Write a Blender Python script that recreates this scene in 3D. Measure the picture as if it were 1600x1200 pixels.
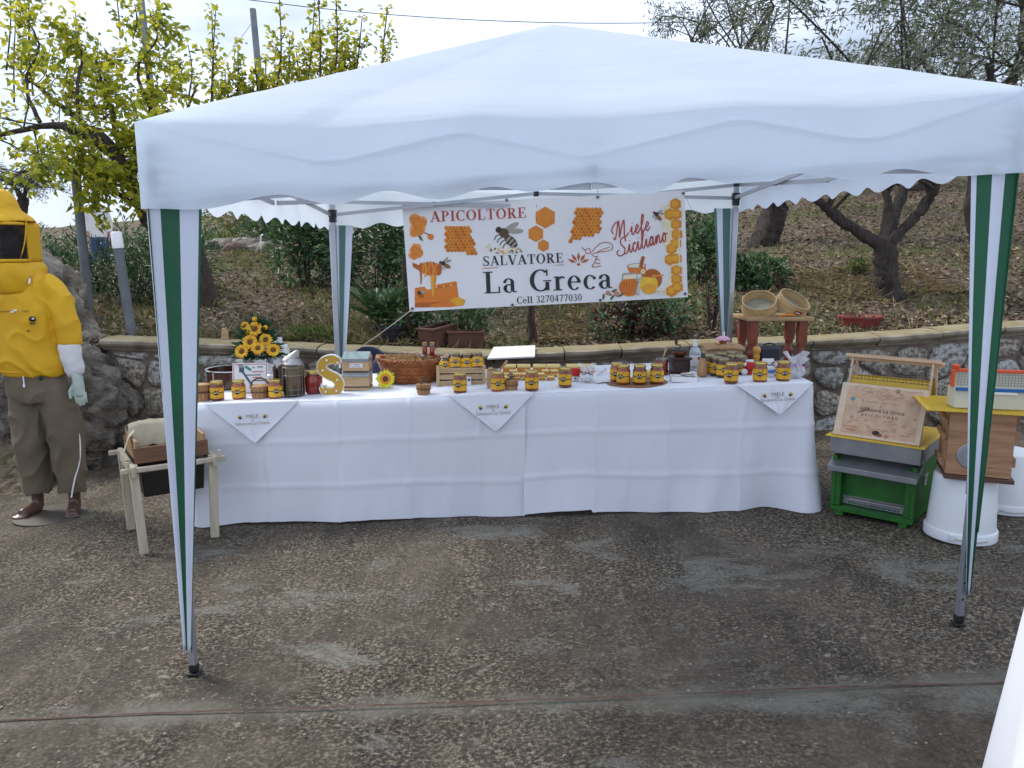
import bpy, bmesh, math, random
import numpy as np
from math import sin, cos, pi, radians
from mathutils import Vector, Matrix, noise

for _o in list(bpy.data.objects):
    bpy.data.objects.remove(_o)
SC = bpy.context.scene
COL = SC.collection
random.seed(7)

# ------------------------------------------------------------------ camera, sky, sun, exposure
FPX, PITCH, CAMH, SLOPE = 1230.0, 0.1715, 1.585, 0.043
cam_data = bpy.data.cameras.new('camera')
cam_data.sensor_width = 36.0
cam_data.lens = FPX / 1600.0 * 36.0
cam_data.clip_start = 0.05
cam_data.clip_end = 2000.0
cam = bpy.data.objects.new('camera', cam_data)
cam.location = (0, 0, CAMH)
cam.rotation_euler = (pi / 2 - PITCH, 0, 0)
COL.objects.link(cam)
SC.camera = cam

SUN_AZ, SUN_EL = radians(-62), radians(46)
world = bpy.data.worlds.new('World')
SC.world = world
world.use_nodes = True
_nt = world.node_tree
for n in list(_nt.nodes):
    _nt.nodes.remove(n)
_out = _nt.nodes.new('ShaderNodeOutputWorld')
_bg = _nt.nodes.new('ShaderNodeBackground')
_sky = _nt.nodes.new('ShaderNodeTexSky')
_sky.sky_type = 'NISHITA'
_sky.sun_disc = False
_sky.sun_elevation = SUN_EL
_sky.sun_rotation = SUN_AZ
_sky.dust_density = 0.6
_sky.ozone_density = 2.2
_tc = _nt.nodes.new('ShaderNodeTexCoord')
_mp = _nt.nodes.new('ShaderNodeMapping')
_mp.inputs['Scale'].default_value = (1.0, 1.0, 2.6)
_mp.inputs['Location'].default_value = (-2.66, 4.96, -0.30)
_no = _nt.nodes.new('ShaderNodeTexNoise')
_no.inputs['Scale'].default_value = 1.5
_no.inputs['Detail'].default_value = 7
_no.inputs['Roughness'].default_value = 0.55
_rp = _nt.nodes.new('ShaderNodeValToRGB')
_rp.color_ramp.elements[0].position = 0.375
_rp.color_ramp.elements[1].position = 0.53
_rp.color_ramp.elements[0].color = (0.36, 0.36, 0.36, 1)
_mx = _nt.nodes.new('ShaderNodeMix')
_mx.data_type = 'RGBA'
_mx.inputs['B'].default_value = (14.2, 16.0, 19.8, 1)
_nt.links.new(_tc.outputs['Generated'], _mp.inputs['Vector'])
_nt.links.new(_mp.outputs['Vector'], _no.inputs['Vector'])
_nt.links.new(_no.outputs['Fac'], _rp.inputs['Fac'])
_nt.links.new(_rp.outputs['Color'], _mx.inputs['Factor'])
_nt.links.new(_sky.outputs['Color'], _mx.inputs['A'])
_nt.links.new(_mx.outputs['Result'], _bg.inputs['Color'])
_bg.inputs['Strength'].default_value = 0.088
_nt.links.new(_bg.outputs['Background'], _out.inputs['Surface'])

sun_data = bpy.data.lights.new('sun', 'SUN')
sun_data.energy = 4.0
sun_data.angle = radians(20)
sun_data.color = (1.0, 0.95, 0.87)
sun = bpy.data.objects.new('sun', sun_data)
_d = Vector((sin(SUN_AZ) * cos(SUN_EL), cos(SUN_AZ) * cos(SUN_EL), sin(SUN_EL)))
sun.rotation_euler = _d.to_track_quat('Z', 'Y').to_euler()
sun.location = (-6, 6, 9)
COL.objects.link(sun)

SC.view_settings.view_transform = 'Standard'
SC.view_settings.look = 'None'
SC.view_settings.gamma = 1.0
SC.view_settings.use_curve_mapping = False
SC.view_settings.exposure = -0.24
SC.render.engine = 'CYCLES'
SC.cycles.max_bounces = 8
SC.cycles.transparent_max_bounces = 12
SC.cycles.use_denoising = True

# ------------------------------------------------------------------ helpers
def _ray(px, py):
    u = (px - 800) / FPX
    v = (py - 600) / FPX
    return Vector((u, cos(PITCH) - v * sin(PITCH), -sin(PITCH) - v * cos(PITCH)))

def at(px, py, Y):
    d = _ray(px, py)
    return Vector((0, 0, CAMH)) + d * (Y / d.y)

def gz(x):
    return SLOPE * x

def on(px, py, h=0.0):
    """point on the plane h above the sloping yard"""
    d = _ray(px, py)
    return Vector((0, 0, CAMH)) + d * ((h - CAMH) / (d.z - SLOPE * d.x))

def lerp(a, b, t):
    return a + (b - a) * t

def interp(tab, x):
    if x <= tab[0][0]:
        return tab[0][1]
    for (x0, y0), (x1, y1) in zip(tab, tab[1:]):
        if x <= x1:
            return lerp(y0, y1, (x - x0) / (x1 - x0))
    return tab[-1][1]

def sinterp(tab, x):
    if x <= tab[0][0]:
        return tab[0][1]
    for (x0, y0), (x1, y1) in zip(tab, tab[1:]):
        if x <= x1:
            t = (x - x0) / (x1 - x0)
            t = t * t * (3 - 2 * t)
            return lerp(y0, y1, t)
    return tab[-1][1]

def nz(x, y=0.0, z=0.0, s=1.0):
    return noise.noise(Vector((x * s, y * s, z * s)))

def RZ(a):
    return Matrix.Rotation(a, 4, 'Z')

def RX(a):
    return Matrix.Rotation(a, 4, 'X')

def RY(a):
    return Matrix.Rotation(a, 4, 'Y')

def TR(*a):
    return Matrix.Translation(Vector(a if len(a) == 3 else a[0]))

def catmull(pts, k=6):
    pts = [Vector(p) for p in pts]
    out = []
    n = len(pts)
    for i in range(n - 1):
        p0, p1, p2, p3 = pts[max(i - 1, 0)], pts[i], pts[i + 1], pts[min(i + 2, n - 1)]
        for j in range(k):
            t = j / k
            out.append(0.5 * ((2 * p1) + (p2 - p0) * t + (2 * p0 - 5 * p1 + 4 * p2 - p3) * t * t + (3 * p1 - p0 - 3 * p2 + p3) * t ** 3))
    out.append(pts[-1])
    return out

class MB:
    def __init__(s):
        s.v, s.f, s.m = [], [], []

    def add(s, vs, fs, mi=0, xf=None):
        b = len(s.v)
        if xf is not None:
            vs = [xf @ Vector(p) for p in vs]
        s.v.extend([tuple(p) for p in vs])
        s.f.extend([tuple(b + i for i in f) for f in fs])
        s.m.extend([mi] * len(fs))
        return s

    def box(s, c, d, xf=None, mi=0, taper=None):
        x, y, z = d[0] / 2, d[1] / 2, d[2] / 2
        tx, ty = taper if taper else (1, 1)
        vs = [(-x, -y, -z), (x, -y, -z), (x, y, -z), (-x, y, -z), (-x * tx, -y * ty, z), (x * tx, -y * ty, z), (x * tx, y * ty, z), (-x * tx, y * ty, z)]
        M = TR(*c)
        if xf is not None:
            M = xf @ M
        return s.add(vs, [(3, 2, 1, 0), (4, 5, 6, 7), (0, 1, 5, 4), (1, 2, 6, 5), (2, 3, 7, 6), (3, 0, 4, 7)], mi, M)

    def lathe(s, prof, n=20, xf=None, mi=0, cap0=True, cap1=True, sq=None):
        vs, fs = [], []
        for (r, z) in prof:
            for i in range(n):
                a = 2 * pi * i / n
                rr = r
                if sq:
                    rr = r * (abs(cos(a)) ** sq + abs(sin(a)) ** sq) ** (-1.0 / sq)
                vs.append((rr * cos(a), rr * sin(a), z))
        for j in range(len(prof) - 1):
            for i in range(n):
                k = (i + 1) % n
                fs.append((j * n + i, j * n + k, (j + 1) * n + k, (j + 1) * n + i))
        if cap0:
            fs.append(tuple(range(n - 1, -1, -1)))
        if cap1:
            b = (len(prof) - 1) * n
            fs.append(tuple(b + i for i in range(n)))
        return s.add(vs, fs, mi, xf)

    def tube(s, pts, rad, n=8, xf=None, mi=0, cap=True, closed=False, flat=1.0):
        pts = [Vector(p) for p in pts]
        m = len(pts)
        if not hasattr(rad, '__len__'):
            rad = [rad] * m
        vs, fs = [], []
        up = None
        for i, p in enumerate(pts):
            if closed:
                t = pts[(i + 1) % m] - pts[i - 1]
            else:
                t = pts[min(i + 1, m - 1)] - pts[max(i - 1, 0)]
            if t.length < 1e-9:
                t = Vector((0, 0, 1))
            t.normalize()
            if up is None:
                up = Vector((0, 0, 1)) if abs(t.z) < 0.9 else Vector((1, 0, 0))
            a = t.cross(up)
            if a.length < 1e-6:
                a = t.cross(Vector((0.3, 1, 0.2)))
            a.normalize()
            b = a.cross(t).normalized()
            up = b
            for k in range(n):
                an = 2 * pi * k / n
                vs.append(p + a * (rad[i] * cos(an)) + b * (rad[i] * flat * sin(an)))
        mm = m if closed else m - 1
        for i in range(mm):
            j = (i + 1) % m
            for k in range(n):
                q = (k + 1) % n
                fs.append((i * n + k, i * n + q, j * n + q, j * n + k))
        if cap and not closed:
            fs.append(tuple(range(n - 1, -1, -1)))
            fs.append(tuple((m - 1) * n + k for k in range(n)))
        return s.add(vs, fs, mi, xf)

    def bar(s, a, b, w, d=None, mi=0, up=(0, 0, 1)):
        """rectangular bar between two points"""
        d = d or w
        a, b = Vector(a), Vector(b)
        t = (b - a).normalized()
        u = Vector(up)
        x = t.cross(u)
        if x.length < 1e-4:
            x = t.cross(Vector((0, 1, 0)))
        x.normalize()
        y = x.cross(t).normalized()
        vs = []
        for p in (a, b):
            for (i, j) in ((-1, -1), (1, -1), (1, 1), (-1, 1)):
                vs.append(p + x * (i * w / 2) + y * (j * d / 2))
        return s.add(vs, [(3, 2, 1, 0), (4, 5, 6, 7), (0, 1, 5, 4), (1, 2, 6, 5), (2, 3, 7, 6), (3, 0, 4, 7)], mi)

    def grid(s, fn, nu, nv, xf=None, mi=0, mfn=None):
        vs = [fn(i / nu, j / nv) for j in range(nv + 1) for i in range(nu + 1)]
        b = len(s.v)
        if xf is not None:
            vs = [xf @ Vector(p) for p in vs]
        s.v.extend([tuple(p) for p in vs])
        for j in range(nv):
            for i in range(nu):
                q = j * (nu + 1) + i
                s.f.append((b + q, b + q + 1, b + q + nu + 2, b + q + nu + 1))
                s.m.append(mfn((i + .5) / nu, (j + .5) / nv) if mfn else mi)
        return s

    def prism(s, poly, d, xf=None, mi=0):
        """polygon in local XY extruded 0..d along Z"""
        n = len(poly)
        vs = [(p[0], p[1], 0) for p in poly] + [(p[0], p[1], d) for p in poly]
        fs = [tuple(range(n - 1, -1, -1)), tuple(range(n, 2 * n))]
        for i in range(n):
            k = (i + 1) % n
            fs.append((i, k, n + k, n + i))
        return s.add(vs, fs, mi, xf)

    def ball(s, c, r, n=10, m=6, xf=None, mi=0):
        rx, ry, rz = r if hasattr(r, '__len__') else (r, r, r)
        vs, fs = [(c[0], c[1], c[2] - rz)], []
        for j in range(1, m):
            t = pi * j / m
            for i in range(n):
                a = 2 * pi * i / n
                vs.append((c[0] + rx * sin(t) * cos(a), c[1] + ry * sin(t) * sin(a), c[2] - rz * cos(t)))
        vs.append((c[0], c[1], c[2] + rz))
        for i in range(n):
            fs.append((0, 1 + (i + 1) % n, 1 + i))
            fs.append((len(vs) - 1, 1 + (m - 2) * n + i, 1 + (m - 2) * n + (i + 1) % n))
        for j in range(m - 2):
            for i in range(n):
                k = (i + 1) % n
                fs.append((1 + j * n + i, 1 + j * n + k, 1 + (j + 1) * n + k, 1 + (j + 1) * n + i))
        return s.add(vs, fs, mi, xf)

    def mesh(s, name, angle=38):
        me = bpy.data.meshes.new(name)
        me.from_pydata(s.v, [], s.f)
        me.polygons.foreach_set('material_index', s.m)
        me.polygons.foreach_set('use_smooth', [True] * len(s.f))
        me.update()
        me.set_sharp_from_angle(angle=radians(angle))
        return me

    def build(s, name, mat, parent=None, bevel=0, angle=38, solid=0, subsurf=0, offset=0, loc=None):
        me = s.mesh(name, angle)
        for m_ in (mat if isinstance(mat, (list, tuple)) else [mat]):
            me.materials.append(m_)
        o = bpy.data.objects.new(name, me)
        COL.objects.link(o)
        if parent is not None:
            o.parent = parent
        if loc is not None:
            o.location = loc
        if subsurf:
            md = o.modifiers.new('sub', 'SUBSURF')
            md.levels = subsurf
            md.render_levels = subsurf
        if solid:
            md = o.modifiers.new('thick', 'SOLIDIFY')
            md.thickness = solid
            md.offset = offset
        if bevel:
            md = o.modifiers.new('bevel', 'BEVEL')
            md.width = bevel
            md.segments = 2
            md.limit_method = 'ANGLE'
            md.angle_limit = radians(40)
        return o

def empty(name, loc=(0, 0, 0), rz=0.0, rot=None):
    o = bpy.data.objects.new(name, None)
    o.empty_display_size = 0.05
    o.location = loc
    o.rotation_euler = rot if rot else (0, 0, rz)
    COL.objects.link(o)
    return o

def tag(o, label=None, cat=None, group=None, kind=None):
    if label:
        o['label'] = label
    if cat:
        o['category'] = cat
    if group:
        o['group'] = group
    if kind:
        o['kind'] = kind
    return o

def thing(name, label, cat, loc=(0, 0, 0), rz=0.0, group=None, rot=None):
    return tag(empty(name, loc, rz, rot), label, cat, group, 'thing')

def copy_tree(o, parent=None):
    c = o.copy()
    COL.objects.link(c)
    c.parent = parent
    for ch in o.children:
        copy_tree(ch, c)
    return c

# ------------------------------------------------------------------ materials
def hexc(h):
    h = h.lstrip('#')
    c = [int(h[i:i + 2], 16) / 255 for i in (0, 2, 4)]
    return tuple((x / 12.92 if x <= 0.04045 else ((x + 0.055) / 1.055) ** 2.4) for x in c) + (1.0,)

def _c(c):
    if isinstance(c, str):
        return hexc(c)
    return tuple(c) + ((1.0,) if len(c) == 3 else ())

MATS = {}

def mat(name, col, col2=None, rough=0.6, scale=6.0, bump=0.0, bscale=None, metal=0.0, detail=4, spec=0.5, stretch=None,
        trans=0.0, coat=0.0, lo=0.35, hi=0.65, dist=0.0, alpha=1.0, transl=0.0, sheen=0.0, coords='Object', bdist=0.01):
    if name in MATS:
        return MATS[name]
    m = bpy.data.materials.new(name)
    m.use_nodes = True
    nt = m.node_tree
    b = nt.nodes['Principled BSDF']
    out = nt.nodes['Material Output']
    c1 = _c(col)
    c2 = _c(col2) if col2 is not None else tuple(x * 0.78 for x in c1[:3]) + (1,)
    tc = nt.nodes.new('ShaderNodeTexCoord')
    mp = nt.nodes.new('ShaderNodeMapping')
    if stretch:
        mp.inputs['Scale'].default_value = stretch
    nt.links.new(tc.outputs[coords], mp.inputs['Vector'])
    no = nt.nodes.new('ShaderNodeTexNoise')
    no.inputs['Scale'].default_value = scale
    no.inputs['Detail'].default_value = detail
    no.inputs['Distortion'].default_value = dist
    nt.links.new(mp.outputs['Vector'], no.inputs['Vector'])
    rp = nt.nodes.new('ShaderNodeValToRGB')
    rp.color_ramp.elements[0].position = lo
    rp.color_ramp.elements[1].position = hi
    rp.color_ramp.elements[0].color = c1
    rp.color_ramp.elements[1].color = c2
    nt.links.new(no.outputs['Fac'], rp.inputs['Fac'])
    nt.links.new(rp.outputs['Color'], b.inputs['Base Color'])
    b.inputs['Roughness'].default_value = rough
    b.inputs['Metallic'].default_value = metal
    b.inputs['Specular IOR Level'].default_value = spec
    b.inputs['Transmission Weight'].default_value = trans
    b.inputs['Coat Weight'].default_value = coat
    b.inputs['Alpha'].default_value = alpha
    b.inputs['Sheen Weight'].default_value = sheen
    if bump:
        n2 = nt.nodes.new('ShaderNodeTexNoise')
        n2.inputs['Scale'].default_value = bscale or scale * 3
        n2.inputs['Detail'].default_value = 6
        nt.links.new(mp.outputs['Vector'], n2.inputs['Vector'])
        bp = nt.nodes.new('ShaderNodeBump')
        bp.inputs['Strength'].default_value = bump
        bp.inputs['Distance'].default_value = bdist
        nt.links.new(n2.outputs['Fac'], bp.inputs['Height'])
        nt.links.new(bp.outputs['Normal'], b.inputs['Normal'])
    if transl:
        tl = nt.nodes.new('ShaderNodeBsdfTranslucent')
        nt.links.new(rp.outputs['Color'], tl.inputs['Color'])
        ms = nt.nodes.new('ShaderNodeMixShader')
        ms.inputs['Fac'].default_value = transl
        nt.links.new(b.outputs['BSDF'], ms.inputs[1])
        nt.links.new(tl.outputs['BSDF'], ms.inputs[2])
        nt.links.new(ms.outputs['Shader'], out.inputs['Surface'])
    MATS[name] = m
    return m

def wood(name, c1, c2, rough=0.6, axis='X', scale=9.0):
    st = {'X': (0.6, 7, 7), 'Y': (7, 0.6, 7), 'Z': (7, 7, 0.6)}[axis]
    return mat(name, c1, c2, rough=rough, scale=scale, stretch=st, detail=6, dist=1.2, bump=0.15, bscale=scale * 2, bdist=0.003)

def text_obj(name, body, size, m, parent=None, xf=None, depth=0.0, align='CENTER', loc=None, space=1.0):
    cu = bpy.data.curves.new(name, 'FONT')
    cu.body = body
    cu.size = size
    cu.align_x = align
    cu.extrude = depth
    cu.resolution_u = 3
    cu.space_character = space
    t = bpy.data.objects.new(name + '_tmp', cu)
    COL.objects.link(t)
    dg = bpy.context.evaluated_depsgraph_get()
    me = bpy.data.meshes.new_from_object(t.evaluated_get(dg))
    bpy.data.objects.remove(t)
    bpy.data.curves.remove(cu)
    if xf is not None:
        me.transform(xf)
    me.materials.clear()
    me.materials.append(m)
    me.name = name
    o = bpy.data.objects.new(name, me)
    COL.objects.link(o)
    if parent is not None:
        o.parent = parent
    return o

def leaf_mesh(name, P, D, N, L, W, mats, fold=0.25, midx=None):
    """many small leaves: bases P, directions D, normals N (n,3 arrays), lengths L, widths W; 4 verts + fold = 2 tris pairs"""
    P, D, N = np.asarray(P, float), np.asarray(D, float), np.asarray(N, float)
    n = len(P)
    D = D / (np.linalg.norm(D, axis=1, keepdims=True) + 1e-9)
    S = np.cross(D, N)
    S = S / (np.linalg.norm(S, axis=1, keepdims=True) + 1e-9)
    N = np.cross(S, D)
    L = np.broadcast_to(np.asarray(L, float), (n,))[:, None]
    W = np.broadcast_to(np.asarray(W, float), (n,))[:, None]
    base = P
    tip = P + D * L - N * L * 0.12
    mid = P + D * L * 0.45
    a = mid + S * W * 0.5 + N * W * fold
    b = mid - S * W * 0.5 + N * W * fold
    V = np.stack([base, a, tip, b], 1).reshape(-1, 3)
    me = bpy.data.meshes.new(name)
    me.vertices.add(4 * n)
    me.vertices.foreach_set('co', V.ravel())
    idx = np.arange(n)[:, None] * 4
    tri = np.concatenate([idx + np.array([[0, 1, 2]]), idx + np.array([[0, 2, 3]])], 1).reshape(-1)
    me.loops.add(6 * n)
    me.loops.foreach_set('vertex_index', tri.astype(np.int32))
    me.polygons.add(2 * n)
    me.polygons.foreach_set('loop_start', np.arange(0, 6 * n, 3, dtype=np.int32))
    me.polygons.foreach_set('loop_total', np.full(2 * n, 3, dtype=np.int32))
    if midx is not None:
        me.polygons.foreach_set('material_index', np.repeat(np.asarray(midx, np.int32), 2))
    me.update(calc_edges=True)
    for m_ in mats:
        me.materials.append(m_)
    return me

def leaf_obj(name, parent, *a, **k):
    o = bpy.data.objects.new(name, leaf_mesh(name, *a, **k))
    COL.objects.link(o)
    if parent is not None:
        o.parent = parent
    return o

def remesh_obj(o, vox, smooth=6, disp=None):
    md = o.modifiers.new('fuse', 'REMESH')
    md.mode = 'VOXEL'
    md.voxel_size = vox
    md.use_smooth_shade = True
    if smooth:
        m2 = o.modifiers.new('soft', 'SMOOTH')
        m2.factor = 0.5
        m2.iterations = smooth
    if disp:
        tx = bpy.data.textures.new(o.name + '_folds', 'CLOUDS')
        tx.noise_scale = disp[1]
        m3 = o.modifiers.new('folds', 'DISPLACE')
        m3.texture = tx
        m3.strength = disp[0]
        m3.mid_level = 0.5
        m3.texture_coords = 'LOCAL'
    return o

def fold_bake(o, amp, s, sz, sharp=3.0, amp2=0.0):
    """turn the fused garment into a plain mesh and press cloth creases into it"""
    dg_ = bpy.context.evaluated_depsgraph_get()
    me = bpy.data.meshes.new_from_object(o.evaluated_get(dg_))
    o.modifiers.clear()
    o.data = me
    n = len(me.vertices)
    co = np.empty(n * 3)
    no = np.empty(n * 3)
    me.vertices.foreach_get('co', co)
    me.vertex_normals.foreach_get('vector', no)
    co, no = co.reshape(-1, 3), no.reshape(-1, 3)
    d = np.empty(n)
    for i, (x, y, z) in enumerate(co):
        w = 0.5 * nz(x * 5, y * 5, z * 5)
        a = abs(nz(x * s + w, y * s, z * sz + w))
        b = nz(x * s * .5 + 7, y * s * .5, z * sz * .6)
        d[i] = amp * ((1 - min(1, a * 1.7)) ** sharp) - amp * .35 + amp2 * b
    co += no * d[:, None]
    me.vertices.foreach_set('co', co.ravel())
    me.polygons.foreach_set('use_smooth', [True] * len(me.polygons))
    me.update()
    return o

# ================================================================== SETTING
def concrete_material():
    m = bpy.data.materials.new('weathered_concrete')
    m.use_nodes = True
    nt = m.node_tree
    N, Lk = nt.nodes, nt.links
    b = N['Principled BSDF']
    tc = N.new('ShaderNodeTexCoord')
    mp = N.new('ShaderNodeMapping')
    mp.inputs['Scale'].default_value = (1, 1, 1)
    Lk.new(tc.outputs['Object'], mp.inputs['Vector'])
    def noi(sc, det=6, ro=0.6, dist=0):
        n = N.new('ShaderNodeTexNoise')
        n.inputs['Scale'].default_value = sc
        n.inputs['Detail'].default_value = det
        n.inputs['Roughness'].default_value = ro
        n.inputs['Distortion'].default_value = dist
        Lk.new(mp.outputs['Vector'], n.inputs['Vector'])
        return n.outputs['Fac']
    def ramp(f, *st):
        r = N.new('ShaderNodeValToRGB')
        while len(r.color_ramp.elements) < len(st):
            r.color_ramp.elements.new(0.5)
        for e, (p, c) in zip(r.color_ramp.elements, st):
            e.position = p
            e.color = _c(c)
        Lk.new(f, r.inputs['Fac'])
        return r.outputs['Color']
    def mix(f, a, c, mode='MIX'):
        x = N.new('ShaderNodeMix')
        x.data_type = 'RGBA'
        x.blend_type = mode
        if isinstance(f, float):
            x.inputs['Factor'].default_value = f
        else:
            Lk.new(f, x.inputs['Factor'])
        for s_, v in (('A', a), ('B', c)):
            if isinstance(v, tuple):
                x.inputs[s_].default_value = v
            else:
                Lk.new(v, x.inputs[s_])
        return x.outputs['Result']
    def mth(op, a, c):
        x = N.new('ShaderNodeMath')
        x.operation = op
        for i, v in enumerate((a, c)):
            if isinstance(v, (int, float)):
                x.inputs[i].default_value = v
            else:
                Lk.new(v, x.inputs[i])
        return x.outputs[0]
    def vscaled(sc, loc=(0, 0, 0), rot=0.0):
        q = N.new('ShaderNodeMapping')
        q.inputs['Scale'].default_value = sc
        q.inputs['Location'].default_value = loc
        q.inputs['Rotation'].default_value = (0, 0, rot)
        Lk.new(tc.outputs['Object'], q.inputs['Vector'])
        return q.outputs['Vector']
    def noiv(vec, sc, det=6, ro=0.6, dist=0):
        n = N.new('ShaderNodeTexNoise')
        n.inputs['Scale'].default_value = sc
        n.inputs['Detail'].default_value = det
        n.inputs['Roughness'].default_value = ro
        n.inputs['Distortion'].default_value = dist
        Lk.new(vec, n.inputs['Vector'])
        return n.outputs['Fac']
    # rubbed smooth areas against pitted, speckled areas
    big = noi(0.75, 6, 0.62, 0.5)
    smooth = ramp(noi(3.2, 8, 0.7), (0.30, (0.068, 0.054, 0.042)), (0.50, (0.100, 0.083, 0.065)), (0.72, (0.150, 0.130, 0.102)))
    fine = noiv(vscaled((1.0, 1.1, 1)), 66, 7, 0.70, 0.15)
    speck = ramp(fine, (0.38, (0.022, 0.017, 0.014)), (0.475, (0.058, 0.046, 0.037)), (0.53, (0.120, 0.100, 0.076)), (0.60, (0.29, 0.25, 0.175)), (0.70, (0.40, 0.36, 0.27)))
    zone = ramp(mth('ADD', big, mth('MULTIPLY', noi(9, 6, 0.7), 0.35)), (0.585, (0.22, 0.22, 0.22)), (0.76, (0.95, 0.95, 0.95)))
    col = mix(zone, smooth, speck)
    soft = ramp(noi(30, 7, 0.7), (0.35, (0.55, 0.53, 0.52)), (0.62, (1.3, 1.28, 1.24)))
    col = mix(0.6, col, soft, 'MULTIPLY')
    # streaks drawn across the slab
    stk = ramp(noiv(vscaled((3.2, 0.7, 1), (1.7, 0.4, 0), radians(-38)), 1.3, 7, 0.65, 0.4), (0.32, (0.62, 0.60, 0.59)), (0.66, (1.32, 1.29, 1.25)))
    col = mix(0.8, col, stk, 'MULTIPLY')
    fl = noi(34, 6, 0.66, 0.8)
    fm = ramp(mth('ADD', fl, mth('MULTIPLY', noi(0.8, 4, 0.6), 0.40)), (0.80, (0, 0, 0)), (0.85, (0.9, 0.9, 0.9)))
    col = mix(fm, col, (0.29, 0.255, 0.195, 1))
    # thin skins of pale cement, broken up by the grain
    cem = ramp(mth('ADD', noiv(vscaled((1.0, 1.9, 1), (3.3, 1.7, 0)), 1.5, 8, 0.62, 0.6), mth('MULTIPLY', fine, 0.22)), (0.665, (0, 0, 0)), (0.80, (0.85, 0.85, 0.85)))
    col = mix(cem, col, (0.215, 0.21, 0.18, 1))
    # cement spread along the joint
    sepv = N.new('ShaderNodeSeparateXYZ')
    Lk.new(tc.outputs['Object'], sepv.inputs[0])
    dj = mth('ABSOLUTE', mth('SUBTRACT', sepv.outputs['Y'], 2.55), 0)
    jm = ramp(mth('ADD', mth('MULTIPLY', dj, 2.6), mth('MULTIPLY', noi(2.6, 8, 0.7, 0.5), 1.0)), (0.44, (0.75, 0.75, 0.75)), (0.72, (0, 0, 0)))
    col = mix(jm, col, (0.20, 0.185, 0.15, 1))
    # damp blue-black stains
    st = ramp(noi(1.7, 8, 0.66, 0.4), (0.27, (0.85, 0.85, 0.85)), (0.37, (0, 0, 0)))
    col = mix(st, col, (0.030, 0.029, 0.031, 1))
    vo = N.new('ShaderNodeTexVoronoi')
    vo.inputs['Scale'].default_value = 30
    Lk.new(mp.outputs['Vector'], vo.inputs['Vector'])
    peb = ramp(vo.outputs['Distance'], (0.08, (1, 1, 1)), (0.15, (0, 0, 0)))
    sel = N.new('ShaderNodeSeparateColor')
    Lk.new(vo.outputs['Color'], sel.inputs[0])
    pebm = mth('MULTIPLY', peb, mth('GREATER_THAN', sel.outputs[0], 0.86))
    col = mix(pebm, col, (0.42, 0.37, 0.29, 1))
    Lk.new(col, b.inputs['Base Color'])
    b.inputs['Roughness'].default_value = 0.88
    b.inputs['Specular IOR Level'].default_value = 0.25
    bp = N.new('ShaderNodeBump')
    bp.inputs['Strength'].default_value = 0.9
    bp.inputs['Distance'].default_value = 0.012
    Lk.new(mth('ADD', fine, mth('MULTIPLY', fm, 0.35)), bp.inputs['Height'])
    Lk.new(bp.outputs['Normal'], b.inputs['Normal'])
    return m

M_CONC = concrete_material()
# wall top line (lower edge of the coping) along x
WTOP = [(-4.2, 0.80), (-3.3, 0.775), (-2.5, 0.745), (-1.3, 0.70), (-0.2, 0.66), (0.67, 0.69), (1.17, 0.725), (2.3, 0.768), (3.25, 0.823), (4.1, 0.896), (6.0, 1.02), (9.0, 1.2)]
WALL_Y = 6.30

def walltop(x):
    return interp(WTOP, x)

mb = MB()
mb.grid(lambda u, v: (-14 + 28 * u, -6 + 12.4 * v, SLOPE * (-14 + 28 * u) + 0.012 * nz(u * 30, v * 14, 3)), 112, 50)
yard = mb.build('yard_ground', M_CONC)
tag(yard, kind='structure')
# expansion joint of rusty wood set in the slab
M_JOINT = mat('joint_wood', (0.075, 0.035, 0.024), (0.14, 0.085, 0.06), rough=0.9, scale=14, bump=0.5, stretch=(1, 8, 8))
def joint(x0, x1, y0, y1, w, nm):
    m = MB()
    n = 150
    def fn(u, v):
        x = lerp(x0, x1, u)
        ww = w * (0.7 + 0.9 * abs(nz(x * 3.1, 7.7)))
        y = lerp(y0, y1, u) + 0.014 * nz(x * 1.3, 2.2) + 0.004 * nz(x * 9, 1.2) + (v - 0.5) * ww
        return (x, y, SLOPE * x + 0.011 + 0.004 * nz(x * 6, v) - 0.004 * abs(v - 0.5))
    m.grid(fn, n, 2)
    return tag(m.build(nm, M_JOINT), kind='structure')
joint(-6, 6, 2.575, 2.525, 0.009, 'ground_joint')

# ---- retaining wall
wall = thing('retaining_wall', 'low fieldstone retaining wall with rounded coping behind the table', 'wall', (0, WALL_Y, 0))
M_MORTAR = mat('old_mortar', (0.25, 0.20, 0.16), (0.15, 0.118, 0.092), rough=0.95, scale=9, bump=0.8, bscale=40)
M_STONES = [mat('fieldstone_a', (0.20, 0.185, 0.16), (0.50, 0.49, 0.46), rough=0.95, scale=26, bump=1.0, bscale=34, detail=9, bdist=0.05, lo=0.40, hi=0.56),
            mat('fieldstone_b', (0.15, 0.14, 0.12), (0.42, 0.41, 0.38), rough=0.95, scale=22, bump=1.0, bscale=30, detail=9, bdist=0.05, lo=0.40, hi=0.58),
            mat('fieldstone_c', (0.19, 0.165, 0.13), (0.46, 0.42, 0.35), rough=0.95, scale=30, bump=1.0, bscale=38, detail=9, bdist=0.05, lo=0.40, hi=0.58)]
M_COPE = mat('coping_stone', (0.32, 0.28, 0.21), (0.15, 0.12, 0.082), rough=0.9, scale=6.5, bump=0.7, bscale=35, detail=8, bdist=0.006)
M_COPE2 = mat('coping_moss', (0.22, 0.175, 0.075), (0.27, 0.23, 0.14), rough=0.95, scale=9, bump=0.7, bscale=45, detail=8, bdist=0.006)
WX0, WX1 = -3.25, 9.0
m = MB()
xs = [WX0 + (WX1 - WX0) * i / 60 for i in range(61)]
vs, fs = [], []
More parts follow.
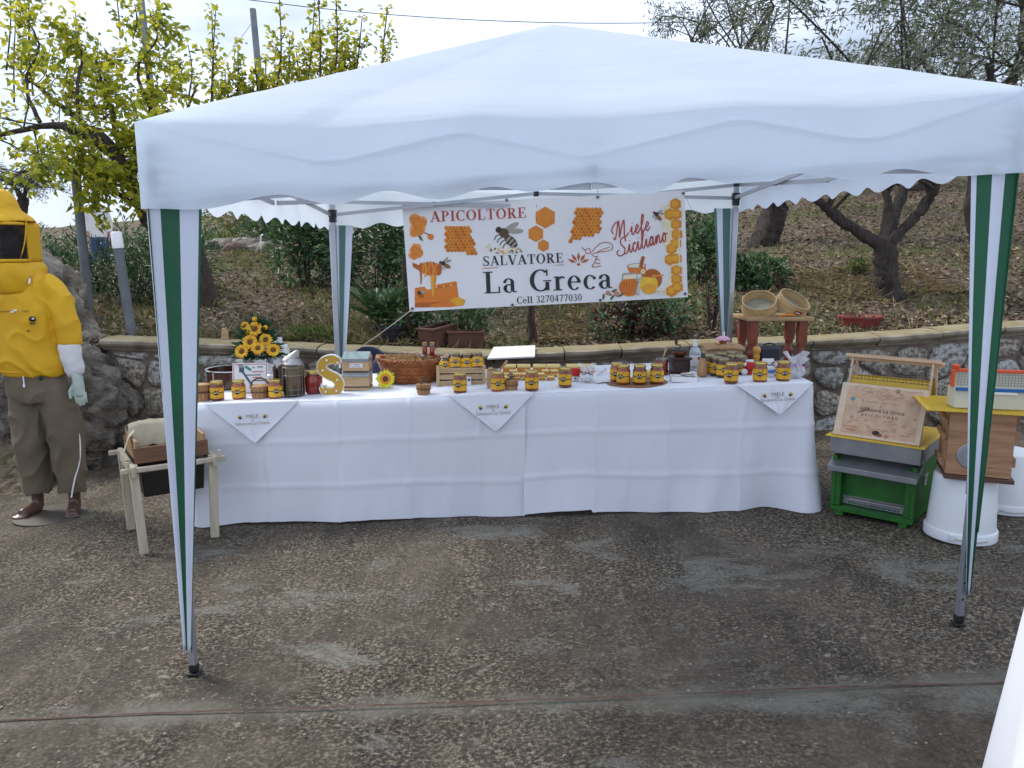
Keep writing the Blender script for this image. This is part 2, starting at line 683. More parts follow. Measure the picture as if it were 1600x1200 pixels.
for x in xs:
    for (y, z) in ((0.03, SLOPE * x - 0.3), (0.03, walltop(x)), (0.30, walltop(x)), (0.30, SLOPE * x - 0.3)):
        vs.append((x, y, z))
for i in range(60):
    for k in range(3):
        a = i * 4 + k
        fs.append((a, a + 4, a + 5, a + 1))
fs.append((0, 1, 2, 3))
fs.append((240, 243, 242, 241))
m.add(vs, fs)
m.build('mortar_core', M_MORTAR, wall)

def clip(poly, p, q):
    """keep the part of poly nearer p than q"""
    mx, my = (p[0] + q[0]) / 2, (p[1] + q[1]) / 2
    dx, dy = q[0] - p[0], q[1] - p[1]
    f = lambda a: (a[0] - mx) * dx + (a[1] - my) * dy
    out = []
    for i in range(len(poly)):
        a, b = poly[i], poly[(i + 1) % len(poly)]
        fa, fb = f(a), f(b)
        if fa <= 0:
            out.append(a)
        if (fa < 0 < fb) or (fb < 0 < fa):
            t = fa / (fa - fb)
            out.append((lerp(a[0], b[0], t), lerp(a[1], b[1], t)))
    return out

def stone_shape(poly, gap, rnd):
    cx = sum(p[0] for p in poly) / len(poly)
    cy = sum(p[1] for p in poly) / len(poly)
    pl = []
    for p in poly:
        d = math.hypot(p[0] - cx, p[1] - cy)
        k = max(0.3, (d - gap) / d) if d > 1e-5 else 1
        pl.append((cx + (p[0] - cx) * k, cy + (p[1] - cy) * k))
    for _ in range(2):
        q_ = .18 if _ == 0 else .25
        o = []
        for i in range(len(pl)):
            a, b = pl[i], pl[(i + 1) % len(pl)]
            o += [(lerp(a[0], b[0], q_), lerp(a[1], b[1], q_)), (lerp(a[0], b[0], 1 - q_), lerp(a[1], b[1], 1 - q_))]
        pl = o
    return (cx, cy), pl

rs = random.Random(11)
pts = []
x = WX0 + 0.1
while x < 7.5:
    top = walltop(x)
    z = SLOPE * x - 0.12 + rs.random() * 0.12
    while z < top:
        pts.append((x + rs.uniform(-0.09, 0.09), z + rs.uniform(-0.04, 0.04)))
        z += rs.uniform(0.14, 0.30)
    x += rs.uniform(0.20, 0.34)
stones = 0
for p in pts:
    top = walltop(p[0]) - 0.012
    poly = [(max(p[0] - 0.45, WX0), SLOPE * p[0] - 0.2), (p[0] + 0.45, SLOPE * p[0] - 0.2), (p[0] + 0.45, top), (max(p[0] - 0.45, WX0), top)]
    for q in pts:
        if q is not p and abs(q[0] - p[0]) < 0.9:
            poly = clip(poly, p, q)
            if len(poly) < 3:
                break
    if len(poly) < 3:
        continue
    area = abs(sum(a[0] * b[1] - b[0] * a[1] for a, b in zip(poly, poly[1:] + poly[:1]))) / 2
    if area < 0.006:
        continue
    (cx, cy), pl = stone_shape(poly, rs.uniform(0.008, 0.026), rs)
    n = len(pl)
    pr = rs.uniform(0.018, 0.055)
    vs = []
    for (k, y) in ((1.0, 0.04), (0.98, 0.02 - pr * 0.45), (0.90, 0.02 - pr * 0.92), (0.5, 0.02 - pr)):
        for i, (px_, pz_) in enumerate(pl):
            j = 0.016 * nz(px_ * 13, pz_ * 13, k * 3)
            e_ = 1 + 0.07 * nz(px_ * 22, pz_ * 22, 4.4)
            vs.append(((px_ - cx) * k * e_, y + j, (pz_ - cy) * k * e_))
    vs.append((0, 0.02 - pr * 1.03, 0))
    fs = []
    for r in range(3):
        for i in range(n):
            k = (i + 1) % n
            fs.append((r * n + i, r * n + k, (r + 1) * n + k, (r + 1) * n + i))
    for i in range(n):
        fs.append((3 * n + i, 3 * n + (i + 1) % n, 4 * n))
    sb = MB().add(vs, fs)
    sb.build('stone', rs.choice(M_STONES), wall, angle=75, loc=(cx, 0, cy))
    stones += 1
# coping stones
x = WX0 - 0.05
k = 0
while x < 8.6:
    L = rs.uniform(0.44, 0.62)
    x1 = x + L - 0.012
    prof = [(0.0, 0.0), (0.0, 0.016), (-0.022, 0.022), (-0.027, 0.034), (-0.050, 0.040), (-0.058, 0.055), (-0.054, 0.074), (-0.036, 0.084), (0.10, 0.091 + 0.004 * rs.random()), (0.25, 0.088), (0.25, 0.0)]
    m = MB()
    nseg = 4
    vs, fs = [], []
    dz = rs.uniform(-0.004, 0.004)
    dy = rs.uniform(-0.008, 0.008)
    for i in range(nseg + 1):
        xx = lerp(x, x1, i / nseg)
        for (py_, pz_) in prof:
            w = 0.004 * nz(xx * 7, py_ * 9, pz_ * 20)
            vs.append((xx, py_ + dy + w, walltop(xx) + pz_ + dz + w))
    n = len(prof)
    for i in range(nseg):
        for j in range(n):
            q = (j + 1) % n
            fs.append((i * n + j, i * n + q, (i + 1) * n + q, (i + 1) * n + j))
    fs.append(tuple(range(n - 1, -1, -1)))
    fs.append(tuple(nseg * n + j for j in range(n)))
    m.add(vs, fs)
    nb = len(m.f)
    for fi in range(len(m.f) - 2):
        if fi % n in (7, 8):
            m.m[fi] = 1
    m.build('coping_stone', [M_COPE, M_COPE2], wall, angle=30)
    x = x1 + 0.012
    k += 1

# ---- hillside behind the wall
GX = [(-16, 0.0), (-9, 0.030), (-5, 0.115), (0, 0.125), (3, 0.155), (10, 0.175), (20, 0.18)]
def hill_z(x, y):
    t = max(0.0, y - 6.5)
    base = interp([(-14, 0.55), (-4.2, 0.80), (9, 1.2)], x) if (x < -4.2) else walltop(x)
    z = base + 0.02 + interp(GX, x) * t
    if y > 19:
        z += (y - 19) * interp([(-9, 0.07), (0, 0.02)], x)
    a = min(1.0, t * 1.2)
    z += a * (0.07 * nz(x * 0.7, y * 0.7, 1.3) + 0.035 * nz(x * 2.1, y * 2.1, 4.1) + 0.03 * nz(x * 5, y * 5, 2.2))
    return z

def soil_material():
    m = bpy.data.materials.new('hillside_soil')
    m.use_nodes = True
    nt = m.node_tree
    N, Lk = nt.nodes, nt.links
    b = N['Principled BSDF']
    tc = N.new('ShaderNodeTexCoord')
    def noi(sc, det=6, ro=0.6):
        n = N.new('ShaderNodeTexNoise')
        n.inputs['Scale'].default_value = sc
        n.inputs['Detail'].default_value = det
        n.inputs['Roughness'].default_value = ro
        Lk.new(tc.outputs['Object'], n.inputs['Vector'])
        return n.outputs['Fac']
    def ramp(f, *st):
        r = N.new('ShaderNodeValToRGB')
        while len(r.color_ramp.elements) < len(st):
            r.color_ramp.elements.new(0.5)
        for e, (p, c) in zip(r.color_ramp.elements, st):
            e.position = p
            e.color = _c(c)
        Lk.new(f, r.inputs['Fac'])
        return r.outputs['Color']
    a = ramp(noi(14, 9, 0.75), (0.32, (0.040, 0.028, 0.021)), (0.48, (0.125, 0.092, 0.068)), (0.58, (0.24, 0.19, 0.135)), (0.70, (0.40, 0.34, 0.25)))
    g = ramp(noi(22, 8, 0.7), (0.3, (0.045, 0.065, 0.018)), (0.7, (0.17, 0.19, 0.06)))
    gm = ramp(noi(0.9, 5, 0.65), (0.50, (0, 0, 0)), (0.66, (0.75, 0.75, 0.75)))
    x = N.new('ShaderNodeMix')
    x.data_type = 'RGBA'
    Lk.new(gm, x.inputs['Factor'])
    Lk.new(a, x.inputs['A'])
    Lk.new(g, x.inputs['B'])
    Lk.new(x.outputs['Result'], b.inputs['Base Color'])
    b.inputs['Roughness'].default_value = 0.95
    b.inputs['Specular IOR Level'].default_value = 0.15
    bp = N.new('ShaderNodeBump')
    bp.inputs['Strength'].default_value = 1.0
    bp.inputs['Distance'].default_value = 0.05
    Lk.new(noi(16, 8, 0.75), bp.inputs['Height'])
    Lk.new(bp.outputs['Normal'], b.inputs['Normal'])
    return m

M_SOIL = soil_material()
def hill_pt(u, v):
    x = -30 + 60 * u
    y = 6.33 + 0.05 + 70 * v ** 2.0
    return (x, y, hill_z(x, y))
mb = MB().grid(hill_pt, 300, 150)
tag(mb.build('hillside_terrain', M_SOIL, angle=80), kind='structure')
# apron of earth left of the wall's end, where the rocks stand
mb = MB().grid(lambda u, v: (-14 + 10.6 * u, 5.2 + 1.5 * v, lerp(SLOPE * (-14 + 10.6 * u) - 0.05, hill_z(-14 + 10.6 * u, 6.7), v ** 1.5) + 0.05 * nz(u * 40, v * 6)), 60, 12)
tag(mb.build('earth_bank', M_SOIL, angle=80), kind='structure')

# path running across the left of the slope
M_PATH = mat('path_dust', (0.30, 0.27, 0.23), (0.20, 0.18, 0.15), rough=0.95, scale=3, bump=0.4, bscale=25)
pc = catmull([(-13.0, 14.5, 0), (-10.2, 16.2, 0), (-7.6, 16.9, 0), (-5.2, 16.9, 0), (-3.4, 16.2, 0), (-1.8, 15.4, 0)], 12)
vs, fs = [], []
for i, p in enumerate(pc):
    t = (pc[min(i + 1, len(pc) - 1)] - pc[max(i - 1, 0)]).normalized()
    s = Vector((-t.y, t.x, 0))
    for k in range(7):
        q = p + s * ((k - 3) * 0.42 + 0.1 * nz(i * .5, k))
        vs.append((q.x, q.y, hill_z(q.x, q.y) + 0.05 - 0.004 * (k - 3) ** 2))
for i in range(len(pc) - 1):
    for k in range(6):
        a = i * 7 + k
        fs.append((a, a + 1, a + 8, a + 7))
tag(MB().add(vs, fs).build('footpath', M_PATH, angle=80), kind='structure')

# ---- rocks left
M_ROCK = mat('grey_rock', (0.22, 0.20, 0.165), (0.075, 0.062, 0.048), rough=0.95, scale=5.5, bump=1.0, bscale=16, detail=9, bdist=0.08)
M_ROCK2 = mat('pale_rock', (0.36, 0.32, 0.26), (0.11, 0.09, 0.068), rough=0.95, scale=6.5, bump=1.0, bscale=18, detail=9, bdist=0.06)
def rock(name, label, c, r, seed, m_, cat='rock', rough=0.28, group=None):
    bm = bmesh.new()
    bmesh.ops.create_icosphere(bm, subdivisions=6, radius=1.0)
    for v in bm.verts:
        p = v.co.copy()
        q = p + Vector((seed * 3.7, seed * 1.3, seed))
        d = 1 + rough * noise.noise(q * 1.1) + rough * 0.8 * (0.5 - abs(noise.noise(q * 2.3))) + rough * 0.55 * (0.4 - abs(noise.noise(q * 4.7))) + 0.045 * noise.noise(q * 9) + 0.018 * noise.noise(q * 19)
        cr = abs(noise.noise(q * 2.0 + Vector((9, 2, 5))))
        d -= 0.30 * max(0, 0.10 - cr) / 0.10 * rough * 2
        dist_, _p = noise.voronoi(q * 2.1 + Vector((0.3 * noise.noise(q * 3), 0, 0)))
        d -= 0.055 * max(0, 0.14 - (dist_[1] - dist_[0])) / 0.14
        d += 0.05 * noise.noise(_p[0] * 3.1) * rough * 4
        v.co = Vector((p.x * r[0], p.y * r[1], p.z * r[2])) * d
    me = bpy.data.meshes.new(name)
    bm.to_mesh(me)
    bm.free()
    me.polygons.foreach_set('use_smooth', [True] * len(me.polygons))
    me.materials.append(m_)
    o = bpy.data.objects.new(name, me)
    o.location = c
    COL.objects.link(o)
    return tag(o, label, cat, group)
rock('boulder', 'tall rugged grey boulder rising behind the yellow beekeeper suit', (-4.35, 6.95, 0.45), (0.80, 0.55, 1.02), 1.0, M_ROCK2)
rock('boulder', 'broad dark rock face low beside the end of the stone wall', (-3.62, 6.25, 0.22), (0.62, 0.35, 0.62), 2.4, M_ROCK, rough=0.20)
rock('boulder', 'dark rock filling the gap behind the beekeeper legs', (-4.75, 6.25, 0.2), (0.75, 0.45, 0.75), 5.1, M_ROCK, rough=0.22)
rock('boulder', 'small pale rock lying on top of the low rock face', (-3.52, 6.45, 0.80), (0.2, 0.16, 0.09), 3.3, M_ROCK2)

# ================================================================== GAZEBO
M_CANVAS = mat('white_canvas', (0.84, 0.92, 1.0), (0.80, 0.88, 0.98), rough=0.62, scale=1.6, bump=0.22, bscale=3.2, transl=0.50, bdist=0.06, stretch=(0.55, 2.2, 2.2), detail=8)
M_STRIPE_W = mat('curtain_white', (0.77, 0.81, 0.90), (0.72, 0.76, 0.85), rough=0.65, scale=3, transl=0.30)
M_STRIPE_G = mat('curtain_green', (0.012, 0.13, 0.058), (0.010, 0.10, 0.045), rough=0.55, scale=3, transl=0.22)
M_STEEL = mat('grey_powdercoat', (0.42, 0.44, 0.47), (0.36, 0.38, 0.41), rough=0.35, scale=5, metal=0.6)
M_BLACKP = mat('black_plastic', (0.015, 0.015, 0.016), rough=0.45)
M_ROPE = mat('pale_cord', (0.45, 0.42, 0.36), rough=0.9)

M_STRIPE_G_BACKLIT = mat('curtain_green_backlit', (0.14, 0.27, 0.25), (0.12, 0.24, 0.22), rough=0.6, scale=3, transl=0.35)  # green paled to teal: backlight through the rear curtains put into the colour
def zr(x, rel):
    return rel + SLOPE * x

tent = thing('gazebo', 'white folding gazebo with green striped leg curtains over the honey table', 'gazebo', (0.235, 4.35, 0.01))
TO = Vector((0.235, 4.35, 0.01))
LEGXY = [(-1.234, 2.823), (1.804, 2.970), (1.645, 5.93), (-1.295, 5.81)]    # FL FR BR BL
CAN = []
for (x, y), (dx, dy) in zip(LEGXY, ((-1, -1), (1, -1), (1, 1), (-1, 1))):
    CAN.append((x + 0.045 * dx, y + 0.045 * dy))
PEAK = Vector((0.215, 4.40, 2.742))
ZT, ZV = 2.06, 1.772
DIPF = [(0, 0), (0.194, -0.155), (0.225, -0.150), (0.345, -0.078), (0.36, -0.078), (0.48, -0.168), (0.50, -0.168), (0.66, -0.068), (0.67, -0.068), (0.80, -0.148), (0.83, -0.148), (1, 0)]
SCAL = [(0, 0), (0.062, -0.010), (0.149, 0.028), (0.212, -0.012), (0.268, 0.027), (0.328, -0.010), (0.387, 0.026), (0.431, 0.003), (0.50, 0.028), (0.565, -0.020), (0.61, 0.030), (0.664, 0.004), (0.738, 0.028), (0.803, 0.0), (0.851, 0.030), (0.93, -0.003), (1, 0)]

def side(A, B, idx):
    front = idx == 0
    n = Vector((B[1] - A[1], -(B[0] - A[0]), 0)).normalized()   # outward
    rows_v, rows_r = (44, 40) if front else (14, 34)
    tot = rows_v + rows_r
    def fn(u, v):
        j = v * tot
        x, y = lerp(A[0], B[0], u), lerp(A[1], B[1], u)
        if front:
            fold = sum(interp(DIPF, min(1, max(0, u + q_ * 0.008))) for q_ in (-1, 0, 1)) / 3 * min(1, u * 60, (1 - u) * 60)
            dip = fold * 0.22
            lead = interp([(0, .2), (.16, .35), (.2, 1), (.34, 1), (.37, .55), (.47, .6), (.52, .8), (.66, 1), (.80, 1), (.85, .8), (.97, .45), (1, .2)], u)
            sc = sinterp(SCAL, u)
        else:
            dip = -0.07 * sin(pi * u) ** 2 - 0.03 * sin(pi * u) * (0.5 - 0.5 * cos(u * 6 * pi))
            sc = 0.034 * (0.5 - 0.5 * cos(u * 2 * pi * 12)) * min(1, u * 12, (1 - u) * 12)
        top = Vector((x, y, zr(x, ZT) + dip))
        if j <= rows_v:
            t = j / rows_v
            bot = zr(x, ZV) + sc
            z = lerp(bot, top.z, t)
            e = min(1, u * 14, (1 - u) * 14)
            off = 0.010 * nz(u * 7 + idx * 5, t * 1.6, 2) * e + 0.022 * e * (1 - t) * sin(u * 2 * pi * 7.5 + idx) * 0.5
            # a fold of slack cloth: it leans out down to the crease, then tucks back under it
            if front:
                h_ = z - (zr(x, ZT) + fold)
                if h_ >= 0:
                    off -= 0.42 * h_ * (0.5 + 0.5 * lead)
                else:
                    off -= 0.016 * lead * min(1, -h_ / 0.012) * max(0.0, 1 + h_ / 0.16)
            # seam puckers near corners
            dc = min(u, 1 - u)
            if dc < 0.05:
                off += 0.0014 * math.sin(t * 42) * math.exp(-((dc - 0.028) / 0.008) ** 2)
            return tuple(Vector((x, y, z)) + n * off)
        t = (j - rows_v) / rows_r
        if front:
            top = top + n * (0.42 * (fold - dip) * (0.5 + 0.5 * lead))
        p = top.lerp(PEAK, t)
        base = Vector((x, y, zr(x, ZT))).lerp(PEAK, t)
        z = base.z + dip * (1 - t) ** 4.0 + 0.050 * (math.exp(-14 * 0) - math.exp(-14 * t)) * (1 - t) * sin(pi * min(1, max(0, u))) ** 0.35 - 0.045 * sin(pi * u) * sin(pi * min(1, t * 1.15)) ** 1.0
        if front:
            z += 0.0045 * nz(u * 3.5, t * 20, 5) * (1 - t) + 0.006 * nz(u * 9 + t * 7, t * 6, 8) * (1 - t) ** 0.5 * sin(pi * u)
            # tension wrinkles running along the eave towards both corners
            for q, (cc, amp, wd) in enumerate(((0.10, 0.010, 0.020), (0.17, 0.007, 0.014), (0.24, 0.006, 0.012), (0.31, 0.005, 0.012), (0.38, 0.004, 0.01))):
                edge = min(u, 1 - u)
                d = t - cc * (0.35 + 1.6 * edge)
                z += amp * math.exp(-(d / wd) ** 2) * max(0, 1 - abs(edge - 0.16) / 0.2)
        return (p.x, p.y, z)
    m = MB().grid(fn, 200 if front else 96, tot)
    return m
cm = MB()
for i in range(4):
    s_ = side(CAN[i], CAN[(i + 1) % 4], i)
    b = len(cm.v)
    cm.v += s_.v
    cm.f += [tuple(b + k for k in f) for f in s_.f]
    cm.m += s_.m
cm.v = [tuple(Vector(p) - TO) for p in cm.v]
canopy = cm.build('canopy', M_CANVAS, tent, angle=100)
# frame
def rel(p):
    return Vector(p) - TO
for i, (x, y) in enumerate(LEGXY):
    zb = SLOPE * x
    m = MB()
    m.bar(rel((x, y, zb + 0.55)), rel((x, y, zr(x, 1.97))), 0.034)
    m.bar(rel((x, y, zb + 0.02)), rel((x, y, zb + 0.62)), 0.026)
    lg = m.build('leg', M_STEEL, tent, bevel=0.003)
    MB().box(tuple(rel((x, y, zb + 0.012))), (0.046, 0.046, 0.010)).box(tuple(rel((x, y, zb + 0.035))), (0.030, 0.030, 0.03)).build('foot', M_BLACKP, lg, bevel=0.003)
    MB().box(tuple(rel((x, y, zr(x, 1.885)))), (0.054, 0.054, 0.05)).box(tuple(rel((x, y, zr(x, 1.845)))), (0.046, 0.046, 0.05)).build('slider_bracket', M_BLACKP, lg, bevel=0.004)
    MB().box(tuple(rel((x, y, zr(x, 1.975)))), (0.044, 0.044, 0.04)).build('corner_bracket', M_BLACKP, lg, bevel=0.004)
    for q in range(3):
        MB().lathe([(0.005, 0), (0.004, 0.002)], 8, TR(*rel((x, y - 0.0135, zb + 0.12 + q * 0.07))) @ RX(pi / 2)).build('height_hole', M_BLACKP, lg)
for i in range(4):
    A, B = LEGXY[i], LEGXY[(i + 1) % 4]
    P = lambda t, r: rel((lerp(A[0], B[0], t), lerp(A[1], B[1], t), zr(lerp(A[0], B[0], t), r)))
    R0, R1 = (1.79, 1.845) if i == 0 else (1.875, 1.965)
    for (t0, t1) in ((0.01, 0.5), (0.5, 0.99)):
        for (r0, r1) in ((R0, R1), (R1, R0)):
            k = 0.012 if r0 < r1 else -0.012
            n = Vector((B[1] - A[1], -(B[0] - A[0]), 0)).normalized() * k
            m = MB()
            m.bar(P(t0, r0) + n, P(t1, r1) + n, 0.014, 0.024)
            m.build('truss_bar', M_STEEL, tent)
    MB().box(tuple(P(0.5, R1)), (0.04, 0.04, 0.04)).build('truss_joint', M_BLACKP, tent, bevel=0.004)
    MB().box(tuple(P(0.25, (R0 + R1) / 2)), (0.03, 0.03, 0.03)).build('truss_joint', M_BLACKP, tent, bevel=0.004)
    MB().box(tuple(P(0.75, (R0 + R1) / 2)), (0.03, 0.03, 0.03)).build('truss_joint', M_BLACKP, tent, bevel=0.004)
    # roof rafter
    MB().bar(rel((A[0], A[1], zr(A[0], 1.99))), rel(PEAK) - Vector((0, 0, 0.12)), 0.018, 0.026).build('rafter', M_STEEL, tent)
MB().bar(rel(PEAK) - Vector((0, 0, 0.45)), rel(PEAK) - Vector((0, 0, 0.03)), 0.03).build('peak_pole', M_STEEL, tent)

# striped corner curtains
def curtain(corner, d, width, ztop, zend, stripes, seed, power=0.9, fold=0.010, green=None):
    d = Vector(d).normalized()
    n = Vector((d.y, -d.x, 0))
    x0, y0 = corner
    if n.x * (x0 - TO.x) + n.y * (y0 - TO.y) < 0:
        n = -n
    edges = [0]
    for w in stripes:
        edges.append(edges[-1] + w)
    tot = edges[-1]
    def fn(u, v):
        w = lerp(0.040, 0.024, v) + width * max(0.0, (1 - v) ** power + 0.10 * v * (1 - v))
        zt = zr(x0, ztop)
        z = lerp(zt, zr(x0, zend), v)
        s = u * w
        f = fold * sin(u * 2 * pi * 1.6 + seed + v * 1.2) * (0.35 + 0.65 * v) * (1 - v * 0.5)
        p = Vector((x0, y0, z)) + d * (s - 0.036 * (1 - 0.35 * v)) + n * (f + 0.024)
        p.z += 0.006 * sin(u * 5 + seed) * v
        return tuple(p - TO)
    def mf(u, v):
        for k in range(len(stripes)):
            if u * tot <= edges[k + 1]:
                return k % 2
        return (len(stripes) - 1) % 2
    m = MB().grid(fn, 40, 48, mfn=mf)
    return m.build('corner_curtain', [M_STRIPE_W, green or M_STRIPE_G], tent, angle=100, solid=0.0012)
e01 = Vector((LEGXY[1][0] - LEGXY[0][0], LEGXY[1][1] - LEGXY[0][1], 0)).normalized()
e03 = Vector((LEGXY[3][0] - LEGXY[0][0], LEGXY[3][1] - LEGXY[0][1], 0)).normalized()
curtain(LEGXY[0], e01, 0.150, 1.80, 0.11, (0.25, 0.36, 0.33, 0.06), 0.3, power=1.05)
curtain(LEGXY[0], e03, 0.13, 1.80, 0.45, (0.001, 0.3, 0.3, 0.4), 1.9, power=0.8)
curtain(LEGXY[1], -e01, 0.140, 1.80, 0.15, (0.001, 0.27, 0.31, 0.30, 0.12), 2.4, power=1.05)
curtain(LEGXY[1], e03, 0.12, 1.80, 0.40, (0.001, 0.3, 0.3, 0.4), 0.9, power=0.8)
curtain(LEGXY[2], -e01, 0.150, 1.80, 0.40, (0.34, 0.30, 0.26, 0.1), 1.2, green=M_STRIPE_G_BACKLIT)
curtain(LEGXY[3], e01, 0.135, 1.80, 0.40, (0.42, 0.27, 0.31), 0.8, green=M_STRIPE_G_BACKLIT)

# ================================================================== BANNER
BY = 5.86
def Bp(cx, cy, k=0):
    """point of the print; layers are 1.2 mm apart towards the yard"""
    p = at(600 + cx / 3.2, 280 + cy / 3.2, BY)
    return Vector((p.x, BY + 0.012 * sin(cx * 0.0045) + 0.006 * sin(cx * 0.013 + cy * 0.004) - 0.0018 * k, p.z))
banner = thing('banner', 'white printed honey seller banner hung from the back of the gazebo', 'banner', tuple(Bp(800, 640)))
BO = banner.location.copy()
M_VINYL = mat('white_vinyl', (0.80, 0.79, 0.80), (0.74, 0.73, 0.75), rough=0.45, scale=2)
def flat(name, hexcol, rough=0.5):
    return mat('print_' + name, _c(hexcol)[:3], tuple(c * 0.88 for c in _c(hexcol)[:3]), rough=rough, scale=20)
P_ORANGE = flat('orange', '#D9852A')
P_DORANGE = flat('dark_orange', '#B4601C')
P_GOLD = flat('gold', '#E5A52C')
P_AMBER = flat('amber', '#DE7A22')
P_DAMBER = flat('deep_amber', '#A9501A')
P_PEACH = flat('peach', '#E79A52')
P_BLACK = flat('black', '#26232C')
P_RED = flat('red', '#B2402F')
P_BROWN = flat('brown', '#54402F')
P_DBROWN = flat('dark_brown', '#33271F')
P_LINE = flat('rust', '#A8562B')
P_CREAM = flat('cream', '#E9DFC0')
P_YEL = flat('yellow', '#EFC13A')
P_GREY = flat('grey', '#A39E93')
P_GREEN = flat('leaf', '#5B6B3A')
P_PINK = flat('pink', '#C98A7C')

def quadfan(pts):
    return [tuple(range(len(pts)))]
class Print:
    def __init__(s, name):
        s.n, s.mb, s.mats = name, MB(), []
    def mi(s, m_):
        if m_ not in s.mats:
            s.mats.append(m_)
        return s.mats.index(m_)
    def poly(s, pts, m_, k=1):
        s.mb.add([Bp(x, y, k) - BO for x, y in pts], [tuple(range(len(pts)))], s.mi(m_))
    def ell(s, cx, cy, rx, ry, m_, k=1, rot=0, n=16, wob=0):
        c, q = cos(rot), sin(rot)
        pts = []
        for i in range(n):
            a = 2 * pi * i / n
            w = 1 + wob * nz(i * 1.7, cx, cy)
            x, y = rx * cos(a) * w, ry * sin(a) * w
            pts.append((cx + c * x - q * y, cy + q * x + c * y))
        s.poly(pts, m_, k)
    def line(s, pts, w, m_, k=1, smooth=True):
        P = [Vector((p[0], p[1], 0)) for p in pts]
        if smooth and len(P) > 2:
            P = catmull(P, 6)
        vs, fs = [], []
        for i, p in enumerate(P):
            t = (P[min(i + 1, len(P) - 1)] - P[max(i - 1, 0)])
            t = t.normalized() if t.length > 1e-6 else Vector((1, 0, 0))
            nn = Vector((-t.y, t.x, 0))
            ww = w[0] + (w[1] - w[0]) * i / (len(P) - 1) if isinstance(w, tuple) else w
            for sg in (-1, 1):
                q = p + nn * (ww / 2 * sg)
                vs.append(Bp(q.x, q.y, k) - BO)
        for i in range(len(P) - 1):
            fs.append((2 * i, 2 * i + 1, 2 * i + 3, 2 * i + 2))
        s.mb.add(vs, fs, s.mi(m_))
    def hexa(s, cx, cy, r, m_, k=1, rot=pi / 6):
        s.poly([(cx + r * cos(rot + i * pi / 3), cy + r * sin(rot + i * pi / 3)) for i in range(6)], m_, k)
    def build(s):
        return s.mb.build(s.n, s.mats, banner, angle=60)

# panel (slightly billowing sheet)
corn = [(90, 130), (1505, 55), (1520, 590), (128, 663)]
def pan(u, v):
    a = lerp(corn[0][0], corn[1][0], u), lerp(corn[0][1], corn[1][1], u)
    b = lerp(corn[3][0], corn[2][0], u), lerp(corn[3][1], corn[2][1], u)
    x, y = lerp(a[0], b[0], v), lerp(a[1], b[1], v)
    y += 6 * sin(pi * u) * (1 - v) * 0.6
    return tuple(Bp(x, y, 0) - BO)
MB().grid(pan, 90, 30).build('banner_sheet', M_VINYL, banner, angle=100)
# strip of lettering in a drawn serif face
def arc(cx, cy, rx, ry, tx, ty, a0, a1, n=20):
    o = []
    for i in range(n + 1):
        a = radians(lerp(a0, a1, i / n))
        o.append(((cx + rx * cos(a), cy + ry * sin(a)), (cx + (rx - tx) * cos(a), cy + (ry - ty) * sin(a))))
    return ('arc', o)
def vb(x, y0, y1, t=0.15):
    return ('poly', [(x - t / 2, y0), (x + t / 2, y0), (x + t / 2, y1), (x - t / 2, y1)])
def hb(x0, x1, y, t=0.05):
    return ('poly', [(x0, y - t / 2), (x1, y - t / 2), (x1, y + t / 2), (x0, y + t / 2)])
def dg(x0, y0, x1, y1, t):
    return ('poly', [(x0 - t / 2, y0), (x0 + t / 2, y0), (x1 + t / 2, y1), (x1 - t / 2, y1)])
def sf(x, y, w=0.36):
    return hb(x - w / 2, x + w / 2, y + (0.025 if y < 0.5 else -0.025))
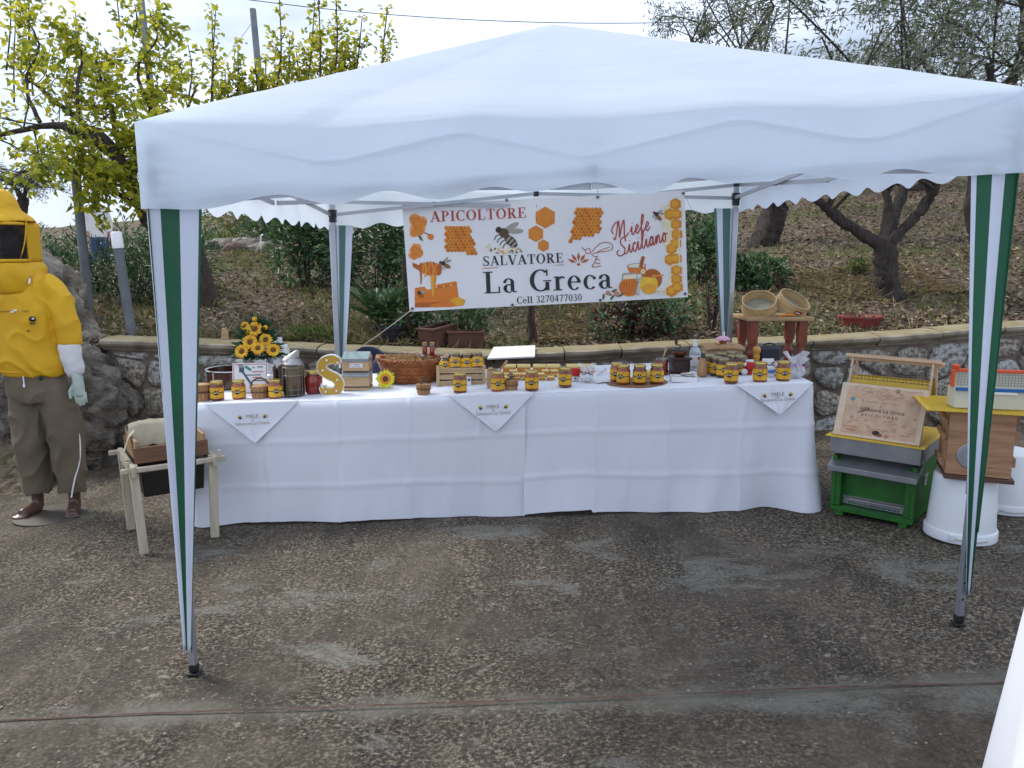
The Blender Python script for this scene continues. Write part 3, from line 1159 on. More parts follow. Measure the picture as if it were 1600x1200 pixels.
GL = {
    'A': (0.76, [dg(.09, 0, .37, 1, .06), dg(.64, 0, .36, 1, .17), hb(.19, .56, .33), sf(.10, 0, .24), sf(.64, 0, .30)]),
    'P': (0.64, [vb(.18, 0, 1), arc(.26, .73, .34, .27, .15, .05, -90, 90), hb(.2, .27, .975), hb(.2, .27, .485), sf(.18, 0), sf(.14, 1, .26)]),
    'I': (0.38, [vb(.19, 0, 1), sf(.19, 0), sf(.19, 1)]),
    'C': (0.72, [arc(.41, .5, .38, .515, .16, .06, 48, 312), vb(.645, .70, 1.0, .05), vb(.655, .10, .24, .04)]),
    'O': (0.80, [arc(.40, .5, .37, .515, .16, .05, 0, 360, 32)]),
    'L': (0.64, [vb(.18, 0, 1), sf(.18, 1), hb(.04, .58, .025), vb(.575, 0, .30, .05)]),
    'T': (0.68, [vb(.34, 0, 1), hb(.03, .65, .975), vb(.05, .72, 1, .05), vb(.63, .72, 1, .05), sf(.34, 0)]),
    'R': (0.74, [vb(.18, 0, 1), arc(.28, .74, .32, .26, .15, .05, -90, 90), hb(.2, .29, .975), hb(.2, .29, .505), dg(.60, 0, .36, .5, .17), sf(.18, 0), sf(.64, 0, .22), sf(.14, 1, .26)]),
    'E': (0.66, [vb(.18, 0, 1), hb(.04, .58, .975), hb(.04, .60, .025), hb(.2, .44, .51), vb(.56, .74, 1, .05), vb(.585, 0, .28, .05), vb(.44, .38, .64, .05)]),
    'S': (0.58, [arc(.29, .745, .23, .27, .12, .06, 35, 268), arc(.29, .265, .25, .28, .13, .06, -145, 90), dg(.42, .36, .16, .62, .2), vb(.50, .72, 1.0, .045), vb(.06, 0, .28, .045)]),
    'V': (0.76, [dg(.38, 0, .12, 1, .17), dg(.38, 0, .66, 1, .06), sf(.13, 1, .32), sf(.66, 1, .24)]),
    'G': (0.82, [arc(.42, .5, .39, .515, .16, .06, 48, 320), vb(.66, .03, .42, .14), sf(.66, .445, .30), vb(.66, .70, 1.0, .05)]),
    'a': (0.52, [vb(.36, .06, .48, .13), arc(.23, .47, .195, .19, .12, .05, 0, 165), arc(.235, .19, .205, .20, .13, .05, 60, 300), hb(.30, .38, .36), arc(.44, .09, .09, .09, .05, .05, 180, 330), ('poly', [(.03, .46), (.13, .43), (.15, .55), (.05, .55)])]),
    'r': (0.44, [vb(.16, 0, .64, .14), sf(.16, 0, .32), hb(.03, .18, .625), arc(.32, .50, .14, .15, .10, .07, 30, 170)]),
    'e': (0.52, [arc(.27, .32, .24, .34, .13, .045, 0, 318), hb(.12, .50, .36)]),
    'c': (0.50, [arc(.27, .32, .24, .34, .13, .05, 50, 318), ('poly', [(.36, .46), (.48, .44), (.47, .57), (.38, .58)])]),
    'l': (0.32, [vb(.16, 0, 1, .14), sf(.16, 0, .32), hb(.03, .16, .975)]),
    '0': (0.54, [arc(.27, .5, .24, .51, .12, .05, 0, 360, 28)]),
    '2': (0.54, [arc(.26, .74, .22, .27, .12, .05, -30, 165), dg(.08, .06, .42, .62, .11), hb(.04, .50, .06, .12)]),
    '3': (0.54, [arc(.25, .76, .20, .25, .11, .05, -90, 155), arc(.24, .265, .25, .28, .12, .05, -150, 90), hb(.16, .26, .53)]),
    '4': (0.54, [vb(.37, 0, 1, .12), dg(.07, .28, .34, 1, .06), hb(.04, .52, .28, .09)]),
    '7': (0.54, [hb(.05, .51, .94, .12), dg(.20, 0, .46, .94, .10)]),
    ' ': (0.34, []),
}
def lettering(name, body, x0, y0, x1, y1, cap, m_, k=2, slant=0, gap=0.05):
    """baseline from (x0,y0) to (x1,y1) in print units, cap height given"""
    W = sum(GL[c][0] + gap for c in body) - gap
    L = math.hypot(x1 - x0, y1 - y0)
    sx = L / W
    ex = Vector(((x1 - x0) / L, (y1 - y0) / L))
    ey = Vector((ex.y, -ex.x))
    P_ = Print(name)
    xo = 0
    for c in body:
        w, prims = GL[c]
        if c == ' ':
            P_.build()
            P_ = Print(name)
        T = lambda p: ((x0 + ex.x * (xo + p[0]) * sx + ey.x * p[1] * cap), (y0 + ex.y * (xo + p[0]) * sx + ey.y * p[1] * cap))
        for q, (kind, data) in enumerate(prims):
            kk = k + 0.12 * q
            if kind == 'poly':
                P_.poly([T(p) for p in data], m_, kk)
            else:
                vs, fs = [], []
                for (a, b) in data:
                    vs += [Bp(*T(a), kk) - BO, Bp(*T(b), kk) - BO]
                for i in range(len(data) - 1):
                    fs.append((2 * i, 2 * i + 1, 2 * i + 3, 2 * i + 2))
                P_.mb.add(vs, fs, P_.mi(m_))
        xo += w + gap
    return P_.build()
lettering('lettering', 'APICOLTORE', 232, 214, 712, 192, 52, P_RED)
lettering('lettering', 'SALVATORE', 494, 434, 898, 416, 48, P_BLACK)
lettering('lettering', 'La Greca', 498, 572, 1142, 544, 108, P_BLACK)
lettering('lettering', 'Cell 3270477030', 664, 622, 990, 606, 34, P_BLACK)
p = Print('underline_print')
p.line([(492, 446), (902, 428)], 3, P_DORANGE, 2, smooth=False)
p.build()
# script lettering
CUR = {
    'M': (1.10, [[(-.05, .12), (.05, .0), (.16, .3), (.30, .95), (.34, 1), (.38, .5), (.36, .05), (.52, .6), (.70, 1.0), (.72, .6), (.70, .12), (.80, 0), (1.0, .2)], [(.30, .95), (.1, .95), (-.15, .6), (-.05, .35)]]),
    'i': (.32, [[(0, .2), (.13, .5), (.11, .12), (.2, 0), (.33, .2)], [(.15, .68), (.17, .72)]]),
    'e': (.36, [[(0, .2), (.2, .3), (.25, .45), (.15, .52), (.06, .25), (.16, 0), (.37, .2)]]),
    'l': (.34, [[(0, .2), (.2, .6), (.26, .98), (.17, 1.0), (.1, .5), (.11, .1), (.2, 0), (.35, .2)]]),
    'S': (.85, [[(.70, .72), (.66, .95), (.45, 1.0), (.28, .8), (.40, .55), (.58, .35), (.50, .06), (.22, -.02), (-.02, .12), (.0, .3), (.18, .32)], [(.50, .06), (.7, .02), (.86, .2)]]),
    'c': (.36, [[(0, .2), (.12, .42), (.26, .45), (.18, .52), (.06, .3), (.12, .02), (.24, 0), (.37, .2)]]),
    'a': (.50, [[(0, .2), (.14, .45), (.30, .46), (.18, .52), (.06, .25), (.12, 0), (.26, .2), (.33, .52), (.30, .1), (.38, 0), (.51, .2)]]),
    'n': (.52, [[(0, .2), (.1, .48), (.08, 0), (.17, .38), (.30, .5), (.33, .1), (.41, 0), (.53, .2)]]),
    'o': (.46, [[(0, .2), (.14, .45), (.22, .52), (.08, .3), (.12, 0), (.27, .06), (.30, .38), (.2, .5), (.34, .42), (.47, .46)]]),
}
def cursive(body, x0, y0, x1, y1, h, m_, w=5):
    W = sum(CUR[c][0] for c in body)
    L = math.hypot(x1 - x0, y1 - y0)
    ex = Vector(((x1 - x0) / L, (y1 - y0) / L))
    ey = Vector((ex.y, -ex.x))
    P_ = Print('script_lettering')
    xo = 0
    for q, c in enumerate(body):
        for s_ in CUR[c][1]:
            pts = []
            for (a, b) in s_:
                X = (xo + a) * L / W + b * h * 0.22
                pts.append((x0 + ex.x * X + ey.x * b * h, y0 + ex.y * X + ey.y * b * h))
            P_.line(pts, w, m_, 2 + 0.1 * (q % 3))
        xo += CUR[c][0]
    return P_.build()
cursive('Miele', 1150, 302, 1330, 254, 82, P_RED, 6)
cursive('Siciliano', 1168, 386, 1420, 306, 82, P_RED, 6)
# plain hexagons
for (x, y, r) in ((806, 192, 55), (759, 273, 42), (797, 332, 31)):
    p = Print('hexagon_print'); p.hexa(x, y, r, P_ORANGE, 1, rot=pi / 6); p.build()
# honeycomb pieces
def comb(cells, r, sk):
    p = Print('honeycomb_print')
    for (x, y) in cells:
        p.hexa(x, y, r * 1.12, P_AMBER, 1)
        p.hexa(x + 1, y + 1, r * 0.78, P_GOLD if (int(x * 7 + y * 3) % 3) else P_AMBER, 2)
        p.hexa(x + 2, y + 2, r * 0.42, P_DAMBER, 3)
    return p.build()
def comb_cells(quad, r):
    out = []
    dx, dy = r * 1.73, r * 1.5
    ys = [q[1] for q in quad]; xs_ = [q[0] for q in quad]
    j = 0
    y = min(ys)
    while y < max(ys):
        x = min(xs_) + (dx / 2 if j % 2 else 0)
        while x < max(xs_):
            ins = True
            for a, b in zip(quad, quad[1:] + quad[:1]):
                if (b[0] - a[0]) * (y - a[1]) - (b[1] - a[1]) * (x - a[0]) < -60:
                    ins = False
            if ins:
                out.append((x, y))
            x += dx
        y += dy
        j += 1
    return out
comb(comb_cells([(302, 238), (420, 228), (466, 378), (308, 352)], 10.5), 10.5, 0)
comb(comb_cells([(958, 152), (1088, 152), (1082, 268), (932, 310)], 10.5), 10.5, 0)
# right-hand strip of big cells
p = Print('honeycomb_border_print')
p.poly([(1386, 136), (1474, 104), (1486, 578), (1392, 582), (1440, 440), (1392, 300)], P_CREAM, 1)
for (x, y) in ((1430, 176), (1458, 125), (1462, 225), (1460, 322), (1432, 402), (1464, 456), (1440, 348), (1462, 398), (1468, 540), (1438, 560), (1464, 500), (1466, 275), (1462, 176)):
    p.hexa(x, y, 32, P_GOLD, 1.5, rot=pi / 2); p.hexa(x, y, 27, P_ORANGE, 2.2, rot=pi / 2); p.hexa(x - 2, y - 2, 19, P_GOLD, 3, rot=pi / 2)
p.build()
def bee(x, y, s, rot, wing=P_GREY, fuzz=False):
    p = Print('bee_print')
    c, q = cos(rot), sin(rot)
    T = lambda a, b: (x + s * (c * a - q * b), y + s * (q * a + c * b))
    for (a, b, w) in ((-.15, -.75, .5), (.3, -.7, .45)):
        e = T(a, b); p.ell(e[0], e[1], s * .60, s * .20, wing, 1.4, rot - 1.1 + a)
    e = T(.55, .1); p.ell(e[0], e[1], s * .62, s * .34, P_BROWN, 2, rot)
    for t in (.3, .6, .9):
        e = T(t, .1); p.ell(e[0], e[1], s * .07, s * .30, P_ORANGE if not fuzz else P_GREY, 2.6, rot)
    e = T(-.25, 0); p.ell(e[0], e[1], s * .38, s * .36, P_DBROWN if not fuzz else P_BROWN, 2.3, rot)
    e = T(-.72, .1); p.ell(e[0], e[1], s * .22, s * .24, P_DBROWN, 2.8, rot)
    for t in (-.4, -.1, .2, .5):
        p.line([T(t, .25), T(t - .12, .62), T(t - .02, .9)], s * .07, P_DBROWN, 1.8)
    return p.build()
bee(612, 280, 66, 0.75, P_GREY, True)
bee(302, 424, 30, 0.5)
bee(1366, 180, 28, 0.8)
bee(182, 572, 20, 0.9)
# pale flowers under the large bee
p = Print('flower_print')
rp_ = random.Random(3)
for i in range(46):
    x = rp_.uniform(508, 690); y = 372 - abs(rp_.gauss(0, 1)) * 20 * (1 - abs(x - 600) / 130) - rp_.random() * 12
    if x < 545: y -= rp_.random() * 40
    p.ell(x, y, 7 + rp_.random() * 5, 4 + rp_.random() * 3, rp_.choice([P_CREAM, P_GREY, P_CREAM, P_PEACH, P_GREEN]), 1.2 + i * 0.02, rp_.random() * 3, 8)
p.build()
# large orange blossoms left
p = Print('blossom_print')
for (x, y, r) in ((150, 210, 40), (168, 250, 42), (136, 262, 30), (186, 216, 36), (128, 195, 20), (150, 350, 34), (172, 366, 30), (146, 382, 26), (232, 287, 20)):
    x = max(x, 124 + r * 0.9)
    for q in range(3):
        p.ell(x + 3 * q, y + 3 * q, r * (0.92 - q * 0.24), r * (0.8 - q * 0.2), (P_PEACH, P_AMBER, P_ORANGE)[q], 1 + 0.4 * q + 0.02 * x / 30, x * 0.3 + q, 12, wob=0.3)
p.poly([(165, 280), (185, 284), (198, 312), (180, 302)], P_GREEN, 1.2)
p.line([(200, 268), (222, 276), (240, 296)], 5, P_BROWN, 1.2)
p.build()
# honey dipper pouring on a comb block
p = Print('dipper_print')
p.poly([(141, 416), (180, 432), (172, 456), (143, 438)], P_DORANGE, 1)
for i in range(7):
    x = 186 + i * 15
    p.ell(x, 448 + (i - 3) * 1.5, 13, 40 - abs(i - 3.4) * 4, (P_DORANGE, P_AMBER)[i % 2], 1.2 + i * 0.1, 0.05, 18)
p.line([(205, 420), (212, 455), (205, 490)], 8, P_GOLD, 2.4)
p.line([(240, 420), (247, 455), (240, 488)], 6, P_PEACH, 2.4)
p.line([(184, 470), (186, 500), (184, 524)], (10, 5), P_DAMBER, 2.2)
p.line([(246, 480), (244, 530), (246, 586)], (26, 10), P_GOLD, 2.4)
p.line([(258, 480), (254, 520), (256, 560)], (10, 4), P_ORANGE, 2.6)
p.poly([(154, 544), (362, 510), (372, 590), (408, 606), (396, 632), (330, 640), (154, 642)], P_AMBER, 1)
p.poly([(160, 560), (362, 540), (366, 548), (160, 570)], P_ORANGE, 1.5)
p.poly([(330, 600), (372, 590), (408, 606), (392, 630), (330, 636)], P_GOLD, 1.6)
for i in range(9):
    p.ell(262 + i * 12, 540 - i * 1.6, 5, 2.6, P_CREAM if i % 3 == 0 else P_DORANGE, 2, -0.1, 8)
p.poly([(156, 618), (330, 612), (330, 638), (156, 642)], P_DORANGE, 1.4)
p.build()
# line-drawn bee with petals
p = Print('line_bee_print')
for a in (-1.15, -0.6, 0, 0.6, 1.15):
    dx, dy = sin(a), -cos(a)
    c0, c1 = (972 + dx * 12, 430 + dy * 12 - 6), (972 + dx * (62 if abs(a) < 1 else 60), 430 + dy * (60 if a == 0 else 62) - 6)
    mx, my = (c0[0] + c1[0]) / 2, (c0[1] + c1[1]) / 2
    px_, py_ = -dy * 8, dx * 8
    p.poly([c0, (mx + px_, my + py_), c1, (mx - px_, my - py_)], P_DORANGE, 1)
p.ell(972, 426, 8, 7, P_DORANGE, 1.1)
p.line([(988, 338), (1000, 352), (1012, 350), (1024, 345), (1032, 358), (1024, 372), (1010, 368), (1008, 352)], 4, P_LINE, 1.2)
p.line([(1030, 365), (1048, 384), (1062, 388)], 4, P_LINE, 1.2)
p.line([(1040, 362), (1080, 322), (1126, 318), (1142, 338), (1128, 356), (1078, 364), (1044, 372)], 4, P_LINE, 1.3)
p.line([(1060, 368), (1095, 350), (1128, 340)], 3.5, P_LINE, 1.4)
p.line([(1068, 382), (1058, 402), (1050, 420), (1040, 436), (1064, 438), (1084, 432)], 4, P_LINE, 1.5)
p.line([(1056, 398), (1072, 404), (1080, 400)], 4, P_LINE, 1.6)
p.line([(1050, 414), (1070, 422), (1080, 418)], 4, P_LINE, 1.7)
p.build()
# jars of honey, lower right
p = Print('honey_jars_print')
p.ell(1340, 500, 52, 52, P_DORANGE, 1.0, 0, 18)
p.ell(1226, 540, 54, 46, P_AMBER, 1.4, 0, 18)
for i in range(7):
    p.line([(1186 + i * 13, 506), (1184 + i * 13.6, 540), (1188 + i * 12.5, 576)], 2.4, P_DORANGE, 1.8)
p.poly([(1190, 470), (1264, 466), (1268, 504), (1186, 508)], P_GREY, 1.5)
p.poly([(1196, 478), (1260, 475), (1262, 496), (1194, 500)], P_CREAM, 1.7)
p.ell(1262, 432, 50, 13, P_GREY, 1.2, -.05); p.ell(1262, 432, 42, 9, P_CREAM, 1.3, -.05)
p.poly([(1214, 440), (1308, 430), (1310, 470), (1230, 480)], P_AMBER, 1.1)
p.ell(1324, 526, 46, 50, P_YEL, 2.0, 0, 18)
p.ell(1326, 548, 38, 26, P_GOLD, 2.2, 0, 18)
p.ell(1330, 480, 46, 11, P_DORANGE, 2.3, .05)
p.line([(1282, 440), (1288, 414), (1296, 386)], 17, P_LINE, 2.4)
p.line([(1262, 576), (1270, 530), (1280, 490)], (26, 7), P_GREY, 2.5)
p.line([(1268, 570), (1274, 535), (1280, 500)], (10, 4), P_CREAM, 2.6)
p.line([(1340, 484), (1400, 480)], 7, P_PEACH, 2.5, smooth=False)
for (x, y) in ((1294, 462), (1372, 562), (1400, 562)):
    for a in range(6):
        p.ell(x + 8 * cos(a), y + 8 * sin(a), 5, 5, P_CREAM, 2.7 + a * 0.05, 0, 7)
    p.ell(x, y, 4, 4, P_GOLD, 3.2, 0, 7)
for (x, y) in ((1096, 586), (1124, 574), (1140, 590), (1160, 566), (1172, 582), (1150, 556), (1186, 576)):
    p.ell(x, y, 17, 6, P_GREEN, 1.2 + x * 0.0004, x * 1.3, 8)
p.ell(1118, 568, 13, 12, P_PINK, 2.0); p.ell(1162, 572, 14, 13, P_PINK, 2.1)
p.ell(1108, 582, 6, 6, P_CREAM, 2.2)
p.build()
M_GROM = mat('brass_grommet', (0.5, 0.5, 0.5), rough=0.3, metal=1.0)
for (x, y) in ((614, 105), (1068, 89), (1498, 70), (142, 648), (642, 629), (1080, 604), (1506, 573), (104, 136)):
    g = MB()
    c = Bp(x, y, 2) - BO
    ring = [c + Vector((0.011 * cos(a * pi / 6), 0, 0.011 * sin(a * pi / 6))) for a in range(12)]
    g.tube(ring, 0.0035, 5, closed=True)
    gr = g.build('grommet', M_GROM, banner)
    MB().lathe([(0.0075, 0), (0.0075, 0.001)], 10, TR(*(c + Vector((0, 0.001, 0)))) @ RX(pi / 2)).build('grommet_hole', M_BLACKP, gr)
for (x, y, X, Y_) in ((104, 136, 100, 112), (614, 105, 616, 70), (1068, 89, 1068, 52), (1498, 70, 1504, 40)):
    MB().tube([Bp(x, y, 2) - BO, Bp(X, Y_, -6) - BO], 0.0022, 5).build('tie_cord', M_ROPE, banner)
MB().tube([Bp(1500, 72, 2) - BO, Bp(1530, 130, 3) - BO, Bp(1552, 188, 2) - BO], 0.0018, 5).build('tie_cord', M_ROPE, banner)
tie = MB()
a_, b_ = Bp(142, 650, 1), at(540, 558, 5.80)
tie.tube([a_ + (b_ - a_) * t - Vector((0, 0, 0.01 * sin(pi * t))) for t in (0, .25, .5, .75, 1)], 0.004, 6)
tag(tie.build('guy_cord', M_ROPE), 'beige cord slanting from banner corner down to the gazebo leg', 'cord')

# ================================================================== TABLE
M_LINEN = mat('white_linen', (0.80, 0.82, 0.88), (0.76, 0.78, 0.85), rough=0.85, scale=2.2, bump=0.12, bscale=320, transl=0.08, sheen=0.2, bdist=0.002)
TH = 0.752
TF = lambda x: lerp(4.576, 4.437, (x + 1.877) / (1.72 + 1.877))     # front edge y
TDEPTH = 0.95
def table_z(x):
    return SLOPE * x + TH
def cloth(name, label, x0, x1, left_end, right_end, seed, seam_off):
    o = thing(name, label, 'tablecloth', ((x0 + x1) / 2, TF((x0 + x1) / 2) + TDEPTH / 2, SLOPE * (x0 + x1) / 2))
    O = Vector(o.location)
    cy = lambda x: TF(x)
    # perimeter of the skirt: (x, y, nx, ny)
    per = []
    def seg(a, b, n):
        for i in range(n):
            t = i / n
            per.append((lerp(a[0], b[0], t), lerp(a[1], b[1], t)))
    xa, xb = x0, x1
    pts = []
    if left_end:
        pts.append((xa, cy(xa) + TDEPTH))
    pts.append((xa, cy(xa)))
    pts.append((xb, cy(xb)))
    if right_end:
        pts.append((xb, cy(xb) + TDEPTH))
    # round the corners
    path = []
    R_ = 0.035
    for i, p in enumerate(pts):
        if 0 < i < len(pts) - 1:
            a = Vector(pts[i - 1]) - Vector(p); b = Vector(pts[i + 1]) - Vector(p)
            a.normalize(); b.normalize()
            for t in (0, .25, .5, .75, 1):
                q = Vector(p) + a * R_ * (1 - t) ** 2 + b * R_ * t ** 2
                path.append(q)
        else:
            path.append(Vector(p))
    dens = []
    for a, b in zip(path, path[1:]):
        n = max(1, int((b - a).length / 0.012))
        for i in range(n):
            dens.append(a.lerp(b, i / n))
    dens.append(path[-1])
    S = [0]
    for a, b in zip(dens, dens[1:]):
        S.append(S[-1] + (b - a).length)
    rows = 46
    vs, fs = [], []
    N_ = len(dens)
    front_s0 = TDEPTH if left_end else 0
    for j in range(rows + 1):
        v = j / rows
        for i, p in enumerate(dens):
            t = dens[min(i + 1, N_ - 1)] - dens[max(i - 1, 0)]
            t.normalize()
            n = Vector((t.y, -t.x))
            s = S[i]
            x = p.x
            # edge roll, then hang with loose folds growing downwards
            rnd = 0.014 * (1 - math.exp(-v * 30))
            off = rnd + seam_off * min(1, v * 20)
            off += (0.010 + 0.050 * v) * nz(s * 2.3 + seed * 3, v * 0.6, seed) * v ** 0.6
            off += 0.022 * v ** 1.5 * nz(s * 6.0 + seed + 0.6 * v, v * 1.0, seed + 4) + 0.007 * v * nz(s * 14 + v * 2, v * 1.5, seed + 7)
            # ironing creases
            for c in (0.42, 0.84, 1.26, 1.68):
                d = abs(s - front_s0 - c - 0.02 * nz(v * 3, c))
                off += 0.0075 * max(0, 1 - d / 0.018)
            for c in (0.33, 0.70):
                d = abs(v - c - 0.012 * nz(s * 2, c * 9))
                off += 0.0060 * max(0, 1 - d / 0.024)
            # corner flares
            for cs, on_ in ((TDEPTH, left_end), (S[-1] - TDEPTH, right_end)):
                if on_:
                    d = s - cs
                    off += 0.055 * v ** 1.6 * math.exp(-(d / 0.13) ** 2) * (0.5 if cs == TDEPTH else 1.9)
                    off -= 0.028 * v ** 1.2 * math.exp(-((abs(d) - 0.22) / 0.08) ** 2)
            q = p + n * off
            hem = 0.014 + 0.026 * nz(s * 1.9, seed) + (0.016 if not left_end and s < 0.4 else 0)
            z = lerp(table_z(x), SLOPE * x + max(0.006, hem), v)
            if v == 0:
                z = table_z(x) - 0.004
            vs.append(Vector((q.x, q.y, z)) - O)
    for j in range(rows):
        for i in range(N_ - 1):
            a = j * N_ + i
            fs.append((a, a + N_, a + N_ + 1, a + 1))
    m = MB().add(vs, fs)
    # top sheet
    m2 = MB()
    def top(u, v):
        x = lerp(x0, x1, u)
        y = lerp(cy(x) - 0.004, cy(x) + TDEPTH, v)
        e = 0.006 * math.exp(-v * 60)
        z = table_z(x) + 0.0016 * nz(x * 9, y * 9, seed) + 0.002 * max(0, 1 - abs((x - x0) % 0.42 - 0.21) / 0.02) * 0.6 - e
        return tuple(Vector((x, y, z)) - O)
    m2.grid(top, 120, 40)
    m.build('skirt', M_LINEN, o, angle=100)
    m2.build('top_cloth', M_LINEN, o, angle=100)
    return o
cloth('tablecloth', 'white linen cloth over the left half of the honey table', -1.877, 0.078, True, False, 1.3, 0.012)
cloth('tablecloth', 'white linen cloth over the right half of the table by the green hive', 0.070, 1.722, False, True, 4.7, 0.0)
# the boards under the cloths
M_TOPB = wood('trestle_wood', (0.35, 0.25, 0.15), (0.25, 0.17, 0.10))
for (xa, xb) in ((-1.84, -0.09), (-0.06, 1.69)):
    t = thing('trestle_table', 'folding table hidden under the white cloth, %s half' % ('left' if xa < -1 else 'right'), 'table', ((xa + xb) / 2, TF((xa + xb) / 2) + TDEPTH / 2, SLOPE * (xa + xb) / 2))
    O = Vector(t.location)
    vs = []
    for z in (-0.035, -0.012):
        for (x, y) in ((xa, TF(xa) + 0.03), (xb, TF(xb) + 0.03), (xb, TF(xb) + TDEPTH - 0.03), (xa, TF(xa) + TDEPTH - 0.03)):
            vs.append(Vector((x, y, table_z(x) + z)) - O)
    MB().add(vs, [(3, 2, 1, 0), (4, 5, 6, 7), (0, 1, 5, 4), (1, 2, 6, 5), (2, 3, 7, 6), (3, 0, 4, 7)]).build('table_top', M_TOPB, t)
    for x in (xa + 0.15, xb - 0.15):
        for dy in (0.14, TDEPTH - 0.14):
            MB().bar(Vector((x, TF(x) + dy, SLOPE * x + 0.012)) - O, Vector((x, TF(x) + dy, table_z(x) - 0.036)) - O, 0.03).build('leg', M_STEEL, t)

# napkins with embroidery
M_NAP = mat('napkin_linen', (0.82, 0.84, 0.90), (0.78, 0.80, 0.86), rough=0.85, scale=3, bump=0.12, bscale=400, transl=0.05, bdist=0.002)
M_THREAD = mat('brown_thread', (0.30, 0.23, 0.16), rough=0.8)
M_YTHREAD = mat('yellow_thread', (0.55, 0.38, 0.05), rough=0.8)
M_DTHREAD = mat('dark_thread', (0.03, 0.03, 0.035), rough=0.8)
def napkin(label, pl, pr, apex, back):
    A = on(pl[0], pl[1], TH); B = on(pr[0], pr[1], TH)
    xa, xb = A.x, B.x
    C = at(apex[0], apex[1], TF((xa + xb) / 2) - 0.03)
    o = thing('napkin', label, 'napkin', ((xa + xb) / 2, TF((xa + xb) / 2), table_z((xa + xb) / 2)))
    O = Vector(o.location)
    yf = lambda x: TF(x) - 0.022
    def hang(u, v):
        x = lerp(lerp(xa, xb, u), C.x, v)
        zt = table_z(x) + 0.004
        w = (1 - v)
        y = yf(x) - 0.006 - 0.020 * v - 0.012 * v * nz(u * 3 + xa, v * 2, 1) + 0.004 * math.exp(-((u - 0.5) / 0.03) ** 2) * -1
        z = lerp(zt, C.z, v) - 0.012 * sin(pi * u) * (1 - v) * 0
        return tuple(Vector((x, y, z)) - O)
    def top(u, v):
        x = lerp(lerp(xa, xb, u), (xa + xb) / 2 + back[0], v)
        y = lerp(yf(x) - 0.006, TF(x) + back[1], v)
        z = table_z(x) + 0.0045 + 0.001 * nz(x * 14, y * 14)
        return tuple(Vector((x, y, z)) - O)
    m = MB().grid(hang, 34, 34)
    m.build('hanging_corner', M_NAP, o, angle=100, solid=0.0015)
    MB().grid(top, 30, 20).build('top_corner', M_NAP, o, angle=100, solid=0.0012)
    # hem
    hm = [Vector(hang(0, t / 12)) + Vector((0, -0.001, 0)) for t in range(13)] + [Vector(hang(1, 1 - t / 12)) + Vector((0, -0.001, 0)) for t in range(1, 13)]
    MB().tube(hm, 0.0028, 5).build('hem', M_NAP, o)
    H = (table_z(C.x) - C.z)
    cx = lerp((xa + xb) / 2, C.x, 0.42)
    def emb(body, size, dv, m_):
        p = Vector((cx, yf(cx) - 0.006 - 0.020 * dv - 0.013, table_z(cx) - H * dv)) - O
        text_obj('embroidery', body, size, m_, o, TR(*p) @ RX(pi / 2) @ RZ(SLOPE + 0.02))
    emb('MIELE', 0.030, 0.36, M_THREAD)
    emb('di', 0.018, 0.435, M_THREAD)
    emb('Salvatore La Greca', 0.026, 0.53, M_THREAD)
    for sg in (-1, 1):
        p = Vector((cx + sg * 0.075, yf(cx) - 0.022, table_z(cx) - H * 0.33 + sg * 0.004)) - O
        b = MB().ball(tuple(p), (0.011, 0.003, 0.011), 8, 6)
        eb = b.build('embroidered_bee', M_YTHREAD, o)
        MB().ball(tuple(p + Vector((0.004 * -sg, -0.002, -0.006))), (0.008, 0.003, 0.006), 8, 6).build('bee_stripe', M_DTHREAD, eb)
    return o
napkin('white embroidered napkin hanging at the left end of the table', (326, 629), (474, 622), (400, 691), (0.0, 0.20))
napkin('white embroidered napkin hanging at the middle of the table', (702, 617), (834, 612), (775, 673), (0.02, 0.17))
napkin('white embroidered napkin hanging at the right end of the table', (1152, 603), (1266, 597), (1217, 647), (-0.02, 0.24))

# ================================================================== GOODS ON THE TABLE
T_OFF = TH + 0.003
def tp(px, py, dz=0.0):
    p = on(px, py, T_OFF)
    p.z += dz
    return p
M_HONEY = mat('amber_honey', (0.30, 0.062, 0.008), (0.22, 0.040, 0.006), rough=0.08, scale=9, coat=0.6, spec=0.6)
M_HONEYD = mat('dark_honey', (0.085, 0.020, 0.006), (0.06, 0.014, 0.005), rough=0.08, scale=9, coat=0.6)
M_HONEYR = mat('red_honey', (0.26, 0.018, 0.008), (0.20, 0.012, 0.006), rough=0.10, scale=9, coat=0.6)
def vary(m_, lo, hi):
    nt = m_.node_tree
    b_ = nt.nodes['Principled BSDF']
    src = b_.inputs['Base Color'].links[0].from_socket
    oi = nt.nodes.new('ShaderNodeObjectInfo')
    rp_ = nt.nodes.new('ShaderNodeValToRGB')
    rp_.color_ramp.elements[0].color = _c(lo)
    rp_.color_ramp.elements[1].color = _c(hi)
    nt.links.new(oi.outputs['Random'], rp_.inputs['Fac'])
    x_ = nt.nodes.new('ShaderNodeMix')
    x_.data_type = 'RGBA'
    x_.blend_type = 'MULTIPLY'
    x_.inputs['Factor'].default_value = 1.0
    nt.links.new(src, x_.inputs['A'])
    nt.links.new(rp_.outputs['Color'], x_.inputs['B'])
    nt.links.new(x_.outputs['Result'], b_.inputs['Base Color'])
vary(M_HONEY, (0.55, 0.40, 0.5), (1.35, 1.5, 1.2))
vary(M_HONEYD, (0.6, 0.5, 0.5), (1.6, 1.5, 1.2))
M_LID = mat('gold_lid', (0.62, 0.46, 0.14), (0.50, 0.36, 0.10), rough=0.28, metal=0.85, scale=12)
M_LIDS = mat('dull_lid', (0.36, 0.29, 0.16), (0.26, 0.21, 0.12), rough=0.35, metal=0.8, scale=12)
M_LABEL = mat('yellow_label', (0.72, 0.40, 0.015), (0.66, 0.34, 0.012), rough=0.55, scale=14)
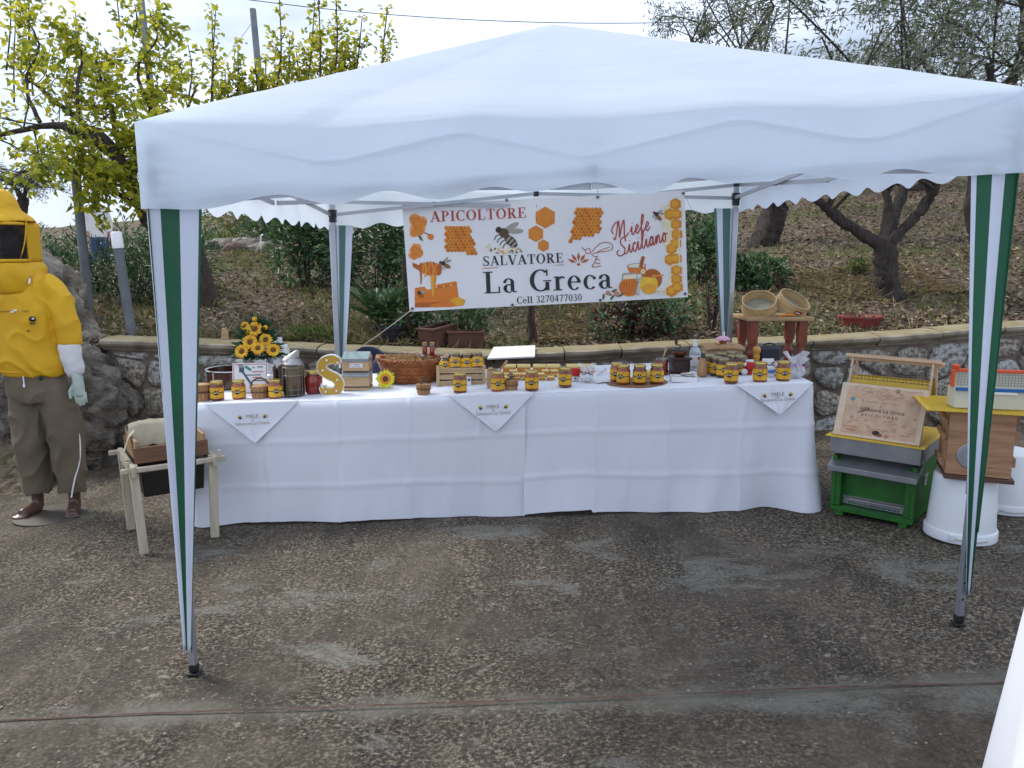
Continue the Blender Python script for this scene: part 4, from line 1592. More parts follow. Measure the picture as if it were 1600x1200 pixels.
M_LABELB = mat('black_print', (0.012, 0.011, 0.012), rough=0.5)
M_LABELW = mat('white_print', (0.75, 0.73, 0.68), rough=0.6)
M_LABELR = mat('rust_print', (0.45, 0.14, 0.02), rough=0.6)
M_GLASS = mat('clear_glass', (0.85, 0.88, 0.88), (0.80, 0.84, 0.84), rough=0.04, trans=0.95, scale=3)

def patch(r, a0, a1, z0, z1, n=14):
    m = MB()
    m.grid(lambda u, v: (r * sin(lerp(a0, a1, u)), -r * cos(lerp(a0, a1, u)), lerp(z0, z1, v)), n, 2)
    return m
def cpoly(r, pts):
    """closed outline (arc length along front, z) on a cylinder of radius r, as a fan"""
    cx = sum(p[0] for p in pts) / len(pts); cz = sum(p[1] for p in pts) / len(pts)
    w = lambda p: (r * sin(p[0] / r), -r * cos(p[0] / r), p[1])
    n = len(pts)
    return MB().add([w(p) for p in pts] + [w((cx, cz))], [(i, (i + 1) % n, n) for i in range(n)])
JR, JH = 0.0405, 0.118
def make_jar(dark=False):
    o = empty('honey_jar')
    MB().lathe([(0.028, 0.0), (0.036, 0.001), (0.0400, 0.006), (JR, 0.014), (JR, 0.078), (0.0395, 0.086), (0.034, 0.094), (0.0335, 0.102), (0.0335, 0.110)], 28).build('glass_body', M_HONEYD if dark else M_HONEY, o, angle=60)
    MB().lathe([(0.0355, 0.1005), (0.0365, 0.102), (0.0365, 0.113), (0.0350, 0.1165), (0.030, 0.1175), (0.028, 0.1165)], 28).build('lid', M_LIDS if dark else M_LID, o, angle=40)
    lb = patch(JR + 0.0006, -1.45, 1.45, 0.016, 0.079, 24).build('label', M_LABEL, o)
    rr = JR + 0.0012
    em = [(-0.020, 0.046), (-0.014, 0.040), (-0.006, 0.036), (0.006, 0.036), (0.014, 0.040), (0.020, 0.046), (0.019, 0.054), (0.012, 0.060), (0.008, 0.066), (0.002, 0.062), (-0.004, 0.067), (-0.010, 0.060), (-0.018, 0.054)]
    cpoly(rr, em).build('emblem', M_LABELB, lb)
    patch(rr - 0.0002, -1.45, 1.45, 0.0475, 0.0520, 24).build('label_band', M_LABELB, lb)
    cpoly(rr + 0.0006, [(-0.013, 0.0465), (0.013, 0.0465), (0.0135, 0.0505), (-0.0135, 0.0505)]).build('emblem_lettering', M_LABELW, lb)
    cpoly(rr + 0.0006, [(-0.002, 0.056), (0.003, 0.054), (0.004, 0.060), (0.0, 0.0615)]).build('emblem_mark', M_LABELW, lb)
    cpoly(rr, [(0.012, 0.068), (0.020, 0.066), (0.024, 0.074), (0.016, 0.077)]).build('label_mark', M_LABELR, lb)
    cpoly(rr, [(-0.010, 0.028), (0.010, 0.028), (0.010, 0.0295), (-0.010, 0.0295)]).build('label_line', M_LABELR, lb)
    cpoly(rr, [(-0.006, 0.022), (0.006, 0.022), (0.006, 0.0245), (-0.006, 0.0245)]).build('label_line', M_LABELR, lb)
    return o
JARS = {}
def place_jar(p, label, group, rz=0.0, dark=False, rot=None, s=1.0):
    key = dark
    if key not in JARS:
        o = JARS[key] = make_jar(dark)
    else:
        o = copy_tree(JARS[key])
    o.location = p
    o.rotation_euler = rot if rot else (0, 0, rz + random.uniform(-.35, .35))
    o.scale = (s, s, s)
    return tag(o, label, 'jar', group)
G1 = 'labelled honey jars standing along the table'
face = lambda p: math.atan2(p.x, p.y) * -1.0
def jar_at(px, py, label, **k):
    p = tp(px, py)
    return place_jar(p, label, k.pop('group', G1), face(p) + k.pop('turn', 0), **k)
jar_at(340, 625, 'leftmost yellow labelled honey jar, in front of the wooden tub')
jar_at(374, 623.5, 'yellow labelled honey jar in front of the printed certificate')
jar_at(431, 622.5, 'yellow labelled honey jar between the handled tub and the bee smoker')
jar_at(719, 613, 'yellow labelled honey jar in front of the slatted crate')
jar_at(778, 611, 'yellow labelled honey jar left of the rope tub, above the middle napkin')
jar_at(831, 609.5, 'yellow labelled honey jar right of the rope tub, above the middle napkin')
jar_at(883, 604, 'yellow labelled honey jar beside the red knitted ornament')
jar_at(963, 595.5, 'honey jar at the back left of the round wooden board', s=0.97, group='honey jars on the round board', turn=-0.2)
jar_at(974, 600, 'honey jar at the front left of the round wooden board', group='honey jars on the round board', turn=-0.15)
jar_at(999, 600, 'honey jar in the middle of the round wooden board', group='honey jars on the round board')
jar_at(1026, 599, 'honey jar at the right of the round wooden board', group='honey jars on the round board', turn=0.45)
jar_at(1142, 598, 'honey jar in front of the cluster of dark honey jars')
jar_at(1187, 596.5, 'honey jar standing on the right end napkin, left one of two')
jar_at(1223, 595, 'rightmost honey jar on the table, beside the tulle favour bag')
G2 = 'dark honey jars clustered before the burlap box'
jar_at(1107, 583, 'dark honey jar at the left end of the cluster before the burlap box', dark=True, group=G2)
jar_at(1118, 586, 'dark honey jar second from left in the cluster before the burlap box', dark=True, group=G2, turn=.1)
jar_at(1129, 589, 'dark honey jar foremost in the cluster before the burlap box', dark=True, group=G2, turn=.1)
jar_at(1154, 584, 'dark honey jar at the right end of the cluster before the burlap box', dark=True, group=G2, turn=-.2)
jar_at(1143, 583.5, 'dark honey jar inside the cluster, left of its right end jar', dark=True, group=G2)
jar_at(1126, 579, 'dark honey jar in the back row of the cluster, on the left', dark=True, group=G2)
jar_at(1141, 577, 'dark honey jar in the back row of the cluster, on the right', dark=True, group=G2)

# big plain jar of red honey
p = tp(491, 614)
o = thing('honey_jar', 'large unlabelled jar of red honey beside the letter S', 'jar', p)
MB().lathe([(0.040, 0), (0.050, 0.003), (0.054, 0.014), (0.054, 0.098), (0.050, 0.112), (0.0455, 0.116)], 30).build('honey', M_HONEYR, o, angle=60)
MB().lathe([(0.0455, 0.116), (0.0445, 0.130)], 30).build('glass_neck', M_GLASS, o, angle=60)
MB().lathe([(0.047, 0.122), (0.0485, 0.124), (0.0485, 0.136), (0.046, 0.140), (0.040, 0.141)], 30).build('lid', M_LID, o, angle=40)

# wooden tubs
M_TUB = wood('tub_wood', (0.42, 0.22, 0.095), (0.30, 0.145, 0.06), axis='Z')
M_BANDW = mat('tub_band', (0.12, 0.06, 0.03), rough=0.7)
M_ROPEB = mat('brown_rope', (0.16, 0.11, 0.065), (0.09, 0.06, 0.035), rough=0.95, scale=40)
M_STRAW = mat('raffia_straw', (0.50, 0.33, 0.15), (0.34, 0.20, 0.08), rough=0.9, scale=30)
def tub(px, py, r, h, label, handle=0, fill=True, rope=False):
    p = tp(px, py)
    o = thing('wooden_tub', label, 'tub', p, random.random(), 'small wooden tubs')
    n = 12
    for i in range(n):
        a0, a1 = 2 * pi * i / n, 2 * pi * (i + 1) / n - 0.03
        vs = []
        for (rr, z) in ((r * 0.82, 0), (r, h), (r - 0.006, h), (r * 0.82 - 0.006, 0)):
            for a in (a0, a1):
                vs.append((rr * cos(a), rr * sin(a), z))
        MB().add(vs, [(0, 1, 3, 2), (2, 3, 5, 4), (4, 5, 7, 6), (6, 7, 1, 0), (0, 2, 4, 6), (1, 7, 5, 3)]).build('stave', M_TUB, o)
    MB().lathe([(r * 0.82 - 0.006, 0.002), (r * 0.84 - 0.006, 0.008)], 16).build('tub_base', M_TUB, o)
    k = lerp(0.82, 1, 0.55) * r
    MB().lathe([(k - 0.001, h * 0.50), (k + 0.0022, h * 0.50), (k + 0.003, h * 0.60), (k, h * 0.60)], 24, cap0=False, cap1=False).build('hoop', M_BANDW, o)
    if fill:
        MB().ball((0, 0, h * 0.9), (r * 0.9, r * 0.9, h * 0.16), 12, 6).build('straw_filling', M_STRAW, o)
    if handle:
        pts = [(r * 0.97 * cos(t), 0, h * 0.8 + handle * sin(t)) for t in [pi * i / 12 for i in range(13)]]
        MB().tube(pts, 0.005, 7).build('handle', M_ROPEB, o)
        o.rotation_euler.z = 0.15
    if rope:
        pts = [(0.028 * cos(t * 1.3) * (1 - t / 30), 0.022 * sin(t * 1.7), h + 0.004 * t) for t in range(10)]
        MB().tube(catmull(pts, 5), 0.004, 6).build('rope_curl', M_ROPEB, o)
    return o
tub(318, 625, 0.052, 0.098, 'plain wooden tub at the far left end of the table', fill=True)
tub(407, 622, 0.058, 0.078, 'wooden tub with an arched rope handle by the certificate', handle=0.06)
tub(662, 615, 0.046, 0.058, 'small wooden tub with a rope curl in front of the wicker basket', rope=True)
tub(799, 609.5, 0.042, 0.060, 'small wooden tub with a rope curl between two jars at the middle napkin', rope=True)

# steel pot
M_INOX = mat('brushed_steel', (0.60, 0.60, 0.60), (0.50, 0.50, 0.50), rough=0.22, metal=1.0, scale=5)
M_BROWNPOT = mat('brown_enamel', (0.07, 0.028, 0.018), (0.05, 0.02, 0.013), rough=0.2, coat=0.5)
p = tp(362, 604)
o = thing('cooking_pot', 'wide steel cooking pot behind the leftmost jars', 'pot', p)
MB().lathe([(0.135, 0), (0.150, 0.008), (0.152, 0.115), (0.146, 0.115), (0.144, 0.012), (0.02, 0.010)], 40, cap0=True, cap1=False).build('pot_wall', M_BROWNPOT, o, angle=40)
MB().lathe([(0.146, 0.112), (0.158, 0.114), (0.163, 0.119), (0.160, 0.124), (0.146, 0.122)], 40, cap0=False, cap1=False).build('rim', M_INOX, o, angle=60)
for a in (-0.9, 2.2, -2.0):
    MB().bar((0.1535 * cos(a), 0.1535 * sin(a), 0.01), (0.1535 * cos(a), 0.1535 * sin(a), 0.112), 0.016, 0.004, up=(cos(a), sin(a), 0)).build('steel_strap', M_INOX, o)
# certificate
M_PAPER = mat('white_paper', (0.78, 0.77, 0.76), (0.73, 0.72, 0.72), rough=0.7, scale=3)
M_INKR = mat('red_ink', (0.55, 0.16, 0.12), rough=0.7)
M_INKB = mat('blue_ink', (0.05, 0.12, 0.17), rough=0.7)
M_INKG = mat('green_ink', (0.03, 0.30, 0.20), rough=0.7)
p = tp(391, 616)
o = thing('certificate', 'printed sheet with a fork drawing leaning against the steel pot', 'certificate', p, 0.06)
o.rotation_euler = (radians(-14), 0, 0.10)
W_, H_ = 0.215, 0.195
MB().box((0, 0, H_ / 2), (W_, 0.003, H_)).build('sheet', M_PAPER, o)
b = MB()
for (x0_, z0_, x1_, z1_) in ((-W_ / 2 + .006, .006, W_ / 2 - .006, .010), (-W_ / 2 + .006, H_ - .010, W_ / 2 - .006, H_ - .006), (-W_ / 2 + .006, .010, -W_ / 2 + .010, H_ - .010), (W_ / 2 - .010, .010, W_ / 2 - .006, H_ - .010)):
    MB().box(((x0_ + x1_) / 2, -0.0022, (z0_ + z1_) / 2), (x1_ - x0_, 0.0008, z1_ - z0_)).build('red_border', M_INKR, o)
fk = MB()
fk.bar((-0.045, -0.0028, 0.14), (0.03, -0.0028, 0.03), 0.013, 0.001, up=(0, 1, 0))
fkh = [(-0.065 + i * 0.011, 0.175 - i * 0.0) for i in range(4)]
fk.build('fork_handle_print', M_INKB, o)
MB().box((-0.052, -0.0028, 0.152), (0.030, 0.001, 0.030), xf=None).build('fork_head_print', M_INKB, o)
for i in range(4):
    MB().bar((-0.064 + i * 0.0085, -0.0028, 0.165), (-0.072 + i * 0.0085, -0.0028, 0.186), 0.004, 0.001, up=(0, 1, 0)).build('fork_tine_print', M_INKB, o)
MB().bar((-0.03, -0.0032, 0.175), (0.005, -0.0032, 0.150), 0.016, 0.001, up=(0, 1, 0)).build('green_mark_print', M_INKG, o)
for (x, z, w, m_) in ((0.045, 0.140, 0.07, M_INKR), (0.02, 0.120, 0.09, M_INKB), (0.045, 0.105, 0.06, M_INKR), (0.06, 0.170, 0.035, M_INKB), (0.055, 0.085, 0.07, M_INKB), (-0.06, 0.05, 0.05, M_INKB), (0.06, 0.05, 0.06, M_INKR), (0.02, 0.167, 0.012, M_INKB)):
    MB().box((x, -0.0026, z), (w, 0.0008, 0.006)).build('text_line_print', m_, o)
# round glass ornament beside it
p = tp(424, 614)
o = thing('glass_ornament', 'small round clear glass ornament behind the handled tub', 'ornament', p)
MB().tube([(0.038 * cos(a * pi / 12), 0.01, 0.075 + 0.038 * sin(a * pi / 12)) for a in range(24)], 0.006, 7, closed=True).build('ring', M_GLASS, o)
MB().lathe([(0.03, 0), (0.026, 0.01), (0.008, 0.016), (0.007, 0.036)], 16, TR(0, 0.01, 0)).build('stand', M_GLASS, o)

# bouquet of sunflowers
M_PETAL = mat('sunflower_petal', (0.80, 0.38, 0.012), (0.85, 0.55, 0.03), rough=0.6, scale=25, transl=0.25)
M_SEED = mat('sunflower_seed', (0.10, 0.035, 0.012), (0.20, 0.08, 0.02), rough=0.9, scale=60)
M_LEAFD = mat('dark_leaf', (0.018, 0.060, 0.030), (0.030, 0.095, 0.045), rough=0.45, scale=12, transl=0.15)
M_WRAP = mat('white_wrap', (0.80, 0.80, 0.80), (0.72, 0.73, 0.74), rough=0.35, scale=6, transl=0.2)
M_TEAL = mat('teal_ribbon', (0.01, 0.36, 0.30), (0.01, 0.28, 0.24), rough=0.3)
FB = tp(405, 602)
o = thing('sunflower_bouquet', 'bouquet of orange sunflowers in a white wrapped pot with teal ribbon', 'bouquet', FB)
def crinkle(u, v):
    a = 2 * pi * u
    r = 0.068 + 0.055 * v ** 1.4 + 0.014 * v * sin(a * 9) + 0.006 * nz(cos(a) * 4, sin(a) * 4, v * 4)
    return (r * cos(a), r * sin(a), 0.17 * v + 0.018 * v * sin(a * 5 + 1))
MB().grid(crinkle, 64, 14).build('wrapped_pot', M_WRAP, o, angle=60, solid=0.0015)
MB().lathe([(0.06, 0.003), (0.066, 0.10)], 20).build('inner_pot', M_WRAP, o)
def sunflower(c, nrm, R, parent, nm='flower', petals=16, mp_=None, ms_=None):
    q = Vector(nrm).normalized().to_track_quat('Z', 'Y').to_matrix().to_4x4()
    X = TR(*c) @ q
    m = MB()
    for lay in range(2):
        for i in range(petals):
            a = 2 * pi * (i + 0.5 * lay) / petals + random.uniform(-.08, .08)
            L = R * random.uniform(0.85, 1.08) * (1 - 0.14 * lay)
            w = R * 0.17
            lift = 0.25 + 0.3 * lay + random.uniform(-.12, .12)
            pts = [(R * .30, 0, 0.002), (R * .62, w, lift * R * .25), (L, 0, lift * R * .18), (R * .62, -w, lift * R * .25), (R * .62, 0, lift * R * .17)]
            m.add(pts, [(0, 4, 1), (1, 4, 2), (2, 4, 3), (3, 4, 0)], 0, X @ RZ(a) @ TR(0, 0, lay * R * .05))
    f = m.build(nm, mp_ or M_PETAL, parent, angle=80)
    MB().ball((0, 0, R * .04), (R * .33, R * .33, R * .14), 14, 6, xf=X).build('flower_centre', ms_ or M_SEED, f)
    return f
Yb = FB.y
for (x, y, r, d) in ((398, 514, .058, 0), (391, 534, .058, -.05), (415, 531, .050, -.02), (403, 544, .050, -.08), (378, 549, .054, -.07), (427, 547, .052, -.05), (383, 509, .034, .02)):
    c = at(x, y, Yb + d - 0.03) - FB
    sunflower(c, Vector((c.x * 1.2, -0.8, 0.35)), r, o)
for (x, y) in ((398, 499), (415, 512), (386, 520)):
    c = at(x, y, Yb) - FB
    MB().ball(tuple(c), (0.018, 0.018, 0.018), 8, 5).build('small_yellow_bloom', M_PETAL, o)
rb = random.Random(5)
P_, D_, N_ = [], [], []
for i in range(620):
    a = rb.uniform(0, 2 * pi); e = rb.uniform(-0.35, 1.45)
    d = Vector((cos(a) * cos(e), sin(a) * cos(e) * 0.7, sin(e)))
    base = Vector((0.0, 0.02, 0.20)) + Vector((d.x * 0.125, d.y * 0.09, max(0, d.z) * 0.21)) * rb.uniform(0.35, 1.0)
    P_.append(base); D_.append(d + Vector((0, 0, 0.1))); N_.append(Vector((rb.gauss(0, .5), rb.gauss(0, .5), 1)))
leaf_obj('bouquet_leaves', o, P_, D_, N_, [rb.uniform(.05, .10) for _ in P_], [rb.uniform(.014, .026) for _ in P_], [M_LEAFD])
rib = [(-0.10, -0.10, 0.13), (-0.06, -0.125, 0.165), (-0.01, -0.13, 0.15), (0.045, -0.12, 0.165), (0.08, -0.10, 0.15), (0.085, -0.10, 0.11)]
MB().tube(catmull(rib, 6), 0.011, 6, flat=0.2).build('ribbon', M_TEAL, o)
MB().tube(catmull([(-0.055, -0.128, 0.165), (-0.075, -0.13, 0.13), (-0.07, -0.13, 0.10)], 6), 0.011, 6, flat=0.2).build('ribbon_tail', M_TEAL, o)
# white jug behind the bouquet
p = tp(438, 592)
o = thing('plastic_canister', 'tall white plastic canister behind the bee smoker', 'canister', p)
MB().lathe([(0.060, 0), (0.066, 0.006), (0.066, 0.20), (0.055, 0.235), (0.025, 0.25), (0.022, 0.265)], 24, sq=4).build('canister_body', M_WRAP, o, angle=40)
MB().lathe([(0.026, 0.262), (0.026, 0.285), (0.022, 0.287)], 16).build('cap', M_WRAP, o)

# bee smoker
M_SMOKE = mat('sooty_metal', (0.22, 0.16, 0.105), (0.06, 0.045, 0.035), rough=0.38, metal=0.75, scale=9, detail=8)
M_TIN = mat('worn_tin', (0.45, 0.44, 0.42), (0.26, 0.25, 0.24), rough=0.35, metal=0.9, scale=12)
M_WIRE = mat('wire', (0.34, 0.31, 0.27), rough=0.4, metal=0.9)
M_BELLOWS = wood('bellows_board', (0.10, 0.055, 0.035), (0.07, 0.04, 0.025), axis='Z')
p = tp(460, 618)
o = thing('bee_smoker', 'old metal bee smoker in a wire cage beside the red honey jar', 'smoker', p, 0.1)
MB().lathe([(0.058, 0.004), (0.060, 0.006), (0.060, 0.185), (0.057, 0.188)], 28).build('fire_pot', M_SMOKE, o, angle=40)
sp = MB()
sp.lathe([(0.060, 0.188), (0.061, 0.198), (0.055, 0.206), (0.040, 0.228)], 28)
lid_ = sp.build('dome_lid', M_TIN, o, angle=40)
MB().lathe([(0.046, 0), (0.030, 0.045), (0.013, 0.088), (0.011, 0.090)], 24, TR(-0.020, -0.002, 0.203) @ RY(radians(38))).build('spout', M_TIN, lid_, angle=60)
MB().tube([(-0.064, 0, 0.20), (-0.074, 0, 0.23), (-0.060, 0, 0.245)], 0.003, 6).build('lid_hook', M_WIRE, lid_)
for z in (0.012, 0.045, 0.13, 0.178):
    MB().tube([(0.0645 * cos(a * pi / 14), 0.0645 * sin(a * pi / 14), z) for a in range(28)], 0.0022, 5, closed=True).build('cage_ring', M_WIRE, o)
for i in range(12):
    a = 2 * pi * i / 12
    MB().tube([(0.0645 * cos(a), 0.0645 * sin(a), 0.004), (0.0645 * cos(a), 0.0645 * sin(a), 0.18)], 0.0018, 5).build('cage_wire', M_WIRE, o)
MB().box((-0.080, 0.03, 0.10), (0.012, 0.10, 0.17)).build('bellows_board', M_BELLOWS, o, bevel=0.003)
MB().box((-0.112, 0.03, 0.10), (0.012, 0.10, 0.17), RZ(0.12)).build('bellows_board', M_BELLOWS, o, bevel=0.003)
MB().lathe([(0.075, 0), (0.066, 0.007), (0.075, 0.014), (0.066, 0.021)], 14, TR(-0.108, 0.03, 0.10) @ RY(pi / 2) @ Matrix.Diagonal((1.0, 0.62, 1.0, 1.0))).build('bellows_skin', M_BROWNPOT, o)

# light-up letter S
M_GOLDFACE = mat('gold_card', (0.58, 0.34, 0.035), (0.50, 0.28, 0.03), rough=0.45, scale=5)
M_WHITEP = mat('white_plastic', (0.80, 0.80, 0.80), (0.76, 0.76, 0.76), rough=0.35, scale=3)
p = tp(518, 615)
o = thing('letter_sign', 'gold and white marquee letter S with small bulbs', 'letter', p, 0.12)
Sp = catmull([(0.048, 0, 0.182), (0.035, 0, 0.205), (0.005, 0, 0.214), (-0.040, 0, 0.195), (-0.050, 0, 0.155), (-0.018, 0, 0.122), (0.030, 0, 0.095), (0.050, 0, 0.060), (0.032, 0, 0.020), (-0.005, 0, 0.012), (-0.040, 0, 0.020), (-0.050, 0, 0.048)], 8)
Wd = [0.016 + 0.010 * sin(pi * min(1, i / (len(Sp) - 1))) ** 0.6 for i in range(len(Sp))]
def ribbon(path, wid, y0, y1):
    vs, fs = [], []
    for i, q in enumerate(path):
        t = (path[min(i + 1, len(path) - 1)] - path[max(i - 1, 0)]).normalized()
        n = Vector((-t.z, 0, t.x))
        for (sg, y) in ((-1, y0), (1, y0), (1, y1), (-1, y1)):
            vs.append(q + n * wid[i] * sg + Vector((0, y, 0)))
    L = len(path)
    for i in range(L - 1):
        for k in range(4):
            a, b_ = i * 4 + k, i * 4 + (k + 1) % 4
            fs.append((a, b_, b_ + 4, a + 4))
    fs += [(3, 2, 1, 0), ((L - 1) * 4, (L - 1) * 4 + 1, (L - 1) * 4 + 2, (L - 1) * 4 + 3)]
    return MB().add(vs, fs)
bodyS = ribbon(Sp, [w + 0.005 for w in Wd], -0.016, 0.02)
bodyS.box((0.056, 0.002, 0.190), (0.010, 0.036, 0.062)).box((-0.056, 0.002, 0.034), (0.010, 0.036, 0.06))
sb_ = bodyS.build('letter_shell', M_WHITEP, o, angle=40)
fs_ = ribbon(Sp, Wd, -0.0185, -0.012)
fs_.build('gold_face', M_GOLDFACE, o, angle=40)
for i in (4, 20, 34, 50, 64, 78, 86):
    q = Sp[min(i, len(Sp) - 1)]
    MB().ball((q.x, -0.020, q.z), 0.0075, 10, 6).build('bulb', M_WHITEP, o)

# miniature hive
M_PINE = wood('pale_pine', (0.55, 0.38, 0.21), (0.42, 0.27, 0.14), axis='X', scale=7)
M_PINEZ = wood('pale_pine_upright', (0.55, 0.38, 0.21), (0.42, 0.27, 0.14), axis='Z', scale=7)
M_ZINC = mat('zinc_sheet', (0.36, 0.39, 0.40), (0.27, 0.30, 0.31), rough=0.4, metal=0.85, scale=6, bump=0.05)
M_GALV = mat('galvanised', (0.33, 0.34, 0.35), (0.25, 0.26, 0.27), rough=0.45, metal=0.75, scale=10, detail=8)
p = tp(556, 610)
o = thing('toy_hive', 'miniature two storey wooden hive with metal bands and white label', 'model hive', p, 0.02)
w, d = 0.165, 0.15
for (z0, z1, m_, ex, nm) in ((0.0, 0.016, M_PINE, 0.0, 'base_board'), (0.024, 0.084, M_PINE, 0.0, 'lower_box'), (0.122, 0.178, M_PINE, 0.0, 'upper_box'), (0.178, 0.198, M_ZINC, 0.003, 'metal_rim')):
    MB().box((0, d / 2, (z0 + z1) / 2), (w + ex * 2, d + ex * 2, z1 - z0)).build(nm, m_, o, bevel=0.0015)
MB().add([(-w / 2 - .003, -0.004, 0.086), (w / 2 + .003, -0.004, 0.086), (w / 2 + .003, 0.02, 0.119), (-w / 2 - .003, 0.02, 0.119), (-w / 2 - .003, d + .003, 0.086), (w / 2 + .003, d + .003, 0.086), (w / 2 + .003, d + .003, 0.119), (-w / 2 - .003, d + .003, 0.119)],
         [(0, 1, 2, 3), (1, 5, 6, 2), (5, 4, 7, 6), (4, 0, 3, 7), (3, 2, 6, 7), (0, 4, 5, 1)]).build('sloping_band', M_ZINC, o, bevel=0.001)
MB().box((0, d / 2, 0.020), (w * 0.92, d * 0.9, 0.009)).build('entrance_slot', M_BLACKP, o)
MB().add([(-w / 2, 0, 0.198), (w / 2, 0, 0.198), (w / 2, d * .6, 0.232), (-w / 2, d * .6, 0.232), (-w / 2, d, 0.198), (w / 2, d, 0.198)], [(0, 1, 2, 3), (3, 2, 5, 4), (0, 3, 4), (1, 5, 2), (0, 4, 5, 1)]).build('glass_roof', mat('tinted_glass', (0.22, 0.30, 0.29), (0.18, 0.26, 0.25), rough=0.08, coat=0.5), o)
lb = MB().box((0.006, -0.0015, 0.156), (0.080, 0.002, 0.026)).build('name_label', M_PAPER, o)
text_obj('label_lettering', 'Salvatore', 0.012, M_LABELB, lb, TR(0.010, -0.003, 0.158) @ RX(pi / 2))
text_obj('label_lettering', 'La Greca', 0.013, M_LABELB, lb, TR(0.010, -0.003, 0.147) @ RX(pi / 2))
MB().ball((-0.026, -0.002, 0.156), (0.005, 0.001, 0.005), 8, 5).build('label_bee', M_LABELR, lb)

# gerbera in front of the basket
p = tp(603, 606)
o = thing('gerbera_flower', 'bright yellow artificial sunflower head lying before the wicker basket', 'flower', p)
M_LEMON = mat('lemon_petal', (0.78, 0.66, 0.02), (0.70, 0.74, 0.04), rough=0.5, scale=20, transl=0.2)
M_ORC = mat('orange_ring', (0.75, 0.26, 0.01), rough=0.7)
f = sunflower(Vector((0, 0, 0.055)), Vector((0.05, -1, 0.28)), 0.066, o, 'petals', 18, M_LEMON, mat('dark_disc', (0.05, 0.03, 0.025), (0.12, 0.06, 0.03), rough=0.9, scale=90))
q = Vector((0.05, -1, 0.28)).normalized().to_track_quat('Z', 'Y').to_matrix().to_4x4()
MB().lathe([(0.040, 0.0), (0.034, 0.010), (0.018, 0.012)], 20, TR(0, 0, 0.055) @ q, cap0=False, cap1=False).build('orange_ring', M_ORC, o)
MB().tube([(0, 0.01, 0.05), (0.01, 0.05, 0.02), (0.03, 0.12, 0.006)], 0.004, 6).build('stem', M_LEAFD, o)

# wicker basket
M_WICK = mat('orange_wicker', (0.42, 0.145, 0.035), (0.26, 0.075, 0.018), rough=0.45, scale=28, coat=0.2, bump=0.2)
M_WICK2 = mat('orange_wicker_dark', (0.33, 0.10, 0.025), (0.20, 0.055, 0.014), rough=0.5, scale=28, bump=0.2)
p = tp(640, 600)
p = p + Vector((0, 0.10, 0))
p.z = table_z(p.x) + 0.003
o = thing('wicker_basket', 'oval orange wicker basket filled with straw, small bottles and jars', 'basket', p, 0.0)
BA, BB, BHH = 0.150, 0.105, 0.135
def bas_r(z):
    return 1.0 + 0.42 * (z / BHH) ** 0.85
NST = 26
for j in range(15):
    z = 0.006 + j * (BHH - 0.008) / 14
    k = bas_r(z)
    pts = []
    for i in range(NST * 4):
        a = 2 * pi * i / (NST * 4)
        wv = 0.0042 * cos(a * NST + (pi if j % 2 else 0))
        pts.append(((BA * k + wv) * cos(a), (BB * k + wv) * sin(a), z))
    MB().tube(pts, 0.0050, 5, closed=True).build('woven_row', M_WICK if j % 3 else M_WICK2, o)
for i in range(NST):
    a = 2 * pi * i / NST
    MB().tube([(BA * bas_r(z) * cos(a), BB * bas_r(z) * sin(a), z) for z in (0.0, 0.045, 0.09, BHH + 0.006)], 0.0032, 5).build('stake', M_WICK2, o)
for q_ in range(3):
    pts = []
    for i in range(96):
        a = 2 * pi * i / 96
        ph = a * 17 + q_ * 2 * pi / 3
        k = bas_r(BHH)
        pts.append(((BA * k + 0.009 * cos(ph) + 0.004) * cos(a), (BB * k + 0.009 * cos(ph) + 0.004) * sin(a), BHH + 0.012 + 0.010 * sin(ph) + 0.016 * cos(a) ** 8))
    MB().tube(pts, 0.0058, 6, closed=True).build('braided_rim', M_WICK, o)
MB().lathe([(0.02, 0.004), (1.0, 0.006)], 26, Matrix.Diagonal((BA, BB, 1, 1))).build('basket_base', M_WICK2, o)
rb = random.Random(9)
sm = MB()
for i in range(260):
    a, r_ = rb.uniform(0, 2 * pi), rb.random() ** .5
    c = Vector((BA * 1.25 * r_ * cos(a), BB * 1.2 * r_ * sin(a), 0.125 + 0.06 * (1 - r_) * rb.random() + 0.014 * rb.random()))
    d = Vector((rb.gauss(0, 1), rb.gauss(0, 1), rb.gauss(0, .35))).normalized() * rb.uniform(.02, .05)
    sm.tube([c - d, c + Vector((0, 0, 0.008)), c + d], 0.0016, 4)
tag(sm.build('straw_bed', M_STRAW, o), kind='stuff')
MB().lathe([(1.0, 0.105), (0.6, 0.135), (0.02, 0.150)], 26, Matrix.Diagonal((BA * 1.22, BB * 1.22, 1, 1))).build('straw_floor', M_STRAW, o)
BOO = p
# things in the basket
def bottle(px, py, Y, label, tilt=0.0):
    c = at(px, py, Y)
    o2 = thing('honey_phial', label, 'bottle', c, 0, 'honey phials standing in the basket')
    o2.rotation_euler = (0, tilt, 0)
    MB().lathe([(0.013, 0), (0.0165, 0.004), (0.0165, 0.085), (0.014, 0.092), (0.0125, 0.104)], 16).build('glass_body', M_HONEYR, o2, angle=50)
    MB().lathe([(0.0145, 0.098), (0.0145, 0.112)], 16).build('glass_neck', M_GLASS, o2)
    MB().lathe([(0.0150, 0.108), (0.0155, 0.122), (0.013, 0.124)], 16).build('cork', M_STRAW, o2)
bottle(664, 564, BOO.y + 0.07, 'slim corked red honey phial in the basket, left one of two')
bottle(675, 564, BOO.y + 0.055, 'slim corked red honey phial in the basket, right one of two', 0.03)
c = at(645, 572, BOO.y + 0.02)
o2 = thing('hexagonal_jar', 'small hexagonal dark honey jar with round yellow tag in the basket', 'jar', c, 0.1)
o2.rotation_euler = (-0.15, -0.1, 0.1)
